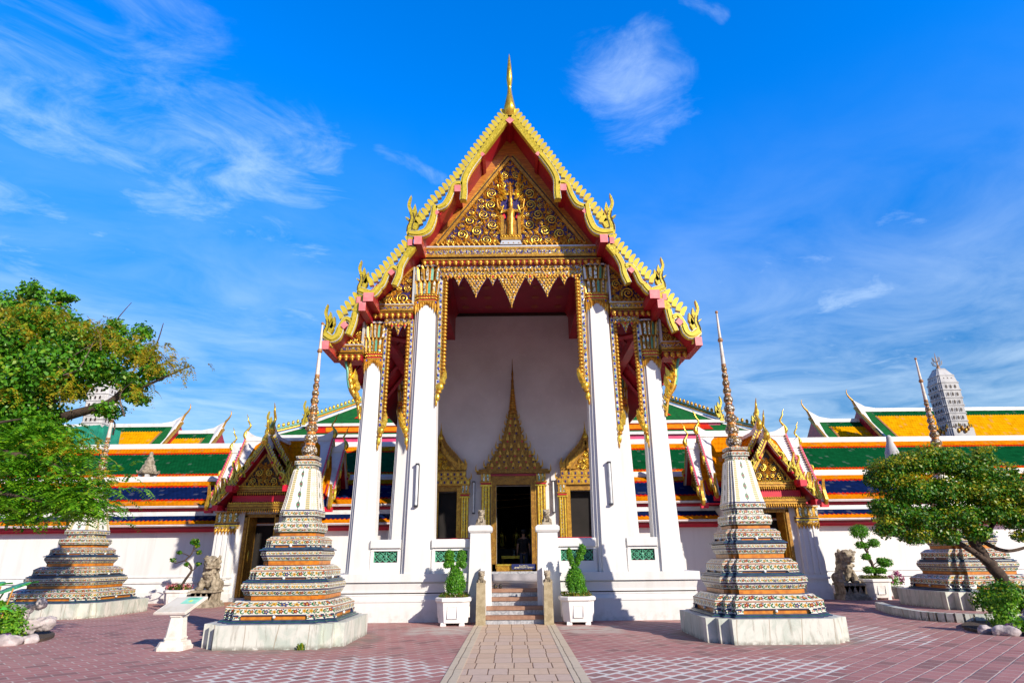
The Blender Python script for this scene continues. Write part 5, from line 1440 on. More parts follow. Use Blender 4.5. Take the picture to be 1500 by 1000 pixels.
mb = MB(); mb.lathe([(.8, 0), (.7, 5.4), (.42, 6.3), (.36, 6.9), (.30, 7.1), (.18, 7.45), (.14, 7.7), (.15, 7.74), (.13, 7.84), (.05, 7.9)], 21.2, 34, 'prang_stone', 12)
tag(mb.build('stone_finial', loc=(21.2, 34, 0)), 'plain grey stone cone tip poking up behind the right tree', 'finial')
# ---------------------------------------------------------------- tiled chedis
def chedi(cx, cy, label, group='chedis covered in flower tiles', H=7.39, wscale=1.0, top_dark=False):
    q = thing('tiled_chedi', label, 'chedi', (cx, cy, 0), group)
    sp = (H-4.04)/3.35
    def plan(w, z): return [(cx+a, cy+b, z) for a, b in redent(w*wscale)]
    def seg(mb, w0, z0, w1, z1, mt, cell=None):
        p0, p1 = plan(w0, z0), plan(w1, z1)
        if mt in ('flower_tile', 'bell_tile'):
            n = len(p0); cell = cell or max(.05, math.hypot(z1-z0, w1-w0))
            uvs = []
            for i in range(n):
                l = math.dist(p0[i], p0[(i+1) % n])
                if mt == 'bell_tile': uvs.append([(0, 0), (1, 0), (1, 1), (0, 1)]); continue
                k = max(1, round(l/(cell*1.15))); o = (i*7) % 13
                uvs.append([(o, 0), (o+k, 0), (o+k, 1), (o, 1)])
            mb.ring(p0, p1, mt, False, uvs)
        else: mb.ring(p0, p1, mt)
        return mb
    mb = MB()
    seg(mb, 1.385, 0, 1.385, .44, 'marble'); mb.cap(plan(1.385, .44), 'marble'); mb.build('marble_plinth', q)
    def tier(z0, w, wi, zf, zt, zs, wn, nm='tier', feet=True):
        """orange recess with feet, flower band, sloping flower shoulder"""
        mb = MB()
        seg(mb, w+.10, z0-.068, w+.10, z0-.045, 'navy_tile'); seg(mb, w+.10, z0-.045, w+.05, z0-.030, 'green_tile'); seg(mb, w+.05, z0-.030, w+.05, z0-.008, 'navy_tile'); seg(mb, w+.05, z0-.008, w-.06, z0, 'green_tile')
        seg(mb, wi, z0-.01, wi, zf, 'orange_tile')
        seg(mb, wi, zf-.018, w*.985, zf-.018, 'navy_tile'); seg(mb, w*.99, zf-.018, w*.99, zf, 'navy_tile')
        seg(mb, w, zf, w, zt, 'flower_tile'); seg(mb, w+.006, zt-.010, w+.006, zt, 'step_brown'); seg(mb, w+.006, zt, w, zt+.008, 'orange_tile')
        seg(mb, w, zt+.01, wn, zs, 'flower_tile'); seg(mb, wn, zs, wn-.05, zs+.012, 'navy_tile')
        mb.cap(plan(w*.99, zf-.018)[::-1], 'navy_tile'); mb.cap(plan(wn-.05, zs+.012), 'green_tile')
        t = mb.build(nm, q)
        h = zf-z0
        for k in range(4):
            c, s_ = [(1, 0), (0, 1), (-1, 0), (0, -1)][k]
            def tr(u, d, z): return (cx+c*d*wscale-s_*u*wscale, cy+s_*d*wscale+c*u*wscale, z)
            for u, d in ((-.66*w, w), (.66*w, w), (-.80*w, w*.86), (.80*w, w*.86), (-.94*w, w*.72), (.94*w, w*.72)):
                hw = w*.055; f = MB()
                vs = [tr(u-hw*1.5, d, zf), tr(u+hw*1.5, d, zf), tr(u+hw, d+.015, z0+h*.35), tr(u+hw*1.1, d+.03, z0), tr(u-hw*1.1, d+.03, z0), tr(u-hw, d+.015, z0+h*.35)]
                vb = [tr(u-hw*1.5, d-.06, zf), tr(u+hw*1.5, d-.1, zf), tr(u+hw, d-.1, z0+h*.35), tr(u+hw*1.1, d-.1, z0), tr(u-hw*1.1, d-.1, z0), tr(u-hw, d-.1, z0+h*.35)]
                f.add(vs+vb, [(0, 1, 2, 5), (5, 2, 3, 4)], 'flower_tile', False, [[(0, 1), (1, 1), (1, .3), (0, .3)], [(0, .3), (1, .3), (1, 0), (0, 0)]])
                f.add(vs+vb, [(i, 6+i, 6+(i+1) % 6, (i+1) % 6) for i in range(6)], 'navy_tile'); f.build('tile_foot', t)
            f = MB(); f.ell(tr(0, w*.985, z0+h*.55), (.032, .032, .032), 'planter_white', 8, 6); f.build('flower_boss', t)
    def mould(z0, w, wi, zo, zm, zt, wb):
        """orange neck, small flowers leaning out, navy string, flower band"""
        mb = MB()
        seg(mb, wi, z0, wi, zo, 'orange_tile'); seg(mb, wi, zo, wb, zo+.015, 'green_tile')
        seg(mb, wb, zo+.015, w*.975, zm-.012, 'flower_tile'); seg(mb, w*.985, zm-.010, w*.985, zm+.010, 'navy_tile'); seg(mb, w*.985, zm+.010, w, zm+.02, 'step_brown')
        seg(mb, w, zm+.02, w, zt-.03, 'flower_tile'); seg(mb, w, zt-.03, w-.03, zt, 'flower_tile'); seg(mb, w-.03, zt, w-.10, zt+.012, 'navy_tile')
        mb.cap(plan(w-.1, zt+.012), 'green_tile'); mb.build('moulding', q)
    tier(.512, 1.10, 1.055, .60, .73, .85, .945)
    mould(.862, .91, .83, .935, 1.055, 1.185, .845)
    tier(1.262, .79, .755, 1.30, 1.43, 1.525, .69)
    mould(1.54, .655, .59, 1.62, 1.725, 1.84, .60)
    tier(1.905, .585, .555, 1.955, 2.06, 2.13, .515)
    mb = MB()
    seg(mb, .43, 2.13, .43, 2.21, 'orange_tile'); seg(mb, .43, 2.21, .46, 2.23, 'green_tile'); seg(mb, .46, 2.23, .485, 2.30, 'flower_tile', .2); seg(mb, .485, 2.30, .47, 2.42, 'flower_tile'); seg(mb, .47, 2.42, .40, 2.445, 'flower_tile')
    mb.cap(plan(.40, 2.445), 'green_tile'); mb.cap(plan(.46, 2.212)[::-1], 'green_tile')
    seg(mb, .365, 2.44, .345, 2.55, 'flower_tile'); seg(mb, .345, 2.55, .40, 2.575, 'navy_tile'); seg(mb, .41, 2.575, .41, 2.68, 'flower_tile'); seg(mb, .415, 2.68, .40, 2.705, 'navy_tile'); mb.cap(plan(.40, 2.70), 'navy_tile'); mb.cap(plan(.40, 2.572)[::-1], 'navy_tile')
    mb.build('lotus_base', q)
    mb = MB(); bp = [(2.70, .40), (2.78, .382), (2.95, .352), (3.2, .318), (3.45, .284), (3.58, .262), (3.63, .246)]
    n = 20
    for (za, wa), (zb, wb) in zip(bp[:-1], bp[1:]):
        v0, v1 = (za-2.7)/.93, (zb-2.7)/.93
        mb.ring(plan(wa, za), plan(wb, zb), 'bell_tile', False, [[(0, v0), (1, v0), (1, v1), (0, v1)]]*n)
    mb.cap(plan(.246, 3.63), 'bell_tile'); mb.build('bell', q)
    mb = MB()
    seg(mb, .22, 3.62, .21, 3.72, 'flower_tile'); seg(mb, .21, 3.72, .25, 3.735, 'green_tile'); seg(mb, .25, 3.735, .25, 3.82, 'flower_tile'); seg(mb, .25, 3.82, .20, 3.835, 'navy_tile'); mb.cap(plan(.2, 3.835), 'navy_tile')
    seg(mb, .19, 3.83, .19, 3.88, 'orange_tile'); seg(mb, .23, 3.875, .24, 3.935, 'flower_tile'); mb.cap(plan(.24, 3.935), 'navy_tile'); mb.cap(plan(.23, 3.875)[::-1], 'navy_tile')
    mb.build('throne', q)
    mb = MB(); z = 3.93; nb = 9; total = (5.93-3.93)*sp; r = .165; hs = [.93**k for k in range(nb)]; u = total/sum(hs)
    for k in range(nb):
        h = u*hs[k]; rr_ = .165*(.885**k)
        mb.lathe([(rr_*.72, z), (rr_*.78, z+h*.16), (rr_*.72, z+h*.20), (rr_*.95, z+h*.26), (rr_*1.06, z+h*.42), (rr_*1.10, z+h*.58), (rr_*1.0, z+h*.78), (rr_*.74, z+h*.92), (rr_*.68, z+h)], cx, cy, 'ball_tile', 12)
        mb.lathe([(rr_*.80, z-.002), (rr_*.82, z+h*.10), (rr_*.76, z+h*.17)], cx, cy, 'orange_tile', 12)
        z += h
    mb.build('lotus_beads', q)
    z5 = 3.93+total
    z6 = z5+(6.57-5.93)*sp
    mb = MB(); mb.lathe([(.055, z5-.01), (.060, z5+.03), (.050, z5+.06)], cx, cy, 'spire_rust', 10); mb.lathe([(.052, z5+.05), (.036, z6)], cx, cy, 'spire_white', 10)
    mb.lathe([(.036, z6-.02), (.056, z6+.0), (.066, z6+.03), (.05, z6+.07), (.036, z6+.09)], cx, cy, 'spire_rust', 10); mb.lathe([(.037, z6+.08), (.022, H-.07)], cx, cy, 'spire_white', 10)
    mb.lathe([(.022, H-.08), (.036, H-.05), (.036, H-.02), (.01, H)], cx, cy, 'spire_rust', 10)
    mb.build('spire_tip', q)
    return q
cA = chedi(5.15, 14.08, 'tall flower tiled chedi in front of the right gateway, standing clear of any tree')
cB = dup(cA, (-4.73, 14.06, 0), math.pi/2, 'tall flower tiled chedi in front of the left gateway, beside the slanted stone sign', (1, 1, .972))
cC = dup(cA, (-14.3, 21.2, 0), math.pi, 'flower tiled chedi partly hidden by the hanging branches of the left tree', (1.26, 1.26, .955))
cD = dup(cA, (14.7, 21.0, 0), -math.pi/2, 'flower tiled chedi behind the slanting trunk of the right tree, in its shade', (1.22, 1.22, 1.125))
# grass tuft at the foot of the left chedi
mb = MB(); rg = random.Random(5)
for i in range(34):
    a = rg.uniform(0, 6.28); l = rg.uniform(.06, .17); x, y = -4.06+rg.gauss(0, .04), 12.62+rg.gauss(0, .015)
    dx, dy = .5*l*math.cos(a), .5*l*math.sin(a)*.6
    mb.add([(x-.008, y, 0), (x+.008, y, 0), (x+dx*.5+.006, y+dy*.5, l*.7), (x+dx, y+dy, l*.8)], [(0, 1, 2, 3)], 'leaf_olive' if rg.random() < .6 else 'leaf_moss')
tag(mb.build('grass_tuft', loc=(-4.06, 12.62, 0)), 'small grass tuft growing at the foot of the left chedi plinth', 'weed')
# added marble kerb, stand-in for a lit plinth strip before the right rear chedi
mb = MB(); C = [(11.3, 20.2), (10.8, 18.6), (10.6, 17.2), (10.8, 16.5), (11.4, 16.2), (12.8, 16.1)]
C = catmull(C, 4)
for i in range(len(C)-1):
    (a, b), (c, d) = C[i], C[i+1]; t = Vector((c-a, d-b)).normalized(); nx, ny = -t.y*.22, t.x*.22
    h = .20
    mb.add([(a, b, 0), (c, d, 0), (c, d, h), (a, b, h), (a-nx, b-ny, 0), (c-nx, d-ny, 0), (c-nx, d-ny, h), (a-nx, b-ny, h)], [(0, 1, 2, 3), (5, 4, 7, 6), (3, 2, 6, 7)], 'marble')
tag(mb.build('added_kerb', loc=(10.6, 17, 0)), 'low curved pale marble strip added as a kerb in front of the shaded right chedi', 'kerb')

# ---------------------------------------------------------------- carved stone lions and posts
def blob_mesh(name, parts, mt, voxel, parent=None, loc=(0, 0, 0), disp=.03, scale=.08):
    """union of ellipsoids fused into one carved surface"""
    mb = MB()
    for p in parts:
        c, r = p[0], p[1]; rot = Matrix.Rotation(p[2], 3, p[3]) if len(p) > 2 else None
        mb.ell(c, r, mt, 12, 9, rot)
    o = mb.build(name, parent, None if parent else loc)
    if not parent:
        pass
    m_ = o.modifiers.new('fuse', 'REMESH'); m_.mode = 'VOXEL'; m_.voxel_size = voxel; m_.use_smooth_shade = True
    if disp:
        tx = bpy.data.textures.get('stone_%g' % scale) or bpy.data.textures.new('stone_%g' % scale, 'CLOUDS'); tx.noise_scale = scale; tx.noise_depth = 3
        d = o.modifiers.new('carve', 'DISPLACE'); d.texture = tx; d.strength = disp; d.mid_level = .5; d.texture_coords = 'GLOBAL'
    return o
def lion_parts(o, s, f=1):
    """seated guardian lion facing the camera, head turned to the side f"""
    def P(x, y, z): return (o[0]+x*s*f, o[1]+y*s, o[2]+z*s)
    def E(x, y, z, a, b, c, *r): return (P(x, y, z), (a*s, b*s, c*s), *r)
    L = [E(0, .18, .34, .26, .30, .30), E(0, -.02, .55, .22, .20, .26), E(0, .28, .22, .30, .26, .22),
         E(-.20, -.05, .18, .08, .10, .26), E(.20, -.05, .18, .08, .10, .26), E(-.20, -.14, .04, .10, .13, .06), E(.20, -.14, .04, .10, .13, .06),
         E(-.30, .18, .16, .11, .22, .18), E(.30, .18, .16, .11, .22, .18), E(-.3, -.02, .05, .1, .16, .06), E(.3, -.02, .05, .1, .16, .06),
         E(.05, -.10, .86, .24, .22, .22), E(.08, -.27, .80, .15, .12, .09), E(.08, -.27, .70, .13, .11, .045), E(.08, -.38, .84, .05, .05, .04),
         E(-.03, -.28, .92, .055, .06, .05), E(.19, -.28, .92, .055, .06, .05), E(-.09, -.25, .99, .08, .06, .035), E(.25, -.24, .99, .08, .06, .035),
         E(-.16, -.04, 1.02, .06, .05, .08), E(.27, -.02, 1.02, .06, .05, .08), E(0, .42, .55, .10, .12, .26), E(.02, .44, .80, .08, .08, .12)]
    rg = random.Random(3)
    for i in range(34):
        a = rg.uniform(0, 6.28); t = rg.uniform(-.2, 1)
        L.append(E(.04+.23*math.cos(a), .03+.2*math.sin(a)*.9, .60+.36*t, .065, .065, .06))
    for i in range(5): L.append(E(-.12+.06*i, -.19, .55-.02*abs(i-2), .035, .04, .045))
    return L
def guardian(x, y, label, f):
    q = thing('guardian_lion', label, 'statue', (x, y, 0), 'stone guardian lions before the gateways')
    mb = MB()
    mb.box(x-.50, x+.50, y-.52, y+.52, 0, .12, 'lion_stone', .03, .03); mb.box(x-.44, x+.44, y-.46, y+.46, .12, .20, 'lion_stone', .02, .02); mb.box(x-.36, x+.36, y-.40, y+.40, .20, .50, 'lion_stone'); mb.box(x-.42, x+.42, y-.45, y+.45, .50, .58, 'lion_stone', .02, .02)
    for s_ in (-1, 1):
        for k in range(4): mb.prism([(x-.3+.2*k-.09, .48), (x-.3+.2*k+.09, .48), (x-.3+.2*k, .24)], y-.41, y-.39, 'lion_stone')
    mb.build('pedestal', q)
    blob_mesh('lion_body', lion_parts((x, y+.02, .56), 1.12, f), 'lion_stone', .022, q, disp=.05, scale=.07)
    return q
guardian(-11.35, 24.05, 'weathered stone guardian lion on pedestal beside the left gateway and the twisted shrub', 1)
guardian(12.62, 24.6, 'weathered stone guardian lion on pedestal between the right gateway and the pruned tree', 1)
for s_, w1 in ((-1, 'left'), (1, 'right')):
    q = thing('lion_figurine', 'small stone lion seated on the %s white pillar beside the door' % w1, 'statue', (s_*.93, 17.72, 2.45), 'small stone lions on the pillars')
    mb = MB(); mb.box(s_*.93-.14, s_*.93+.14, 17.58, 17.88, 2.45, 2.52, 'lion_stone', .01, .01); mb.build('plinth', q)
    blob_mesh('lion_body', lion_parts((s_*.93, 17.74, 2.51), .34, -s_), 'lion_stone', .009, q, disp=.016, scale=.03)
    q = thing('stone_post', 'square stone post topped by a carved crouching lion, %s of the steps' % w1, 'post', (s_*.86, 16.72, 0), 'stone posts flanking the steps')
    mb = MB(); mb.box(s_*.86-.12, s_*.86+.12, 16.60, 16.84, 0, 1.0, 'granite', .012, .012); mb.build('shaft', q)
    blob_mesh('lion_head', lion_parts((s_*.86, 16.74, .96), .30, -s_), 'lion_stone', .009, q, disp=.016, scale=.03)

# ---------------------------------------------------------------- planters and sign
def octa(w, d, c): return [(w-c, -d), (w, -d+c), (w, d-c), (w-c, d), (-w+c, d), (-w, d-c), (-w, -d+c), (-w+c, -d)]
def planter(x, y, label, w=.40, h=.62, group='white octagonal planters', rot=0):
    q = thing('planter', label, 'planter', (x, y, 0), group)
    mb = MB(); c = w*.42
    def pl(k, z, wob=0): return [(x+a*k, y+b*k, z) for a, b in octa(w, w, c)]
    mb.ring(pl(.86, .07), pl(.94, h*.55), 'planter_white'); mb.ring(pl(.94, h*.55), pl(.97, h*.84), 'planter_white'); mb.cap(pl(.86, .07)[::-1], 'planter_white')
    for k in range(0, 8):
        if k % 2 == 0 or k == 7:
            pass
    for (dx, dy) in ((0, -1), (1, 0), (-1, 0)):
        def tr(u, d, z): return (x + (u if dy else dx*d), y + (dy*d if dy else u), z)
        d = w*.945
        z0, z1, u = h*.26, h*.68, w*.30
        for a, b, e, f in ((-u, u, z0, z0+.012), (-u, u, z1-.012, z1), (-u, -u+.012, z0, z1), (u-.012, u, z0, z1)):
            vs = [tr(a, d+.012, e), tr(b, d+.012, e), tr(b, d+.014, f), tr(a, d+.014, f)]
            vs += [tr(a, d-.02, e), tr(b, d-.02, e), tr(b, d-.02, f), tr(a, d-.02, f)]
            mb.add(vs, [(0, 1, 2, 3), (0, 4, 5, 1), (1, 5, 6, 2), (2, 6, 7, 3), (3, 7, 4, 0)], 'planter_white')
    mb.build('body', q)
    mb = MB(); mb.ring(pl(.98, h*.82), pl(1.07, h*.87), 'planter_white'); mb.ring(pl(1.07, h*.87), pl(1.07, h*.97), 'planter_white'); mb.ring(pl(1.07, h*.97), pl(1.0, h), 'planter_white'); mb.ring(pl(1.0, h), pl(.88, h), 'planter_white'); mb.ring(pl(.88, h), pl(.88, h*.9), 'planter_white'); mb.cap(pl(.89, h*.93), 'soil')
    mb.build('rim', q)
    for dx in (-1, 1):
        for dy in (-1, 1):
            mb = MB(); mb.box(x+dx*w*.55-.07, x+dx*w*.55+.07, y+dy*w*.72-.05, y+dy*w*.72+.05, 0, .075, 'planter_white', .01, .01); mb.build('foot', q)
    return q
planter(-1.56, 16.92, 'white octagonal planter left of the steps, holding a bushy clipped shrub', .425, .66)
planter(1.60, 16.90, 'white octagonal planter right of the steps, holding a rabbit-eared clipped shrub', .425, .66)
planter(-12.35, 24.0, 'white planter against the cloister wall holding the twisted shrub and pink flowers', .42, .60)
planter(13.62, 24.7, 'white planter by the right lion holding the cloud pruned tree', .50, .72)
q = thing('information_stand', 'slanted stone information stand on a baluster pedestal left of the tiled chedi', 'sign', (-6.55, 12.85, 0))
mb = MB(); x, y = -6.55, 12.88
for (w0, z0, w1, z1) in ((.27, 0, .27, .07), (.25, .07, .22, .15), (.165, .15, .165, .19), (.175, .19, .175, .22), (.155, .22, .12, .58), (.14, .58, .145, .61), (.15, .61, .16, .64)):
    mb.ring([(x+a, y+b, z0) for a, b in octa(w0, w0, w0*.3)], [(x+a, y+b, z1) for a, b in octa(w1, w1, w1*.3)], 'sign_stone'); mb.cap([(x+a, y+b, z1) for a, b in octa(w1, w1, w1*.3)], 'sign_stone')
mb.build('pedestal', q)
def slant(mb, u0, u1, v0, v1, o0, o1, mt):     # panel tilted back, u across, v up the slope
    ca, sa = math.cos(R(34)), math.sin(R(34))
    def P(u, v, o): return (x+u+v*.42, y+v*ca-o*sa, .79+v*sa+o*ca)
    vs = [P(a, b, o) for o in (o0, o1) for a, b in ((u0, v0), (u1, v0), (u1, v1), (u0, v1))]
    mb.add(vs, [(3, 2, 1, 0), (4, 5, 6, 7), (0, 1, 5, 4), (1, 2, 6, 5), (2, 3, 7, 6), (3, 0, 4, 7)], mt)
mb = MB(); slant(mb, -.31, .31, -.24, .24, -.04, 0, 'sign_stone'); mb.lathe([(.13, .60), (.15, .65), (.11, .72)], x, y, 'step_brown', 8); p = mb.build('panel', q)
mb = MB(); slant(mb, -.285, .285, -.22, .22, .0, .006, 'sign_plate'); mb.build('face_plate', p)
mb = MB(); slant(mb, -.03, .26, .02, .20, .006, .010, 'sign_mint'); slant(mb, .08, .14, .07, .12, .010, .013, 'sign_yellow')
for k in range(3): slant(mb, .0+.02*k, .23-.03*k, .145+.018*k, .151+.018*k, .010, .012, 'lattice_green')
mb.build('notice', p)
# shoes left on the top step
for i, dx in enumerate((-.075, .075)):
    mb = MB(); sx, sy = -.46+dx, 18.02
    mb.ell((sx, sy, .835), (.055, .13, .035), 'shoe', 10, 6); mb.ell((sx, sy+.07, .87), (.05, .065, .045), 'shoe', 10, 6)
    tag(mb.build('shoe', loc=(sx, sy, .8)), 'dark shoe, %s of the pair left at the top of the steps' % ('left' if i == 0 else 'right'), 'shoe', 'shoes on the top step')
# ---------------------------------------------------------------- foliage
nrg = np.random.default_rng(11)
def leaves(name, parent, clumps, mt, size, n, asp=2.0, droop=.0, shell=.55, loc=None, up=.3, fold=.25, flat=None):
    """many small folded leaves through the volume of the clumps [(centre, radii, weight)]"""
    C = np.array([c[0] for c in clumps], float); Rr = np.array([c[1] for c in clumps], float); Wt = np.array([c[2] if len(c) > 2 else c[1][0]*c[1][1]+c[1][0]*c[1][2] for c in clumps], float)
    k = nrg.choice(len(clumps), n, p=Wt/Wt.sum())
    d = nrg.normal(size=(n, 3)); d /= np.linalg.norm(d, axis=1)[:, None]
    r = (1-shell*nrg.random(n)**1.6)[:, None]*(1+.10*nrg.normal(size=(n, 1)))
    P = C[k]+d*r*Rr[k]
    nrm = d*.9+nrg.normal(size=(n, 3))*.65; nrm[:, 2] += up; nrm /= np.linalg.norm(nrm, axis=1)[:, None]
    t = nrg.normal(size=(n, 3)); t[:, 2] -= droop*2.2; t -= nrm*(t*nrm).sum(1)[:, None]*(1-min(droop, .9)); t /= np.linalg.norm(t, axis=1)[:, None]
    b = np.cross(nrm, t); b /= np.linalg.norm(b, axis=1)[:, None]
    s = size*(.65+.7*nrg.random(n))[:, None]; w = s/asp
    f = np.cross(t, b)*w*fold
    v = np.stack([P-t*s*.5, P+b*w*.5+f-t*s*.05, P+t*s*.5, P-b*w*.5+f-t*s*.05], 1).reshape(-1, 3)
    o3 = WLOC.get(parent.name, (0, 0, 0)) if parent is not None else (loc or (0, 0, 0))
    v = v-np.array(o3)
    me = bpy.data.meshes.new(name); me.vertices.add(4*n); me.vertices.foreach_set('co', v.ravel())
    me.loops.add(4*n); me.loops.foreach_set('vertex_index', np.arange(4*n, dtype=np.int32))
    me.polygons.add(n); me.polygons.foreach_set('loop_start', np.arange(0, 4*n, 4, dtype=np.int32)); me.polygons.foreach_set('loop_total', np.full(n, 4, dtype=np.int32))
    me.materials.append(MATS[mt]); me.update(calc_edges=True); me.validate()
    ob = bpy.data.objects.new(name, me); COL.objects.link(ob)
    if parent is not None: ob.parent = parent
    else: ob.location = o3
    WLOC[ob.name] = o3
    return ob
def sprays(name, parent, anchors, mt, n_per, size, length, spread, droop=.6, comp=9):
    """compound leaves: a drooping rachis with paired leaflets"""
    V = []
    for (a, w_) in anchors:
        for _ in range(n_per):
            p = np.array(a)+nrg.normal(size=3)*np.array(spread)
            d = nrg.normal(size=3); d[2] = abs(d[2])*.3; d /= np.linalg.norm(d)
            L = length*(.6+.7*nrg.random())
            for i in range(comp):
                t = (i+1)/comp
                q = p+d*L*t+np.array([0, 0, -droop*L*t*t])
                tan = d+np.array([0, 0, -2*droop*t]); tan /= np.linalg.norm(tan)
                side = np.cross(tan, [0, 0, 1.0]); side /= (np.linalg.norm(side)+1e-6)
                for s_ in (-1, 1):
                    e = side*s_*.85+tan*.45+np.array([0, 0, -.25]); e /= np.linalg.norm(e)
                    l = size*(.75+.5*nrg.random())*(1-.35*t); nn = np.cross(tan, e); wv = np.cross(nn, e)*l*.19+nrg.normal(size=3)*.004
                    V += [q, q+e*l*.5+wv, q+e*l, q+e*l*.5-wv]
    v = np.array(V)-np.array(WLOC.get(parent.name, (0, 0, 0))); n = len(v)//4
    me = bpy.data.meshes.new(name); me.vertices.add(4*n); me.vertices.foreach_set('co', v.ravel())
    me.loops.add(4*n); me.loops.foreach_set('vertex_index', np.arange(4*n, dtype=np.int32))
    me.polygons.add(n); me.polygons.foreach_set('loop_start', np.arange(0, 4*n, 4, dtype=np.int32)); me.polygons.foreach_set('loop_total', np.full(n, 4, dtype=np.int32))
    me.materials.append(MATS[mt]); me.update(calc_edges=True); me.validate()
    ob = bpy.data.objects.new(name, me); COL.objects.link(ob); ob.parent = parent; WLOC[ob.name] = WLOC.get(parent.name, (0, 0, 0))
    return ob
def limb(mb, pts, r0, r1, mt='bark', n=7):
    C = catmull(pts, 5); k = len(C)
    C = [(p[0]+rnd.gauss(0, r1*.2), p[1]+rnd.gauss(0, r1*.2), p[2]) for p in C]
    mb.tube(C, [r0+(r1-r0)*i/(k-1) for i in range(k)], mt, n)
def at(px_, py_, y):
    d = fw*885+rt*(px_-750)+up*(500-py_); return tuple(Vector((0, 0, 1.6))+d*(y/d.y))

# left tree: tall one with rusty seed sprays. Crown centres measured off the photograph, spread over its real depth
TL = thing('broadleaf_tree', 'tall leafy tree at the left with rust coloured hanging sprays and a long bare branch', 'tree', (-13.2, 14.6, 0))
mb = MB()
limb(mb, [(-13.4, 14.8, 0), (-13.1, 14.7, 2.0), (-12.9, 14.5, 3.6), (-12.3, 14.2, 4.9), (-11.6, 13.9, 6.2), (-11.3, 13.8, 7.4)], .34, .06)
limb(mb, [(-12.9, 14.5, 3.6), (-11.6, 14.0, 4.4), (-10.2, 13.6, 4.75), (-9.2, 13.4, 5.0), (-8.7, 13.4, 5.6), (-8.2, 13.4, 6.1)], .17, .025)
limb(mb, [(-9.2, 13.4, 5.0), (-8.3, 13.3, 5.4), (-7.4, 13.3, 5.85)], .05, .012)
limb(mb, [(-10.9, 13.8, 4.6), (-10.3, 13.3, 5.5), (-10.0, 13.2, 6.4)], .09, .02)
limb(mb, [(-12.6, 14.3, 4.3), (-12.8, 13.2, 5.5), (-12.6, 12.6, 6.6)], .12, .03)
limb(mb, [(-8.7, 13.4, 5.6), (-8.35, 13.3, 6.2), (-8.25, 13.3, 6.9)], .03, .008)
for _ in range(16):
    a = at(rnd.uniform(0, 200), rnd.uniform(470, 640), rnd.uniform(12.6, 14)); limb(mb, [a, (a[0]+rnd.uniform(-.3, .4), a[1], a[2]+rnd.uniform(.1, .5)), (a[0]+rnd.uniform(-.6, .7), a[1]-.2, a[2]+rnd.uniform(.3, .9))], .022, .006, 'bark_pale', 5)
mb.build('trunk', TL)
def cl(L, dy=0): return [(at(x, y, Y_+dy), (r*1.0, r*1.1, r*.72)) for x, y, r, Y_ in L]
Lc = [(20, 500, .75, 13.4), (70, 470, .65, 13.6), (20, 455, .6, 14.2), (120, 500, .62, 13.4), (90, 540, .8, 13.2), (30, 560, .8, 13.2), (150, 540, .55, 13.3), (165, 500, .45, 13.5), (205, 520, .38, 13.4), (40, 600, .7, 13.5), (105, 570, .4, 13.8), (10, 620, .7, 13.6), (60, 622, .45, 13.3), (25, 645, .5, 13.3), (-40, 520, .9, 13.8), (195, 560, .34, 13.3), (50, 430, .35, 14), (88, 436, .24, 13.6), (225, 545, .28, 13.4), (-30, 600, .9, 14)]
leaves('crown', TL, cl(Lc), 'leaf_green', .10, 36000, 1.5, .15, .7)
leaves('crown', TL, [(at(210, 487, 13.4), (.22, .25, .24)), (at(170, 478, 13.4), (.25, .3, .2)), (at(48, 420, 13.6), (.10, .12, .22)), (at(100, 437, 13.5), (.26, .2, .06)), (at(200, 583, 13.3), (.3, .3, .14)), (at(160, 600, 13.3), (.35, .3, .2))], 'leaf_green', .10, 1500, 1.6, .2, .9)
Lr = [(45, 452, .36), (80, 462, .30), (20, 470, .32), (110, 478, .30), (135, 490, .28), (45, 490, .26), (170, 505, .26), (200, 512, .24), (235, 525, .22), (215, 530, .2), (255, 535, .15), (262, 538, .12), (100, 565, .30), (95, 580, .28), (10, 575, .2), (195, 575, .16), (0, 460, .35), (225, 505, .16), (155, 478, .2)]
sprays('rust_spray', TL, [(at(x, y-4, 12.5+.4*nrg.random()), 1) for x, y, r in Lr for _ in range(3)], 'leaf_rust', 6, .09, .32, (.17, .2, .10), .95, 9)
# nearer tree with compound leaves hanging at the left edge
TN = thing('compound_leaf_tree', 'bright green compound leaved tree drooping at the left edge over the chedi', 'tree', (-13.0, 12.6, 0))
mb = MB()
limb(mb, [(-13.2, 12.4, 0), (-13.0, 12.5, 1.6), (-12.4, 12.5, 2.9), (-11.2, 12.4, 3.7), (-9.8, 12.4, 3.6), (-8.8, 12.4, 3.2)], .20, .02)
limb(mb, [(-12.4, 12.5, 2.9), (-11.5, 12.2, 3.0), (-10.2, 12.2, 2.9), (-9.2, 12.2, 2.7)], .09, .012)
limb(mb, [(-11.6, 12.4, 3.5), (-10.9, 12.3, 4.2), (-10.2, 12.3, 4.4)], .07, .012)
mb.build('trunk', TN)
A = [(20, 655), (60, 640), (100, 655), (40, 690), (80, 690), (120, 685), (20, 720), (60, 725), (100, 725), (135, 712), (10, 750), (45, 752), (90, 745), (120, 740), (140, 735), (145, 750), (70, 668), (5, 690), (30, 765), (-20, 700), (-20, 740), (-25, 660), (110, 750), (128, 760)]
sprays('crown', TN, [(at(x, y-14, 12.2+.9*nrg.random()), 1) for x, y in A for _ in range(3)], 'leaf_compound', 13, .135, .42, (.22, .3, .15), .55, 9)
sprays('rust_spray', TN, [(at(x, y, 12.3), 1) for x, y in ((80, 645), (110, 650), (130, 668), (145, 690), (100, 668), (60, 650), (155, 700), (90, 690), (125, 640), (140, 655)) for _ in range(2)], 'leaf_rust', 4, .075, .30, (.18, .2, .08), .9, 9)
leaves('crown', TN, [(at(x, y-8, 12.9), (.38, .35, .26)) for x, y in A if x < 115], 'leaf_green', .11, 4500, 2.2, .3, .95)

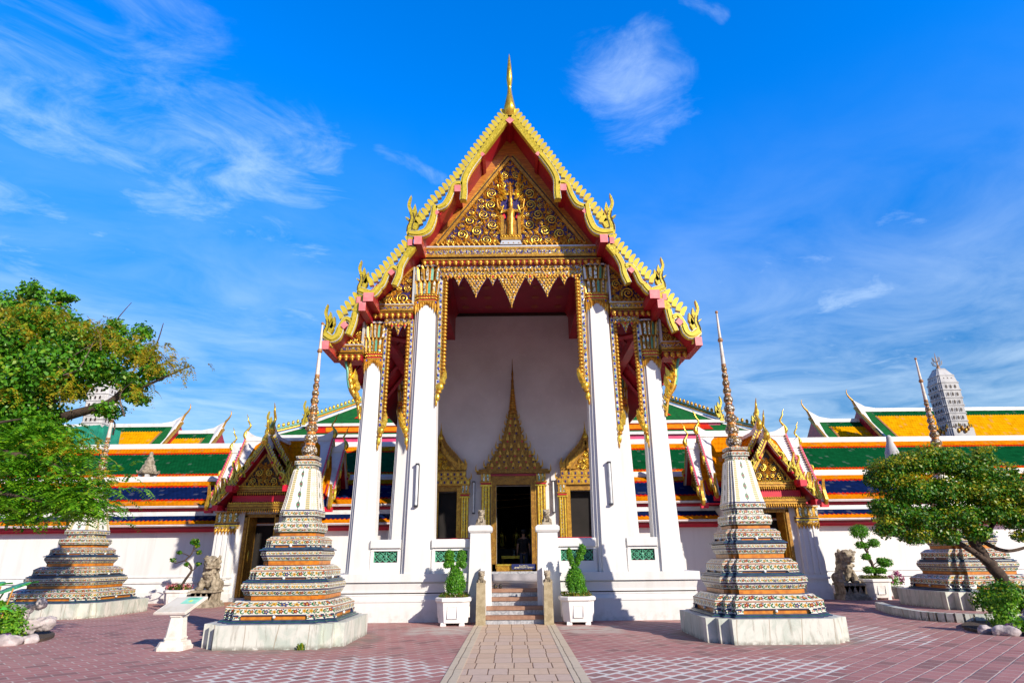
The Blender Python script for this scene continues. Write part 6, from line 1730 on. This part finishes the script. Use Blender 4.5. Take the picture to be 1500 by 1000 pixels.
# right tree: low spreading clipped crown on a leaning trunk
TR = thing('spreading_tree', 'low wide spreading tree with dense yellow-green crown and slanting dark trunk at the right', 'tree', (14.4, 18.3, 0))
mb = MB()
b0 = at(1496, 884, 17.2)
limb(mb, [(b0[0]+.25, b0[1], 0), b0, at(1465, 845, 17.0), at(1447, 822, 17.0), at(1430, 800, 17.0), at(1415, 775, 17.0)], .20, .10)
limb(mb, [at(1450, 826, 17.0), at(1432, 812, 16.9), at(1408, 797, 16.8), at(1385, 785, 16.8), at(1350, 760, 16.8)], .10, .04)
limb(mb, [at(1430, 800, 17.0), at(1450, 775, 17.1), at(1470, 740, 17.2)], .09, .03)
limb(mb, [at(1436, 790, 17.0), at(1460, 803, 16.8), at(1485, 806, 16.7), at(1520, 795, 16.7)], .06, .03)
limb(mb, [at(1415, 775, 17.0), at(1385, 745, 17.3), at(1350, 720, 17.6)], .09, .03)
limb(mb, [at(1395, 790, 16.9), at(1380, 765, 16.6), at(1330, 745, 16.4)], .06, .02)
mb.build('trunk', TR)
Rc = [(1300, 690, .50), (1340, 678, .55), (1380, 675, .55), (1420, 690, .5), (1290, 705, .34), (1330, 720, .6), (1380, 720, .6), (1430, 720, .6), (1310, 750, .5), (1350, 760, .55), (1400, 755, .55), (1450, 750, .5), (1300, 775, .34), (1340, 785, .36), (1385, 785, .34), (1480, 720, .55), (1490, 760, .45), (1460, 700, .45), (1520, 740, .6), (1280, 700, .26), (1440, 675, .3), (1430, 780, .34), (1500, 785, .25), (1290, 740, .3), (1530, 700, .5), (1360, 665, .3)]
cz = [(at(x, y, 17.0+dy), (r*1.05, r*1.2, r*.60)) for x, y, r in Rc for dy in (-.55, .5)]
leaves('crown', TR, cz, 'leaf_olive', .078, 62000, 1.7, .1, .8, up=.6)
tops = [(at(x+rnd.uniform(-12, 12), y-10+rnd.uniform(-8, 8), 16.2+rnd.uniform(-.2, .9)), (r*.95, r*.9, r*.34)) for x, y, r in Rc for _ in range(2)]
leaves('crown', TR, tops, 'leaf_top', .066, 13000, 1.7, .05, .6, up=1.0)
leaves('crown', TR, [(at(1433, 663, 17), (.1, .1, .12)), (at(1452, 668, 17), (.12, .1, .14)), (at(1485, 690, 16.8), (.12, .1, .12)), (at(1362, 660, 17), (.16, .16, .1)), (at(1310, 672, 16.8), (.12, .12, .1))], 'leaf_olive', .08, 700, 1.7, .1, .9, up=.6)

# dark shrub at the foot of the right tree
q = thing('shrub', 'dark green rounded shrub in the shade at the foot of the leaning trunk', 'shrub', (13.0, 16.6, 0), 'low shrubs in the beds')
c0 = at(1470, 872, 16.6)
leaves('foliage', q, [(c0, (.62, .5, .36)), (at(1445, 880, 16.5), (.35, .35, .26)), (at(1500, 880, 16.6), (.5, .4, .3))], 'leaf_olive', .07, 5000, 1.6, .0, .7)

# clipped topiaries
def topiary(x, y, z, label, parts, n, seed=0):
    q = thing('topiary', label, 'topiary', (x, y, z), 'clipped shrubs beside the steps')
    mb = MB()
    for c, r in parts: mb.ell((x+c[0], y+c[1], z+c[2]), [v*.93 for v in r], 'clipped_core', 10, 8)
    mb.tube([(x, y, z-.05), (x, y, z+.7)], .04, 'bark', 6); mb.build('branches', q)
    leaves('foliage', q, [((x+c[0], y+c[1], z+c[2]), r, r[0]*r[2]) for c, r in parts], 'leaf_topiary', .036, n, 1.5, .0, .06, up=.3)
    bed = [((x+.30*math.cos(a)*1.0, y+.30*math.sin(a), z+.03+.03*rnd.random()), (.12, .12, .08+.04*rnd.random())) for a in [k*.52 for k in range(12)]]
    leaves('bedding_plant', q, bed, 'leaf_bedding', .05, 1300, 1.5, .0, .9, up=.5)
    leaves('bedding_flower', q, bed, 'petal_white', .04, 60, 1.1, 0, .3, up=.8)
    return q
zt = .615
topiary(-1.56, 16.92, zt, 'bushy clipped shrub with two rounded heads in the planter left of the steps', [((.02, 0, .34), (.245, .23, .27)), ((.03, 0, .50), (.20, .19, .22)), ((.02, 0, .10), (.20, .20, .16)), ((.0, 0, .70), (.11, .11, .10)), ((-.15, 0, 1.02), (.12, .12, .17)), ((.17, 0, 1.01), (.12, .12, .17)), ((-.20, -.02, .82), (.10, .11, .085)), ((.21, -.02, .82), (.095, .10, .085)), ((-.09, 0, .84), (.075, .08, .09)), ((.10, 0, .84), (.075, .08, .09))], 9000)
topiary(1.60, 16.90, zt, 'rabbit-shaped clipped shrub with long ears in the planter right of the steps', [((-.02, 0, .36), (.24, .23, .26)), ((-.03, 0, .52), (.19, .18, .20)), ((.04, -.15, .20), (.085, .09, .26)), ((-.12, -.14, .2), (.085, .09, .25)), ((.17, -.08, .14), (.09, .10, .18)), ((-.02, 0, .74), (.085, .09, .10)), ((-.09, 0, .88), (.065, .07, .13)), ((-.14, 0, 1.02), (.075, .075, .14)), ((.07, 0, .88), (.065, .07, .12)), ((.14, 0, 1.02), (.085, .08, .13)), ((.20, 0, 1.17), (.095, .09, .13)), ((-.15, 0, 1.12), (.06, .06, .08))], 8000)
# twisted shrub in the left planter, cloud pruned tree in the right one
q = thing('twisted_shrub', 'thin twisted shrub with few leaf tufts above pink flowers, in the left wall planter', 'shrub', (-12.35, 24.0, .56))
mb = MB(); B = (-12.35, 24.0)
limb(mb, [(B[0]+.05, B[1], .5), (B[0]+.12, B[1], .85), (B[0]+.33, B[1], 1.25), (B[0]+.20, B[1], 1.5), (B[0]+.05, B[1], 1.62), (B[0]+.25, B[1], 1.85), (B[0]+.30, B[1], 2.2)], .055, .014)
tips = []
for pts in ([(.30, 1.2), (.48, 1.35), (.55, 1.45)], [(.05, 1.62), (-.3, 1.52), (-.42, 1.6)], [(.20, 1.75), (-.05, 1.85), (-.22, 1.86)], [(.27, 1.95), (.42, 1.95), (.5, 1.86)], [(.28, 2.0), (.4, 2.05), (.42, 2.1)], [(.30, 1.3), (.18, 1.4), (.12, 1.45)]):
    limb(mb, [(B[0]+a, B[1], z) for a, z in pts], .02, .01); tips.append((B[0]+pts[-1][0], B[1], pts[-1][1]+.03))
tips.append((B[0]+.30, B[1], 2.27))
mb.build('trunk', q)
leaves('foliage', q, [(t, (.10, .10, .07)) for t in tips[:-1]]+[(tips[-1], (.16, .14, .13))], 'leaf_olive', .09, 800, 1.8, .0, .9, up=.6)
bed = [((B[0]+rnd.uniform(-.34, .34), B[1]+rnd.uniform(-.34, .34), .62+rnd.random()*.08), (.12, .12, .09)) for _ in range(12)]
leaves('ground_cover', q, bed, 'leaf_moss', .05, 1600, 1.5, 0, .9, up=.5)
leaves('flower', q, [((c[0]+(.1 if c[0] > B[0] else -.1), c[1]-.1, c[2]+.04), (.10, .12, .10)) for c, r in bed], 'petal_pink', .06, 220, 1.1, 0, .5, up=.6)
q = thing('cloud_pruned_tree', 'cloud pruned potted tree with round green pads on a curving stem', 'tree', (13.62, 24.7, .68))
mb = MB(); B = (13.62, 24.7)
limb(mb, [(B[0]+.1, B[1], .65), (B[0]+.12, B[1], 1.0), (B[0]+.02, B[1], 1.5), (B[0]-.10, B[1], 1.9), (B[0]-.16, B[1], 2.3)], .07, .025)
pads = [((-.17, 0, 2.42), (.34, .32, .26)), ((-.22, .0, 1.93), (.18, .18, .14)), ((.28, -.05, 2.0), (.21, .2, .16)), ((-.15, -.1, 1.5), (.17, .17, .12)), ((.55, -.05, 1.28), (.26, .22, .16)), ((-.14, -.1, 1.02), (.20, .2, .13)), ((.25, -.12, 1.0), (.24, .2, .12)), ((.0, .0, 1.9), (.12, .14, .1)), ((.40, -.05, 1.36), (.14, .15, .10))]
for c, r in pads: limb(mb, [(B[0]+.03, B[1], c[2]-.25), (B[0]+c[0]*.5, B[1]+c[1]*.5, c[2]-.1), (B[0]+c[0], B[1]+c[1], c[2])], .022, .01)
mb.build('trunk', q)
leaves('foliage', q, [((B[0]+c[0], B[1]+c[1], c[2]), r, r[0]*r[0]) for c, r in pads], 'leaf_topiary', .055, 7500, 1.5, 0, .45, up=.6)
leaves('ground_cover', q, [((B[0]+.25*dx, B[1]+.25*dy, .74), (.22, .22, .11)) for dx in (-1, 0, 1) for dy in (-1, 0, 1)], 'leaf_moss', .045, 2600, 1.4, 0, .8, up=.5)
# pink flowers in a grey pot, large pot at the frame of the tree
q = thing('flower_pot', 'small grey pot of pink flowers beside the cloud pruned planter', 'flower pot', (14.52, 24.8, 0))
mb = MB(); mb.lathe([(.15, 0), (.20, .36), (.23, .37), (.23, .43), (.19, .43), (.19, .38)], 14.52, 24.8, 'pot_grey', 14); mb.build('pot', q)
leaves('foliage', q, [((14.5, 24.8, .62), (.30, .25, .22))], 'leaf_bright', .07, 300, 1.8, 0, .9); leaves('flower', q, [((14.5+.25*math.cos(k*1.3), 24.75, .75+.16*math.sin(k*2.1)), (.12, .12, .12)) for k in range(6)], 'petal_magenta', .07, 260, 1.2, 0, .8)
mb = MB(); mb.lathe([(.34, 0), (.46, .5), (.50, .52), (.50, .66), (.43, .66), (.42, .58)], 15.45, 24.0, 'pot_grey', 16)
tag(mb.build('stone_pot', loc=(15.45, 24.0, 0)), 'wide empty grey pot between the pink flowers and the right chedi', 'pot')

# ---------------------------------------------------------------- garden beds at both lower corners
def bed(sx, ox, side):
    rg = random.Random(4 if sx > 0 else 6)
    n_ = 'left' if sx > 0 else 'right'
    def X_(x): return ox+sx*x
    mb = MB(); outline = [(-3.5, 12.6), (-1.2, 13.15), (-.15, 13.75), (.22, 14.3), (-.3, 15.4), (-1.5, 16.3), (-3.5, 16.6)]
    C = catmull(outline, 4); mb.prism([(X_(a), b) for a, b in C], -.02, .06, 'soil', axis='z'); mb.build('garden_bed', kind='structure')
    rocks = [(-.12, 13.72, .30, .16), (-.62, 13.35, .40, .17), (-1.12, 13.1, .30, .20), (.10, 14.1, .18, .12), (-1.7, 12.95, .4, .2)] if sx > 0 else [(-.05, 13.72, .28, .15), (-.55, 13.40, .36, .16), (-1.05, 13.15, .30, .19), (.14, 14.05, .18, .12)]
    names = ['rounded white border rock at the corner of the %s bed', 'long low white border rock in front of the %s bed', 'brownish border rock nearest the frame edge by the %s bed', 'smallest white border rock behind the others of the %s bed', 'last border rock at the frame edge of the %s bed']
    for i, (x, y, r, h) in enumerate(rocks):
        parts = [((X_(x)+rg.uniform(-.4, .4)*r, y+rg.uniform(-.3, .3)*r, h*.4), (r*rg.uniform(.5, .8), r*rg.uniform(.4, .6), h*rg.uniform(.7, 1))) for _ in range(5)]
        o = blob_mesh('border_rock', [((c[0]-X_(x), c[1]-y, c[2]), r_) for c, r_ in parts], 'rock_white', .03, None, (0, 0, 0), .09, .22)
        o.location = (X_(x), y, 0); tag(o, names[i] % n_, 'rock', 'rocks edging the garden beds')
    if sx > 0:
        parts = []
        for k in range(7):                # pale rockery leaning up towards the back
            t = k/6; parts.append(((X_(-1.15+.7*t+rg.uniform(-.1, .1)), 14.3+.6*t, .2+.45*t*rg.uniform(.7, 1.1)), (.12, .12, .14)))
            parts.append(((X_(-1.0+.7*t), 14.4+.7*t, .1+.2*t), (.15, .15, .15)))
        o = blob_mesh('rockery', parts, 'rock_white', .03, None, (0, 0, 0), .2, .18); tag(o, 'craggy pale rock heap rising behind the plants of the %s bed' % n_, 'rockery')
    else:
        o = blob_mesh('rockery', [((X_(-.95-.2*k), 14.2+.15*k, .15+.08*k), (.2, .2, .22)) for k in range(6)], 'rock_white', .03, None, (0, 0, 0), .2, .18); tag(o, 'craggy pale rock heap rising behind the plants of the %s bed' % n_, 'rockery')
    q = thing('bedding_shrub', 'bright green leafy shrub with bamboo stakes in the %s garden bed' % n_, 'shrub', (X_(-.45), 14.1, 0), 'bright shrubs in the corner beds')
    leaves('foliage', q, [((X_(-.42), 14.15, .50), (.24, .28, .28)), ((X_(-.36), 14.1, .25), (.32, .28, .24)), ((X_(-.55), 13.95, .72), (.13, .15, .14)), ((X_(-.8), 13.75, .15), (.3, .24, .17)), ((X_(-1.25), 13.5, .14), (.32, .24, .16)), ((X_(-.3), 13.9, .14), (.26, .2, .14))], 'leaf_bright', .07, 3000, 1.5, .0, .8, up=.5)
    mb = MB()
    if sx > 0:
        for (a, b) in (((-.80, .35), (-.68, 1.12)), ((-.50, .5), (-.40, 1.08)), ((-.82, .6), (-.84, 1.0))): mb.tube([(X_(a[0]), 13.95, a[1]), (X_(b[0]), 13.95, b[1])], .016, 'bamboo', 6)
        mb.build('stake', q)
    else:
        q['label'] = 'bright green leafy shrub in the right garden bed'
    leaves('flower', q, [((X_(-.15), 13.75, .17), (.12, .1, .06)), ((X_(-.85), 13.6, .22), (.12, .1, .16)), ((X_(-1.5), 13.4, .2), (.2, .1, .16)), ((X_(-1.2), 13.35, .1), (.12, .1, .08))], 'petal_purple', .055, 320, 1.3, 0, .9, up=.4)
    q = thing('spiky_plant', 'dark spiky leaved plant in the %s garden bed' % n_, 'plant', (X_(-1.3), 13.9, 0), 'spiky plants in the corner beds')
    mb = MB()
    for k in range(26):
        a = rg.uniform(-.6, 3.6); l = rg.uniform(.5, .95); e = rg.uniform(.1, .55)
        p0 = Vector((X_(-1.35), 13.9, .12)); d = Vector((math.cos(a), -.4*math.sin(a), e)).normalized(); s_ = d.cross(Vector((0, 0, 1))).normalized()*.022
        m1_ = p0+d*l*.5; m2_ = p0+d*l+Vector((0, 0, -.12*l))
        mb.add([tuple(p0-s_), tuple(p0+s_), tuple(m1_+s_), tuple(m2_), tuple(m1_-s_)], [(0, 1, 2, 4), (4, 2, 3)], ('leaf_green', 'leaf_olive')[k % 2])
    mb.build('foliage', q)
    return X_
def taro(base, tipdir, l, w_, label, h):
    q = thing('elephant_ear_plant', label, 'plant', (base[0], base[1], 0), 'elephant ear plants')
    for k, (dx, dz, an, s_) in enumerate(tipdir):
        mb = MB(); N = 12; vs, uvs = [], []
        c = Vector((base[0]+dx, base[1]-.1*k, h+dz)); d = Vector((math.cos(an), -.25, math.sin(an))).normalized(); sd = Vector((-.15, -.80, -.40)).normalized()
        for i in range(N+1):
            t = i/N; ww = w_*s_*(math.sin(min(1, t*1.15+.10)*math.pi)**.75 if t < .86 else math.sin(min(1, .86*1.15+.1)*math.pi)**.75*(1-t)/.14)
            if t == 1: ww = .001
            for j in (-1, -.5, 0, .5, 1):
                p = c+d*(t-.2)*l*s_+sd*ww*j+Vector((0, 0, -.10*l*t*t-.03*(j*j)*l)); vs.append(tuple(p)); uvs.append((.5+.5*j, t))
        f = [(i*5+j, i*5+j+1, (i+1)*5+j+1, (i+1)*5+j) for i in range(N) for j in range(4)]
        mb.add(vs, f, 'leaf_taro', True, [[uvs[a] for a in ff] for ff in f]); mb.build('leaf', q)
        mb = MB(); limb(mb, [(base[0], base[1], 0), (base[0]+dx*.5, base[1], (h+dz)*.6), tuple(c)], .025, .014, 'leaf_topiary', 6); mb.build('stalk', q)
    return q
bed(1, -10.35, 1); bed(-1, 10.05, -1)
taro((-11.5, 14.2), [(.42, .06, .30, 1.0), (.0, .10, .25, .9), (.25, -.22, -.05, .8), (.1, -.45, -.1, .8)], 1.1, .24, 'broad glossy elephant ear leaves at the left frame edge', 1.02)
taro((10.9, 13.9), [(.25, -.15, 2.9, .7), (.5, -.3, 3.1, .7)], .8, .2, 'broad elephant ear leaves behind the rocks at the right frame edge', .8)

# ---------------------------------------------------------------- inside the hall: altar, images and a visitor
q = thing('altar', 'dim gilded altar table inside the dark hall', 'altar', (0, 31.5, 1.0))
mb = MB(); mb.box(-.62, .55, 31.2, 31.8, 1.55, 1.68, 'gold_bright'); mb.box(-1.2, 1.2, 31.7, 32.3, 1.0, 2.02, 'dark_gap')  # table top in brighter gold, making up for scant light
for x in (-.55, .48): mb.box(x-.06, x+.06, 31.25, 31.37, 1.0, 1.55, 'gold_dull')
mb.box(-1.15, -.72, 31.1, 31.5, 1.0, 1.35, 'gold_dull'); mb.build('table', q)
mb = MB(); mb.lathe([(.05, 1.68), (.06, 1.72), (.02, 1.78), (.05, 1.88), (.06, 1.95)], .0, 31.4, 'silver_edge', 8); mb.build('vase', q)
def skin(name, nodes, edges, mt, parent, lv=1):
    me = bpy.data.meshes.new(name); o3 = WLOC.get(parent.name, (0, 0, 0))
    bm = bmesh.new(); ly = bm.verts.layers.skin.verify()
    vs = [bm.verts.new(tuple(n[0][i]-o3[i] for i in range(3))) for n in nodes]
    for a, b in edges: bm.edges.new((vs[a], vs[b]))
    for v, n in zip(vs, nodes): v[ly].radius = (n[1], n[2] if len(n) > 2 else n[1])
    vs[0][ly].use_root = True
    bm.to_mesh(me); bm.free(); me.materials.append(MATS[mt])
    o = bpy.data.objects.new(name, me); COL.objects.link(o); o.parent = parent; WLOC[o.name] = o3
    o.modifiers.new('grow', 'SKIN'); s_ = o.modifiers.new('smooth', 'SUBSURF'); s_.levels = lv; s_.render_levels = lv
    return o
for i, x in enumerate((-.60, .12, .82)):
    q = thing('standing_image', 'gilded standing image in the dark hall, %s' % ('left of the other two', 'middle of the three', 'right, half hidden by the visitor')[i], 'statue', (x, 32.0, 2.02), 'standing images inside the hall')
    def N(dx, z, r, r2=None): return ((x+dx, 32.0, 2.02+z), r, r2 or r)
    skin('figure', [N(0, .42, .12, .09), N(0, .06, .14, .09), N(0, .62, .12, .08), N(0, .72, .05, .05), N(0, .80, .065, .07), N(0, .90, .045), N(0, 1.02, .015), N(-.15, .66, .05), N(-.2, .46, .04), N(-.19, .28, .035), N(.15, .66, .05), N(.2, .46, .04), N(.19, .28, .035)],
         [(0, 1), (0, 2), (2, 3), (3, 4), (4, 5), (5, 6), (2, 7), (7, 8), (8, 9), (2, 10), (10, 11), (11, 12)], 'gold_bright', q)  # brighter gold stands in for light that hardly reaches the images
    mb = MB(); mb.lathe([(.2, 2.0), (.22, 2.05), (.15, 2.08)], x, 32.0, 'gold_dull', 10); mb.build('pedestal', q)
px0, py0, pz0 = .40, 26.6, 1.0
q = thing('person', 'person with short dark hair, dark t-shirt and jeans, standing inside the doorway', 'person', (px0, py0, pz0))
def N(dx, z, r, r2=None, dy=0): return ((px0+dx, py0+dy, pz0+z), r, r2 or r)
skin('body', [N(0, .90, .155, .11), N(0, 1.10, .14, .10), N(0, 1.30, .165, .105), N(0, 1.40, .06, .06), N(0, 1.46, .058, .06), N(0, 1.54, .085, .10), N(0, 1.62, .075, .09),
  N(-.19, 1.31, .06), N(-.25, 1.06, .045), N(-.26, .83, .034, .034, .04), N(-.265, .74, .038, .02, .06), N(-.26, .66, .022, .012, .07),
  N(.19, 1.31, .06), N(.25, 1.06, .045), N(.26, .83, .034, .034, .04), N(.265, .74, .038, .02, .06), N(.26, .66, .022, .012, .07),
  N(-.09, .80, .09), N(-.10, .45, .062), N(-.10, .08, .042), N(-.10, .03, .045, .03, .08), N(.09, .80, .09), N(.10, .45, .062), N(.10, .08, .042), N(.10, .03, .045, .03, .08)],
  [(0, 1), (1, 2), (2, 3), (3, 4), (4, 5), (5, 6), (2, 7), (7, 8), (8, 9), (9, 10), (10, 11), (2, 12), (12, 13), (13, 14), (14, 15), (15, 16), (0, 17), (17, 18), (18, 19), (19, 20), (0, 21), (21, 22), (22, 23), (23, 24)], 'skin', q)
skin('t_shirt', [N(0, .95, .18, .135), N(0, 1.12, .165, .125), N(0, 1.30, .185, .125), N(0, 1.38, .09, .08), N(-.20, 1.30, .08), N(-.245, 1.12, .07), N(.20, 1.30, .08), N(.245, 1.12, .07), N(0, .82, .18, .14)],
  [(0, 1), (1, 2), (2, 3), (2, 4), (4, 5), (2, 6), (6, 7), (0, 8)], 'shirt_dark', q)
skin('jeans', [N(0, .86, .165, .125), N(-.09, .76, .10), N(-.10, .45, .075), N(-.10, .07, .062), N(.09, .76, .10), N(.10, .45, .075), N(.10, .07, .062)], [(0, 1), (1, 2), (2, 3), (0, 4), (4, 5), (5, 6)], 'jeans', q)
skin('hair', [N(0, 1.58, .098, .105, -.02), N(0, 1.64, .085, .10, -.01), N(0, 1.52, .08, .06, -.05)], [(0, 1), (0, 2)], 'hair_black', q)
